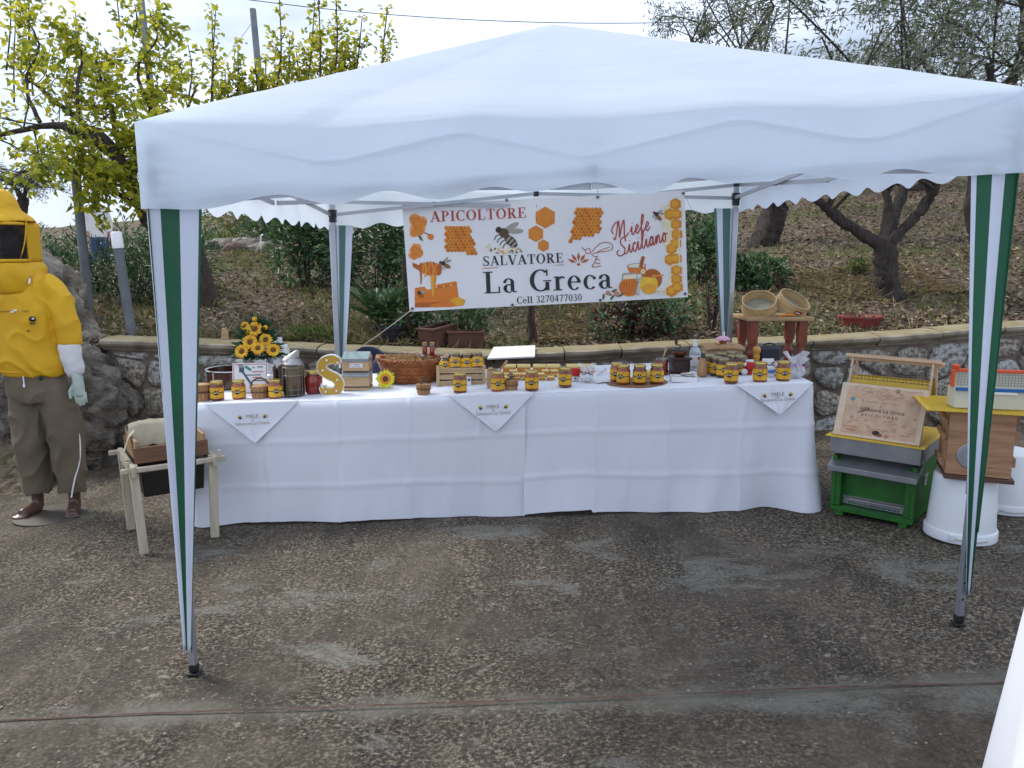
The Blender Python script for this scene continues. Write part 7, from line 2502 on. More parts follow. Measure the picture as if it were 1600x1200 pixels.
for sg in (-1, 1):
    g = MB()
    g.tube(catmull([(sg * .268, -.036, 1.13), (sg * .280, -.045, 1.04), (sg * .300, -.055, .95), (sg * .310, -.06, .92)], 4), [.058, .064, .066, .066, .064, .062, .060, .057, .054, .050, .046, .044, .042], 14)
    gl = remesh_obj(g.build('glove_cuff', M_WGLV, mq), 0.009, 2, (0.014, 0.05))
    h = MB()
    h.tube([(sg * .305, -.058, .945), (sg * .314, -.062, .90), (sg * .320, -.066, .84), (sg * .324, -.068, .795)], [.042, .042, .044, .036], 12, flat=.7)
    for i, (dx, L) in enumerate(((-.028, .075), (-.009, .088), (.010, .084), (.028, .066))):
        bx0 = sg * .324 + dx
        h.tube([(bx0, -.068, .815), (bx0 + sg * .004, -.072, .815 - L * .55), (bx0 + sg * .002, -.060, .815 - L)], [.0125, .0115, .009], 8)
    h.tube([(sg * .324 - .034, -.070, .86), (sg * .324 - .055, -.080, .82), (sg * .324 - .052, -.086, .775)], [.015, .013, .010], 8)
    remesh_obj(h.build('glove_hand', M_GGLV, mq), 0.006, 2)
    f = MB()
    f.tube(catmull([(.07 + sg * .118, .01, .17), (.07 + sg * .118, .005, .07), (.07 + sg * .126, -.03, .040), (.07 + sg * .160, -.13, .030)], 4), [.050, .046, .042, .040, .042, .044, .045, .045, .044, .044, .043, .040, .034], 12, flat=.85)
    for i in range(5):
        q = Vector((.07 + sg * .160 + (i - 2) * .017, -.135 + abs(i - 1.5) * .006, .024))
        f.tube([q, q + Vector((sg * .006, -.028 + i * 0.002 * sg, -.008))], [.012, .009], 7)
    remesh_obj(f.build('foot', M_SKINB, mq), 0.007, 2)
# head, hood, veil
m = MB()
m.ball((-.03, -.01, 1.735), (.078, .095, .115), 18, 12)
m.tube([(-.02, .01, 1.55), (-.03, .0, 1.68)], .055, 12)
m.tube([(-.03, -.10, 1.745), (-.03, -.122, 1.715), (-.03, -.10, 1.702)], [.010, .016, .012], 8)
m.tube([(-.055, -.088, 1.675), (-.03, -.096, 1.672), (-.005, -.088, 1.675)], [.008, .010, .008], 8)
for sg in (-1, 1):
    m.ball((-.03 + sg * .079, .0, 1.735), (.010, .02, .03), 8, 6)
    m.ball((-.03 + sg * .032, -.088, 1.755), (.018, .012, .010), 8, 6)
remesh_obj(m.build('head', mat('dark_bronze', (0.030, 0.018, 0.014), rough=.35), mq), 0.009, 2)
vw, vt, vb_, vy = .135, 1.868, 1.628, -.175
hc = -.055
hood = MB()
def sqk(a):
    return (abs(cos(a)) ** 5 + abs(sin(a)) ** 5) ** -.2
# cloth below and around the window
def hood_low(u, v):
    a = -pi / 2 + 2 * pi * u
    r1 = (.136, .175)
    r0 = (.135, .150)
    sx_ = lerp(r1[0], r0[0], v); sy_ = lerp(r1[1], r0[1], v)
    z = lerp(vb_, 1.47 - .03 * sin(-a), v)
    k = (1 + .05 * nz(cos(a) * 2, sin(a) * 2, v * 3)) * lerp(sqk(a), 1, v)
    bul = 0.02 * sin(pi * v)
    return (hc * (1 - v * .6) + (sx_ + bul) * cos(a) * k, (sy_ + bul) * sin(a) * k, z)
hood.grid(hood_low, 40, 12)
def hood_back(u, v):
    a = -0.22 + (pi + 0.44) * u
    k = sqk(a) * 1 + .04 * nz(cos(a) * 3, sin(a) * 3, v * 3)
    return (hc + .132 * cos(a) * k, .172 * sin(a) * k, lerp(vb_, vt, v))
hood.grid(hood_back, 32, 8)
hd = hood.build('hood', M_YELC, mq, angle=80, solid=0.003)
ht_ = MB()
ht_.lathe([(.196, 1.856), (.212, 1.850), (.214, 1.858), (.190, 1.885), (.150, 1.912), (.128, 1.928), (.124, 1.942), (.118, 1.975), (.104, 2.012), (.080, 2.042), (.045, 2.060), (.008, 2.066)], 36, TR(hc - .01, -.01, 0) @ RY(radians(-5)) @ TR(.16, 0, 0) @ Matrix.Diagonal((.80, .98, 1, 1)))
remesh_obj(ht_.build('hat', M_YELC, hd, angle=80), 0.010, 3, (0.016, 0.07))
def veil(u, v):
    a = -pi / 2 + (u - .5) * 2.72
    return (hc + .136 * cos(a) * sqk(a), .176 * sin(a) * sqk(a), lerp(vb_ + .012, vt - .008, v))
MB().grid(veil, 32, 6).build('veil', M_VEIL, hd)
fr_ = [Vector(veil(i / 24, 0)) for i in range(25)] + [Vector(veil(1, j / 4)) for j in range(1, 5)] + [Vector(veil(1 - i / 24, 1)) for i in range(1, 25)] + [Vector(veil(0, 1 - j / 4)) for j in range(1, 4)]
MB().tube(fr_, .009, 6, closed=True).build('veil_frame', M_YELC, hd)
MB().tube(catmull([(hc + .15, -.05, 1.90), (hc + .152, -.10, 1.75), (hc + .11, -.11, 1.62)], 5), .004, 5).build('hood_seam', M_YELC, hd)

# ---- round table with white cloth in the near right corner
rt = thing('round_table', 'white clothed round table cut by the right edge in the foreground', 'table', (1.765, 1.60, gz(1.765)))
RZT = 0.775
def rcl(u, v):
    a = 2 * pi * u
    if v < .25:
        r = .50 * v / .25
        return (r * cos(a), r * sin(a), RZT)
    t = (v - .25) / .75
    f = .5 + .5 * sin(a * 9 + 1.4 * sin(a * 2))
    r = .50 + .02 * (1 - math.exp(-t * 16)) + t * (.03 + .05 * f)
    return (r * cos(a), r * sin(a), RZT - .016 * (1 - math.exp(-t * 20)) - t * (RZT - .03))
MB().grid(rcl, 140, 40).build('table_cloth', M_LINEN, rt, angle=60)
MB().lathe([(.03, .02), (.03, RZT - .03)], 12).build('pedestal', M_STEEL, rt)
MB().lathe([(.49, RZT - .03), (.49, RZT - .008)], 30).build('table_top', M_TOPB, rt)
MB().lathe([(.25, .005), (.24, .02), (.04, .035)], 24).build('foot', M_STEEL, rt)

# ================================================================== GARDEN
M_BARK = mat('tree_bark', (0.085, 0.066, 0.052), (0.045, 0.034, 0.027), rough=0.95, scale=9, stretch=(4, 4, 1), bump=1.0, bscale=22, bdist=0.03)
M_BARKO = mat('olive_bark', (0.070, 0.055, 0.046), (0.036, 0.028, 0.024), rough=0.95, scale=7, stretch=(4, 4, 1), bump=1.0, bscale=18, bdist=0.04)
L_APR = [mat('apricot_leaf_a', (0.44, 0.46, 0.035), (0.33, 0.37, 0.03), rough=0.45, scale=3, transl=0.6),
         mat('apricot_leaf_b', (0.62, 0.57, 0.045), (0.50, 0.48, 0.04), rough=0.45, scale=3, transl=0.6),
         mat('apricot_leaf_c', (0.22, 0.26, 0.03), (0.16, 0.20, 0.024), rough=0.45, scale=3, transl=0.5)]
L_OLV = [mat('olive_leaf_a', (0.17, 0.20, 0.115), (0.12, 0.15, 0.085), rough=0.5, scale=3, transl=0.25),
         mat('olive_leaf_b', (0.28, 0.30, 0.21), (0.21, 0.235, 0.16), rough=0.5, scale=3, transl=0.25),
         mat('olive_leaf_c', (0.09, 0.115, 0.062), (0.065, 0.085, 0.046), rough=0.5, scale=3, transl=0.2)]
L_BUSH = [mat('bush_leaf_a', (0.085, 0.175, 0.060), (0.06, 0.135, 0.045), rough=0.36, scale=4, transl=0.2),
          mat('bush_leaf_b', (0.15, 0.26, 0.10), (0.115, 0.21, 0.08), rough=0.36, scale=4, transl=0.25),
          mat('bush_leaf_c', (0.042, 0.088, 0.036), (0.03, 0.066, 0.027), rough=0.36, scale=4, transl=0.15)]
L_RED = [mat('red_leaf_a', (0.085, 0.014, 0.018), (0.055, 0.010, 0.013), rough=0.5, scale=4, transl=0.2), L_BUSH[2], L_BUSH[0]]
L_DRY = [mat('dry_leaf_a', (0.30, 0.205, 0.12), (0.20, 0.135, 0.08), rough=0.9, scale=3),
         mat('dry_leaf_b', (0.44, 0.35, 0.23), (0.32, 0.25, 0.16), rough=0.9, scale=3),
         mat('dry_leaf_c', (0.11, 0.07, 0.044), (0.065, 0.043, 0.028), rough=0.9, scale=3)]
L_GRASS = [mat('grass_a', (0.11, 0.165, 0.032), (0.075, 0.12, 0.024), rough=0.6, scale=3, transl=0.3),
           mat('grass_b', (0.22, 0.235, 0.065), (0.16, 0.175, 0.048), rough=0.6, scale=3, transl=0.3),
           mat('grass_dry', (0.42, 0.33, 0.16), (0.31, 0.24, 0.115), rough=0.8, scale=3, transl=0.2)]

def limb(mb_, pts, r0, r1, n=9, wob=0.0, rnd=None, k=5):
    P = catmull(pts, k)
    if wob and rnd:
        P = [p + Vector((rnd.gauss(0, wob), rnd.gauss(0, wob), rnd.gauss(0, wob))) for p in P]
    L = len(P)
    mb_.tube(P, [lerp(r0, r1, (i / (L - 1)) ** 0.8) for i in range(L)], n)
    return P

def branch_out(rnd, wood_mb, start, d, length, r, depth, tips, droop=0.0, spread=0.7, up=0.25):
    """recursive twigs; collects (position, direction) tips for leaves"""
    seg = 4
    P = [Vector(start)]
    dd = Vector(d).normalized()
    for i in range(seg):
        dd = (dd + Vector((rnd.gauss(0, .22), rnd.gauss(0, .22), rnd.gauss(0, .18) + up * .25 - droop * .3))).normalized()
        P.append(P[-1] + dd * length / seg)
    wood_mb.tube(P, [lerp(r, r * .5, i / seg) for i in range(seg + 1)], 6 if depth > 1 else 5, cap=False)
    for i in range(1, seg + 1):
        tips.append((P[i], dd.copy(), depth))
    if depth > 0:
        for k in range(rnd.choice((2, 3, 3))):
            i = rnd.randint(2, seg)
            nd = (dd + Vector((rnd.gauss(0, spread), rnd.gauss(0, spread), rnd.gauss(0, spread * .7) + up))).normalized()
            branch_out(rnd, wood_mb, P[i], nd, length * rnd.uniform(.55, .8), r * .55, depth - 1, tips, droop, spread, up)

def foliage(name, parent, tips, rnd, per, jit, L, W, mats, O, hang=0.0, maxdepth=1, weights=(5, 3, 3)):
    P, D, N, MI = [], [], [], []
    for (p, d, dep) in tips:
        if dep > maxdepth:
            continue
        cl = rnd.choices(range(len(mats)), weights)[0]
        for k in range(per):
            q = p + Vector((rnd.gauss(0, jit), rnd.gauss(0, jit), rnd.gauss(0, jit)))
            v = (d + Vector((rnd.gauss(0, .8), rnd.gauss(0, .8), rnd.gauss(0, .7) - hang)))
            P.append(q - O); D.append(v); N.append((rnd.gauss(0, .7), rnd.gauss(0, .7), 1))
            MI.append(cl if rnd.random() < .6 else rnd.choices(range(len(mats)), weights)[0])
    n = len(P)
    return leaf_obj(name, parent, P, D, N, [rnd.uniform(*L) for _ in range(n)], [rnd.uniform(*W) for _ in range(n)], mats, midx=MI)

# ---- leafy tree on the left, its trunk leaning left behind the gazebo curtain
def spring_tree():
    rnd = random.Random(31)
    Y = 8.2
    base = at(322, 430, Y)
    base.z = hill_z(base.x, base.y) - 0.05
    t = thing('fruit_tree', 'gnarled fruit tree with fresh yellow green leaves on the left', 'tree', base)
    O = base
    w = MB()
    trunk = limb(w, [base, at(300, 385, Y), at(240, 352, Y - .2), at(212, 300, Y - .4), at(182, 245, Y - .5), at(150, 205, Y - .5)], .105, .055, 10, .004, rnd)
    tips = []
    def arm(pts, r0, r1, n_sub, ln, dep=2, up=.3, droop=0):
        P = limb(w, pts, r0, r1, 8, .006, rnd)
        for i in range(n_sub):
            q = P[int(lerp(len(P) * .25, len(P) - 1, (i + .5) / n_sub))]
            d = Vector((rnd.gauss(0, .7), rnd.gauss(0, .7), rnd.gauss(.35, .6)))
            branch_out(rnd, w, q, d, ln * rnd.uniform(.7, 1.2), r1 * .5, dep, tips, droop, .75, up)
        return P
    arm([at(182, 245, Y - .5), at(110, 200, Y - .7), at(50, 200, Y - .8), at(-20, 215, Y - .9)], .048, .018, 8, .38, 1)
    arm([at(170, 230, Y - .5), at(120, 185, Y - .2), at(75, 150, Y), at(30, 110, Y + .2)], .040, .012, 8, .38, 1)
    arm([at(190, 255, Y - .4), at(182, 200, Y - .2), at(165, 150, Y), at(150, 95, Y + .2)], .040, .012, 8, .34, 1)
    arm([at(205, 280, Y - .3), at(225, 215, Y), at(235, 160, Y + .3), at(225, 85, Y + .5)], .040, .012, 9, .34, 1)
    arm([at(225, 330, Y - .3), at(150, 282, Y - .6), at(90, 255, Y - .9), at(30, 270, Y - 1.0)], .030, .010, 9, .30, 1, droop=.3, up=.05)
    arm([at(235, 345, Y - .3), at(290, 240, Y + .4), at(290, 180, Y + .7), at(310, 130, Y + .8)], .035, .010, 7, .30, 1)
    arm([at(235, 170, Y + .2), at(215, 110, Y + .2), at(245, 60, Y + .3), at(235, 20, Y + .4)], .022, .007, 6, .24, 1)
    arm([at(60, 190, Y - .6), at(40, 130, Y - .5), at(60, 70, Y - .4), at(35, 20, Y - .3)], .022, .007, 4, .24, 1)
    arm([at(130, 200, Y - .4), at(120, 140, Y - .4), at(130, 80, Y - .3), at(95, 50, Y - .2)], .022, .007, 5, .24, 1)
    arm([at(205, 285, Y - .3), at(165, 292, Y - .8), at(125, 290, Y - .9)], .016, .006, 11, .20, 1, droop=.15, up=0)
    arm([at(230, 330, Y - .2), at(225, 265, Y - .5), at(222, 240, Y - .6)], .018, .008, 6, .26)
    # upright bare-ish shoots
    for (x, y0, y1) in ((46, 130, -20), (22, 160, 10), (52, 150, 0), (120, 90, 18), (188, 60, -10), (212, 50, 5), (330, 160, 12), (295, 150, 70), (10, 110, -30)):
        a, b = at(x, y0, Y), at(x + rnd.uniform(-8, 8), y1, Y)
        P = limb(w, [a, a.lerp(b, .5) + Vector((rnd.gauss(0, .02), 0, 0)), b], .010, .004, 5)
        for q in P[2:]:
            tips.append((q, Vector((rnd.gauss(0, .6), rnd.gauss(0, .6), .5)), 0))
    w.v = [tuple(Vector(v) - O) for v in w.v]
    w.build('trunk', M_BARK, t, angle=60)
    foliage('crown', t, tips, rnd, 4, .05, (.04, .11), (.028, .066), L_APR, O, .25, 1, (5, 4, 3))
    return t
spring_tree()
# ---- second tree with upright shoots behind the gazebo roof
def shoot_tree():
    rnd = random.Random(77)
    Y = 9.6
    base = at(538, 425, Y)
    base.z = hill_z(base.x, base.y) - .05
    t = thing('fruit_tree', 'fruit tree with tall upright leafy shoots showing above the gazebo roof', 'tree', base)
    O = base
    w = MB()
    tips = []
    fork = at(505, 250, Y)
    limb(w, [base, at(532, 340, Y), fork], .07, .05, 9)
    for (x0, y0, x1, y1, k) in ((335, 150, 331, 15, 1), (375, 120, 372, 70, 1), (430, 120, 436, -10, 1), (450, 110, 452, 60, 1), (478, 110, 492, 2, 1.3), (500, 100, 498, 0, 1), (520, 90, 524, -20, 1.2), (550, 90, 566, 25, 1), (540, 90, 545, 60, 1.2), (592, 80, 606, 10, .7), (465, 120, 463, 80, 1), (400, 125, 398, 100, 1.3), (355, 135, 352, 110, 1.3), (420, 120, 415, 90, 1.2)):
        a, b = at(x0, y0 + 60, Y + rnd.uniform(-.3, .3)), at(x1, y1, Y + rnd.uniform(-.4, .4))
        P = limb(w, [fork, fork.lerp(a, .6) + Vector((0, 0, -.15)), a, a.lerp(b, .5) + Vector((rnd.gauss(0, .03), 0, 0)), b], .028, .005, 6)
        for i, q in enumerate(P[8:]):
            for r in range(2):
                tips.append((q + Vector((rnd.gauss(0, .025), rnd.gauss(0, .025), rnd.gauss(0, .05))), Vector((rnd.gauss(0, .8), rnd.gauss(0, .6), .45)), 0))
            if i < 9:
                for r in range(int(2 * k)):
                    branch_out(rnd, w, q, Vector((rnd.gauss(0, 1), rnd.gauss(0, 1), .7)), .16, .006, 0, tips, 0, .6, .3)
    w.v = [tuple(Vector(v) - O) for v in w.v]
    w.build('trunk', M_BARK, t, angle=60)
    foliage('crown', t, tips, rnd, 3, .035, (.05, .09), (.032, .055), L_APR, O, .1, 1, (4, 6, 3))
shoot_tree()

# ---- olive trees
def olive(px, py, Y, label, limbs, r0, crown_c, crown_r, n_sub, seed, leaf=(.06, .10), per=6, lean=None, dep=2):
    rnd = random.Random(seed)
    base = at(px, py, Y)
    base.z = hill_z(base.x, base.y) - .06
    t = thing('olive_tree', label, 'tree', base, 0, 'olive trees on the slope')
    O = base
    w = MB()
    tw_ = MB()
    tips = []
    fork = limbs[0]
    P = limb(w, [base + Vector((0, 0, -.05)), base + Vector((0, 0, .02)), base.lerp(fork, .5) + Vector((rnd.gauss(0, .03), 0, 0)), fork], r0 * 1.25, r0 * .8, 20, .008, rnd, 14)
    ends = []
    for e in limbs[1:]:
        mid = fork.lerp(e, .5) + Vector((rnd.gauss(0, .06), rnd.gauss(0, .06), -.05))
        Q = limb(w, [fork - Vector((0, 0, .08)), mid, e], r0 * .58, r0 * .26, 14, .006, rnd, 12)
        ends.append(Q)
    cc, cr = Vector(crown_c), Vector(crown_r)
    for i in range(n_sub):
        Q = rnd.choice(ends)
        s = Q[rnd.randint(len(Q) // 2, len(Q) - 1)]
        th, ph = rnd.uniform(0, 2 * pi), math.acos(rnd.uniform(-.75, 1))
        k = rnd.uniform(.45, 1.0)
        e = cc + Vector((cr.x * sin(ph) * cos(th), cr.y * sin(ph) * sin(th), cr.z * cos(ph))) * k
        mid = s.lerp(e, .5) + Vector((rnd.gauss(0, .12), rnd.gauss(0, .12), .10))
        B = limb(tw_, [s, mid, e], r0 * .16, .008, 6)
        for q in B[3::2]:
            branch_out(rnd, tw_, q, (e - s).normalized() + Vector((rnd.gauss(0, .6), rnd.gauss(0, .6), rnd.gauss(.1, .5))), .38, .0045, dep - 1, tips, .15, .7, .1)
    w.v = [tuple(Vector(v) - O) for v in w.v]
    w.v = [tuple(Vector(v) + Vector((nz(v[0] * 9, v[1] * 9, v[2] * 3), nz(v[0] * 9 + 5, v[1] * 9, v[2] * 3), 0)) * r0 * .30 + Vector((nz(v[0] * 24, v[1] * 24, v[2] * 7), nz(v[1] * 24, v[0] * 24 + 3, v[2] * 7), 0)) * r0 * .16) for v in w.v]
    w.build('trunk', M_BARKO, t, angle=80)
    tw_.v = [tuple(Vector(v) - O) for v in tw_.v]
    tw_.build('twigs', M_BARKO, t, angle=60)
    foliage('crown', t, tips, rnd, per, .07, leaf, (.016, .026), L_OLV, O, .15, 1, (5, 4, 3))
    return t
Y1 = 7.9
f1 = at(1383, 372, Y1)
olive(1396, 488, Y1, 'nearest olive tree with thick forked dark trunk on the right slope', [f1, at(1262, 298, Y1 - .1), at(1388, 255, Y1 + .2), at(1465, 290, Y1 - .1), at(1440, 235, Y1 + .5)], .118, (4.0, 8.4, 3.35), (2.1, 1.5, .95), 17, 5)
Y2 = 11.4
f2 = at(1212, 325, Y2)
olive(1186, 408, Y2, 'dark leaning olive tree trunk in the middle distance behind the stool', [f2, at(1188, 265, Y2), at(1240, 240, Y2 + .3), at(1215, 210, Y2 - .4)], .19, (3.9, 11.4, 4.5), (2.3, 1.7, 1.05), 11, 8)
Y3 = 15.5
f3 = at(1432, 300, Y3)
olive(1438, 360, Y3, 'distant olive tree right of the nearest one, higher up the slope', [f3, at(1400, 240, Y3), at(1470, 230, Y3)], .16, (8.2, 15.5, 4.7), (2.6, 1.9, .9), 18, 12, per=5)
olive(1286, 345, 16.5, 'distant olive tree with thin trunk between the two nearer olives', [at(1288, 300, 16.5), at(1262, 240, 16.5), at(1310, 230, 16.5)], .13, (6.7, 16.5, 4.7), (2.4, 1.9, .9), 16, 14, per=5)
Y5 = 10.2
olive(1528, 380, Y5, 'tall olive tree at the right edge rising above the gazebo corner', [at(1535, 210, Y5), at(1545, 100, Y5), at(1600, -10, Y5), at(1440, 90, Y5 + .3)], .11, (6.2, 10.2, 4.75), (1.9, 1.6, 1.15), 17, 17)
olive(1000, 340, 14.5, 'olive tree behind the gazebo with branches showing over its peak', [at(1080, 200, 14.5), at(1180, 60, 14.5), at(1210, 10, 14.5), at(1080, 60, 14.5)], .10, (4.2, 14.5, 6.0), (2.3, 1.6, .95), 14, 19)
olive(1640, 330, 19, 'far olive tree at the right margin of the slope', [at(1640, 270, 19), at(1600, 180, 19), at(1680, 170, 19)], .15, (13.5, 19, 5.2), (3.0, 2.2, 1.0), 18, 23, per=5)
olive(30, 345, 24, 'far olive tree behind the beekeeper hood on the left', [at(35, 310, 24), at(10, 280, 24), at(60, 275, 24)], .16, (-15.2, 24, 3.6), (2.6, 2.2, 1.5), 22, 29, per=5)
olive(300, 330, 26, 'far olive tree beyond the path on the left', [at(300, 300, 26), at(280, 270, 26), at(330, 268, 26)], .16, (-10.4, 26, 4.4), (2.6, 2.2, 1.4), 22, 37, per=5)
olive(600, 330, 27, 'far olive tree behind the banner, left part', [at(600, 300, 27), at(580, 270, 27), at(630, 268, 27)], .16, (-4.2, 27, 5.2), (2.8, 2.2, 1.4), 18, 41, per=5)
olive(860, 320, 24, 'far olive tree behind the banner, right part', [at(860, 290, 24), at(840, 250, 24), at(890, 250, 24)], .16, (1.5, 24, 5.6), (2.8, 2.2, 1.4), 18, 43, per=5)

# ---- bushes and plants
def bush(px, py, Y, rx, ry, rz_, n, label, mats, leaf, wid, seed, name='green_bush', cat='bush', weights=(5, 4, 3), group=None, stems=9, up=.5):
    rnd = random.Random(seed)
    base = at(px, py, Y)
    base.z = hill_z(base.x, base.y)
    t = thing(name, label, cat, base, 0, group)
    w = MB()
    P, D, N, MI = [], [], [], []
    lobes = [(Vector((rnd.uniform(-.7, .7) * rx, rnd.uniform(-.6, .6) * ry, rnd.uniform(.35, .8) * rz_)), rnd.uniform(.35, .6)) for _ in range(11)]
    for (c, k) in lobes:
        cl = rnd.choices(range(3), weights)[0]
        for i in range(n // 11):
            th, cp = rnd.uniform(0, 2 * pi), rnd.uniform(-1, 1)
            d = Vector((math.sqrt(1 - cp * cp) * cos(th), math.sqrt(1 - cp * cp) * sin(th), cp))
            q = c + Vector((d.x * rx, d.y * ry, d.z * rz_)) * k * rnd.uniform(.55, 1.0)
            if q.z < .01:
                q.z = rnd.uniform(.01, .08)
            P.append(q); D.append(d + Vector((0, 0, up)) + Vector((rnd.gauss(0, .5), rnd.gauss(0, .5), rnd.gauss(0, .4)))); N.append((rnd.gauss(0, .6), rnd.gauss(0, .6) - .3, 1))
            MI.append(cl if rnd.random() < .55 else rnd.choices(range(3), weights)[0])
    for i in range(stems):
        c = lobes[i % len(lobes)][0]
        w.tube([(c.x * .25, c.y * .25, -.03), (c.x * .6, c.y * .6, c.z * .5), tuple(c * 1.0)], [.010, .008, .004], 5)
    w.build('stems', M_BARK, t)
    leaf_obj('crown', t, P, D, N, [rnd.uniform(*leaf) for _ in P], [rnd.uniform(*wid) for _ in P], mats, midx=MI)
    return t
bush(482, 462, 9.6, .52, .45, .98, 2600, 'leafy green bush left of the back left gazebo leg', L_BUSH, (.06, .11), (.030, .050), 51)
bush(588, 462, 9.4, .55, .50, 1.05, 2800, 'leafy green bush between the back left leg and the banner', L_BUSH, (.06, .11), (.026, .044), 52)
bush(1092, 450, 9.2, .34, .4, .75, 1600, 'bluish green bush right of the banner', L_BUSH, (.05, .10), (.024, .04), 53)
bush(1180, 445, 8.8, .30, .3, .32, 900, 'low green bush behind the wooden sieves', L_BUSH, (.05, .09), (.03, .045), 54)
bush(650, 545, 7.1, .35, .30, .42, 1300, 'green bush behind the terracotta trough, below the banner', L_BUSH, (.04, .08), (.018, .032), 55)
bush(736, 545, 7.0, .20, .2, .42, 800, 'feathery green plant in the long brown trough', L_BUSH, (.05, .09), (.010, .016), 56, up=1.2)
bush(1000, 545, 6.9, .42, .22, .34, 1300, 'dark rose bush with reddish shoots behind the wall', L_RED, (.035, .06), (.022, .034), 57, weights=(2, 4, 3), name='rose_bush')
bush(985, 545, 7.0, .10, .1, .60, 260, 'tall reddish rose shoot behind the round board', L_RED, (.035, .06), (.02, .03), 58, weights=(6, 1, 1), name='rose_bush')
bush(1112, 540, 7.0, .12, .1, .52, 240, 'thin reddish rose shoot left of the back right gazebo leg', L_RED, (.035, .06), (.02, .03), 59, weights=(6, 1, 2), name='rose_bush')
bush(500, 560, 6.75, .30, .12, .13, 700, 'low bright green weeds on the wall behind the smoker', L_GRASS, (.04, .07), (.012, .02), 60, weights=(5, 2, 1), name='weed_clump', cat='weeds')
bush(72, 440, 9.5, .40, .5, .50, 1500, 'dark pine like shrub behind the tall boulder', L_BUSH, (.07, .13), (.008, .014), 61, weights=(2, 1, 7), name='dark_shrub', cat='shrub')
bush(205, 470, 8.3, .42, .4, .52, 1700, 'dark green shrub behind the white capped post', L_BUSH, (.06, .10), (.010, .018), 62, weights=(3, 1, 7), name='dark_shrub', cat='shrub')
bush(285, 450, 9.0, .40, .4, .65, 1500, 'spiky shrub seen right of the front left gazebo leg', L_BUSH, (.08, .14), (.010, .018), 63, weights=(4, 2, 5), name='dark_shrub', cat='shrub')
bush(160, 452, 8.8, .22, .2, .30, 500, 'reddish leaved shrub behind the grey posts on the left', L_RED, (.04, .07), (.02, .03), 64, weights=(5, 1, 3), name='red_shrub', cat='shrub')
bush(455, 390, 13.6, .9, .5, .45, 1500, 'dark hedge clump along the near side of the path', L_BUSH, (.08, .13), (.02, .03), 65, weights=(3, 1, 6), name='hedge_clump', cat='bush')
bush(1495, 335, 17.5, .9, .6, .5, 900, 'green weeds below the distant olive tree', L_BUSH, (.08, .13), (.03, .05), 66, cat='bush')
bush(1320, 330, 17.0, .5, .4, .5, 800, 'small bush behind the nearest olive trunk', L_BUSH, (.08, .13), (.03, .05), 67)
bush(1335, 455, 8.9, .16, .14, .15, 260, 'tiny bright green weed left of the olive trunk', L_GRASS, (.05, .08), (.012, .02), 68, weights=(5, 1, 0), name='weed_clump', cat='weeds')
bush(400, 330, 21, 2.2, 1.2, .7, 1600, 'light green verge growth beyond the path', L_GRASS, (.12, .22), (.03, .05), 69, weights=(4, 3, 1), name='verge_bush')
bush(225, 350, 20, 2.2, 1.2, .9, 1600, 'dark shrubbery beyond the person on the path', L_BUSH, (.12, .22), (.03, .05), 70, weights=(4, 2, 4), name='verge_bush')
bush(40, 340, 19, 2.0, 1.2, 1.1, 1800, 'dark shrubbery behind the beekeeper hood', L_BUSH, (.12, .22), (.03, .05), 71, weights=(4, 2, 5), name='verge_bush')

# cycad in a black pot
M_POTB = mat('black_pot', (0.012, 0.014, 0.020), (0.02, 0.022, 0.028), rough=0.5)
M_TERRA = mat('terracotta_plastic', (0.15, 0.062, 0.042), (0.10, 0.042, 0.03), rough=0.7, scale=8)
M_TERRAR = mat('red_pot', (0.26, 0.045, 0.045), (0.20, 0.035, 0.035), rough=0.5, scale=6)
M_SOILP = mat('potting_soil', (0.035, 0.024, 0.018), rough=0.95, scale=30, bump=.6)
def hz(px, py, Y):
    p_ = at(px, py, Y)
    p_.z = hill_z(p_.x, p_.y)
    return p_
c = hz(612, 556, 6.85)
pt = thing('plant_pot', 'round black plant pot behind the chair, under the cycad', 'pot', c)
MB().lathe([(.080, -.01), (.105, .13), (.112, .135), (.112, .150), (.100, .148), (.095, .12)], 24, cap1=False).build('pot_wall', M_POTB, pt, angle=40)
MB().lathe([(.099, .125), (.002, .130)], 20, cap0=False, cap1=False).build('soil', M_SOILP, pt)
c2 = hz(592, 556, 7.15)
cy = thing('cycad', 'dark green cycad with arching fronds behind the banner corner', 'cycad', c2)
rc = random.Random(15)
MB().lathe([(.05, -.02), (.065, .05), (.045, .13)], 12).build('trunk', M_BARK, cy)
for i in range(22):
    a = i * 2.4 + rc.uniform(-.2, .2)
    L = rc.uniform(.42, .62)
    e = rc.uniform(.7, 1.35)
    mid_pts = []
    P, D, N = [], [], []
    for k in range(15):
        t = k / 14
        r_ = L * t * cos(e) * (1 + .35 * t)
        z = .12 + L * (t * sin(e) - .30 * t * t)
        q = Vector((r_ * cos(a), r_ * sin(a), z))
        mid_pts.append(q)
        if k > 1:
            tg = (mid_pts[-1] - mid_pts[-2]).normalized()
            sd_ = tg.cross(Vector((0, 0, 1))).normalized()
            for j in range(2):
                for sg in (-1, 1):
                    P.append(q - tg * .02 * j); D.append(sd_ * sg + tg * .7 + Vector((0, 0, .25))); N.append((0, 0, 1))
    fr = MB().tube(mid_pts, [.005] * 14 + [.002], 5).build('frond_stalk', L_BUSH[0], cy)
    leaf_obj('leaflets', fr, P, D, N, [.10 * (1 - .45 * abs(2 * (n_ / len(P)) - .8)) for n_ in range(len(P))], .012, [L_BUSH[2], L_BUSH[0]], midx=[rc.randint(0, 1) for _ in P])
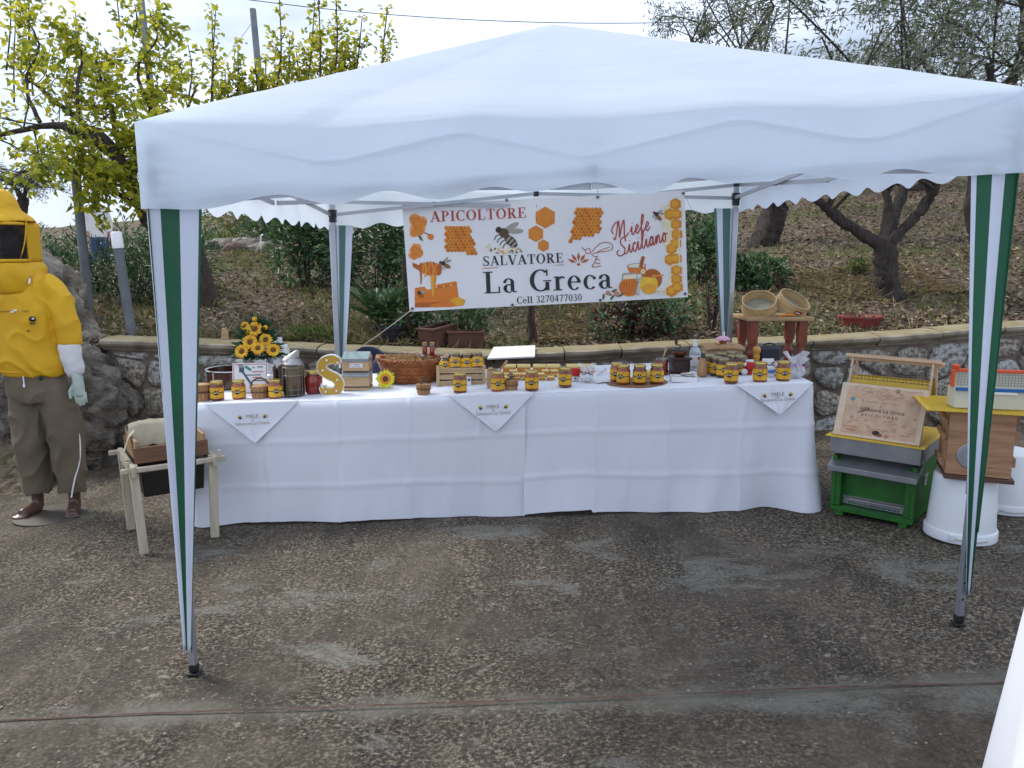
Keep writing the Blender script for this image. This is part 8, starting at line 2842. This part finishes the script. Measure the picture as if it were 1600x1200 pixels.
# terracotta troughs
def trough(c_, rz, tilt, w, d, h, label):
    o_ = thing('planter_trough', label, 'planter', c_, rz, 'brown planter troughs')
    o_.rotation_euler = (0, tilt, rz)
    for (x, y, sx, sy) in ((0, -d / 2, w, .012), (0, d / 2, w, .012), (-w / 2, 0, .012, d - .0125), (w / 2, 0, .012, d - .0125)):
        MB().box((x, y, h / 2), (sx, sy, h)).build('trough_wall', M_TERRA, o_, bevel=.002)
    for (x, y, sx, sy) in ((0, -d / 2 - .004, w + .03, .028), (0, d / 2 + .004, w + .03, .028), (-w / 2, 0, .028, d - .022), (w / 2, 0, .028, d - .022)):
        MB().box((x, y, h + .008), (sx, sy, .02)).build('rim_strip', M_TERRA, o_, bevel=.003)
    MB().box((0, 0, h * .42), (w - .014, d - .014, h * .8)).build('soil', M_SOILP, o_)
    return o_
trough(hz(692, 560, 6.9) + Vector((0, 0, .0)), radians(58), radians(-4), .46, .16, .16, 'brown planter trough set at an angle beside the basket bottles')
trough(hz(728, 560, 6.85), radians(4), 0, .30, .16, .13, 'brown planter trough behind the crate with feathery plant')
c = hz(1342, 516, 7.05)
pt = thing('plant_pot', 'wide red plant pot on the soil behind the wall', 'pot', c)
MB().lathe([(.150, -.03), (.178, .058), (.190, .060), (.192, .078), (.178, .080), (.168, .05)], 30, cap1=False).build('pot_wall', M_TERRAR, pt, angle=40)
MB().lathe([(.170, .050), (.002, .058)], 24, cap0=False, cap1=False).build('soil', M_SOILP, pt)
rr2 = random.Random(2)
P = [Vector((rr2.gauss(0, .07), rr2.gauss(0, .07), .055)) for _ in range(50)]
leaf_obj('dry_leaves', pt, P, [(rr2.gauss(0, 1), rr2.gauss(0, 1), .5) for _ in P], [(rr2.gauss(0, .5), rr2.gauss(0, .5), 1) for _ in P], .05, .02, [L_DRY[0], L_DRY[2], L_GRASS[0]], midx=[rr2.randint(0, 2) for _ in P])
# stakes and thin trunks under the banner
def stake(x0, y0, x1, y1, Y, r_, label, m_, name='garden_stake', cat='stake'):
    a = at(x0, y0, Y)
    a.z = hill_z(a.x, a.y) - .05
    b_ = at(x1, y1, Y)
    o_ = thing(name, label, cat, a)
    d_ = b_ - a
    MB().tube([(0, 0, 0), tuple(d_ * .33 + Vector((.012, 0, 0))), tuple(d_ * .66 - Vector((.010, 0, 0))), tuple(d_)], [r_ * 1.1, r_, r_ * .95, r_ * .8], 9).build('shaft', m_, o_, angle=60)
    return o_
M_REDST = mat('red_brown_stake', (0.10, 0.030, 0.024), (0.07, 0.02, 0.018), rough=0.7, scale=10)
s_ = stake(640, 565, 632, 400, 7.0, .028, 'leaning bare sapling trunk at the left edge of the banner', M_BARK, 'sapling', 'sapling')
stake(644, 565, 634, 480, 6.95, .012, 'thin dark red stake beside the sapling at the banner corner', M_REDST)
stake(750, 530, 748, 470, 7.5, .018, 'short dark red stake below the middle of the banner', M_REDST)
stake(828, 558, 830, 470, 7.0, .030, 'grey post below the phone number on the banner', M_BARK)
stake(836, 558, 834, 470, 6.96, .013, 'dark red stake touching the grey post below the banner', M_REDST)
stake(1217, 475, 1217, 422, 8.6, .022, 'dark stake standing behind the wooden sieves', M_REDST)
# grey posts on the left
M_GALVP = mat('grey_post', (0.16, 0.18, 0.19), (0.11, 0.125, 0.135), rough=0.6, scale=6, bump=.1)
a = at(209, 545, 6.72); a.z = hill_z(a.x, a.y) - .08
b_ = at(181, 362, 6.72)
o = thing('capped_post', 'leaning grey post with a white plastic cap at the wall end', 'post', a)
d_ = b_ - a
MB().tube([(0, 0, 0), tuple(d_ * .90)], .040, 14).build('shaft', M_GALVP, o, angle=50)
MB().tube([tuple(d_ * .86), tuple(d_ * .99), tuple(d_ * 1.0)], [.046, .045, .036], 14).build('cap', M_WHITEP, o, angle=50)
a = at(137, 455, 7.6); a.z = hill_z(a.x, a.y) - .08
b_ = at(117, 262, 7.6)
o = thing('grey_post', 'leaning grey pipe post in front of the person in white', 'post', a)
MB().tube([(0, 0, 0), tuple(b_ - a)], .042, 12).build('shaft', M_GALVP, o, angle=50)
for (x0, y0, x1, y1, Y, r_, lab) in ((428, 372, 395, 14, 14.5, .062, 'grey utility pole leaning above the gazebo roof on the left'), (262, 360, 217, -30, 12.5, .055, 'grey pole rising through the leafy tree on the left'), (1574, 210, 1582, 100, 15.5, .05, 'pale wooden post at the far right above the gazebo corner')):
    a = at(x0, y0, Y); a.z = hill_z(a.x, a.y) - .1
    b_ = at(x1, y1, Y)
    o = thing('utility_pole', lab, 'pole', a)
    MB().tube([(0, 0, 0), tuple((b_ - a) * .5), tuple(b_ - a)], [r_ * 1.15, r_, r_ * .88], 12).build('shaft', mat('pole_grey', (0.24, 0.26, 0.27), (0.17, 0.19, 0.20), rough=.8, scale=5), o, angle=50)
    MB().tube([tuple((b_ - a)), tuple((b_ - a) * 1.002)], [r_ * .9, r_ * .6], 12).build('pole_top', MATS['pole_grey'], o)
# white hose hook by the path
c = hz(409, 405, 12.6)
o = thing('bent_pipe', 'thin white bent pipe standing below the path', 'pipe', c)
MB().tube(catmull([(0, 0, -.05), (0, 0, .20), (0.02, 0, .27), (.09, 0, .29)], 5), .012, 7).build('pipe', M_WHITEP, o)
# overhead cables
M_CABLE = mat('black_cable', (0.02, 0.02, 0.022), rough=.6)
def cable(pts, r_, label):
    P = catmull(pts, 8)
    o_ = MB().tube([p - pts[0] for p in P], r_, 5).build('overhead_cable', M_CABLE, None, loc=pts[0])
    return tag(o_, label, 'cable')
cable([at(300, -12, 14.0), at(500, 13, 14.2), at(700, 29, 14.4), at(900, 36, 14.6), at(1100, 34, 14.8), at(1300, 25, 15), at(1500, 10, 15.2), at(1680, -8, 15.4)], .007, 'dark overhead cable crossing the sky above the gazebo')
cable([at(395, 34, 14.5), at(365, 75, 14.5), at(338, 112, 14.5)], .004, 'thin stay wire running down from the grey utility pole')
# plank leaning behind the left curtain
c = hz(345, 545, 6.75)
o = thing('wooden_offcut', 'pale wooden offcut standing on the coping left of the bouquet', 'offcut', at(348, 536, 6.5), .2)
MB().add([(-.05, 0, 0), (.05, 0, .0), (.045, 0, .10), (.03, 0, .125), (.0, 0, .12), (-.01, 0, .05), (-.05, .03, 0), (.05, .03, .0), (.045, .03, .10), (.03, .03, .125), (.0, .03, .12), (-.01, .03, .05)], [(0, 1, 2, 3, 4, 5), (11, 10, 9, 8, 7, 6), (0, 6, 7, 1), (1, 7, 8, 2), (2, 8, 9, 3), (3, 9, 10, 4), (4, 10, 11, 5), (5, 11, 6, 0)]).build('block', M_CRATE, o, bevel=.002)

# ---- rubble bank below the path
rk = random.Random(6)
NTH = ('first', 'second', 'third', 'fourth', 'fifth', 'sixth', 'seventh', 'eighth', 'ninth', 'tenth', 'eleventh', 'twelfth', 'thirteenth', 'fourteenth', 'fifteenth', 'sixteenth')
for i in range(16):
    px_ = 330 + i * 11 + rk.uniform(-5, 5)
    c = hz(px_, 400 + rk.uniform(-6, 14), 13.0 + rk.uniform(-.4, .4))
    s1 = rk.uniform(.10, .24)
    r_ = bmesh.new()
    bmesh.ops.create_icosphere(r_, subdivisions=2, radius=1)
    for v in r_.verts:
        k = 1 + .35 * noise.noise(v.co * 1.5 + Vector((i * 3.1, 0, 0)))
        v.co = Vector((v.co.x * s1 * 1.2, v.co.y * s1, v.co.z * s1 * .8)) * k
    me = bpy.data.meshes.new('bank_stone'); r_.to_mesh(me); r_.free()
    me.materials.append(rk.choice([M_ROCK, M_ROCK2, mat('reddish_rock', (0.16, 0.10, 0.07), (0.09, 0.055, 0.04), rough=.95, scale=6, bump=.8)]))
    ob = bpy.data.objects.new('bank_stone', me); ob.location = c; COL.objects.link(ob)
    tag(ob, 'rough stone below the path, %s from left in the rubble bank' % NTH[i], 'stone', 'stones of the rubble bank below the path')

# ---- person walking on the path
pb = hz(158, 412, 17.6)
ps = thing('person', 'person in white top and blue jeans walking on the far path', 'person', pb, .5)
m = MB()
m.ball((0, 0, 1.62), (.085, .10, .12), 14, 10)
m.tube([(0, 0, 1.45), (0, 0, 1.56)], .05, 10)
m.tube([(0, -.09, 1.62), (0, -.112, 1.60), (0, -.09, 1.585)], [.01, .014, .01], 6)
loft(m, [((0, 0, .90), .16, .11), ((0, 0, 1.2), .17, .11), ((0, 0, 1.40), .18, .10), ((0, 0, 1.48), .08, .06)], 16)
for sg in (-1, 1):
    m.tube([(sg * .19, 0, 1.38), (sg * .23, .02, 1.12), (sg * .21, -.06, .90), (sg * .20, -.09, .80)], [.055, .045, .036, .03], 10)
    for i in range(4):
        m.tube([(sg * .20 + (i - 1.5) * .014 * .6, -.09 - i * .012, .81), (sg * .20, -.10 - i * .014, .735 + abs(i - 1.5) * .006)], [.010, .008], 6)
    m.tube([(sg * .185, -.12, .80), (sg * .175, -.14, .76)], [.011, .008], 6)
    m.tube([(sg * .09, 0, .92), (sg * .10, -.02 * sg, .50), (sg * .10, .05 * sg, .08)], [.085, .06, .045], 12)
    m.tube([(sg * .10, .05 * sg + .03, .04), (sg * .11, .05 * sg - .14, .035)], [.045, .04], 10)
bdy = remesh_obj(m.build('body', mat('skin', (0.42, 0.24, 0.17), rough=.6), ps), .013, 3)
m = MB()
loft(m, [((0, 0, .82), .205, .15), ((0, 0, 1.0), .20, .145), ((0, 0, 1.25), .205, .14), ((0, 0, 1.41), .20, .12), ((0, 0, 1.485), .10, .08)], 20)
for sg in (-1, 1):
    m.tube([(sg * .17, 0, 1.40), (sg * .24, .02, 1.13), (sg * .222, -.055, .93)], [.075, .068, .055], 12)
remesh_obj(m.build('white_top', M_WHK, ps), .013, 3, (.02, .12))
m = MB()
loft(m, [((0, 0, .92), .165, .12), ((0, 0, .82), .185, .135), ((0, 0, .76), .18, .13)], 18)
for sg in (-1, 1):
    m.tube([(sg * .09, 0, .85), (sg * .105, -.02 * sg, .48), (sg * .105, .05 * sg, .075)], [.098, .080, .068], 14)
remesh_obj(m.build('jeans', mat('denim', (0.030, 0.060, 0.14), (0.05, 0.09, 0.19), rough=.85, scale=6, bump=.2), ps), .013, 3, (.015, .1))
MB().ball((0, .02, 1.66), (.095, .105, .10), 14, 9).build('hair', mat('dark_hair', (0.03, 0.02, 0.015), rough=.6), ps)

# ---- ground litter and grass
rg = np.random.default_rng(5)
def scatter(n, x0, x1, y0, y1, dens=None):
    X = rg.uniform(x0, x1, n)
    Yv = y0 + (y1 - y0) * rg.uniform(0, 1, n) ** 1.5
    if dens is not None:
        keep = np.array([dens(a, b) for a, b in zip(X, Yv)]) > rg.uniform(0, 1, n)
        X, Yv = X[keep], Yv[keep]
    Z = np.array([hill_z(a, b) for a, b in zip(X, Yv)])
    return np.stack([X, Yv, Z], 1)
P = scatter(38000, -5, 9, 6.62, 17)
n = len(P)
P[:, 2] += .006
D = np.stack([rg.normal(0, 1, n), rg.normal(0, 1, n), rg.normal(.15, .3, n)], 1)
N = np.stack([rg.normal(0, .5, n), rg.normal(0, .5, n), np.ones(n)], 1)
o = leaf_obj('leaf_litter', None, P, D, N, rg.uniform(.03, .085, n), rg.uniform(.015, .038, n), L_DRY, midx=rg.choice(3, n, p=[.40, .25, .35]))
tag(o, 'brown dry leaf litter strewn over the slope', 'leaf litter', kind='stuff')
gd = lambda a, b: max(0.03, min(1, (noise.noise(Vector((a * .8, b * .8, 3.3))) + .12) * 2.2)) * (1.0 if a < 2.2 else .5)
P = scatter(42000, -6, 9, 6.66, 15, gd)
n = len(P)
D = np.stack([rg.normal(0, .55, n), rg.normal(0, .55, n), np.ones(n)], 1)
N = np.stack([rg.normal(0, 1, n), rg.normal(0, 1, n), rg.normal(0, .2, n)], 1)
o = leaf_obj('grass_tufts', None, P, D, N, rg.uniform(.05, .14, n), rg.uniform(.005, .011, n), L_GRASS, midx=rg.choice(3, n, p=[.42, .30, .28]))
tag(o, 'patchy green and dry grass on the slope behind the wall', 'grass', kind='stuff')
# straw patches
P = np.concatenate([scatter(1400, 3.1, 4.6, 7.9, 9.3), scatter(3200, -2.6, -1.0, 6.7, 7.7), scatter(1500, 0.2, 1.6, 7.0, 9.0)])
n = len(P)
P[:, 2] += .015
D = np.stack([rg.normal(0, 1, n), rg.normal(0, 1, n), rg.normal(.12, .22, n)], 1)
N = np.stack([rg.normal(0, 1, n), rg.normal(0, 1, n), np.ones(n)], 1)
o = leaf_obj('dry_straw', None, P, D, N, rg.uniform(.10, .26, n), rg.uniform(.004, .009, n), [L_GRASS[2], L_DRY[1]], midx=rg.choice(2, n))
tag(o, 'pale dry straw lying in patches on the slope', 'straw', kind='stuff')
# verge grass beyond the path, left
P = scatter(9000, -13, -1, 15, 24)
n = len(P)
D = np.stack([rg.normal(0, .5, n), rg.normal(0, .5, n), np.ones(n)], 1)
N = np.stack([rg.normal(0, 1, n), rg.normal(0, 1, n), rg.normal(0, .2, n)], 1)
keep = np.array([min(abs(p[1] - interp([(-13, 14.5), (-10.2, 16.2), (-7.6, 16.9), (-5.2, 16.9), (-3.4, 16.2), (-1.8, 15.4)], p[0])), 9) > 1.2 for p in P])
P, D, N = P[keep], D[keep], N[keep]
n = len(P)
o = leaf_obj('verge_grass', None, P, D, N, rg.uniform(.12, .30, n), rg.uniform(.012, .025, n), L_GRASS, midx=rg.choice(3, n, p=[.6, .3, .1]))
tag(o, 'light green verge grass on both sides of the far path', 'grass', kind='stuff')
# loose grit on the yard
ng = 260
X = rg.uniform(-2.6, 2.4, ng)
Yv = rg.uniform(1.6, 4.4, ng)
gm = MB()
for a, b in zip(X, Yv):
    s = rg.uniform(.0025, .007)
    gm.ball((a, b, SLOPE * a + .006 + s * .3), (s * rg.uniform(.8, 1.4), s, s * .7), 5, 3)
tag(gm.build('loose_grit', mat('grit', (0.34, 0.30, 0.24), (0.20, 0.17, 0.13), rough=.95, scale=30)), 'small stone grit scattered over the concrete yard', 'grit', kind='stuff')
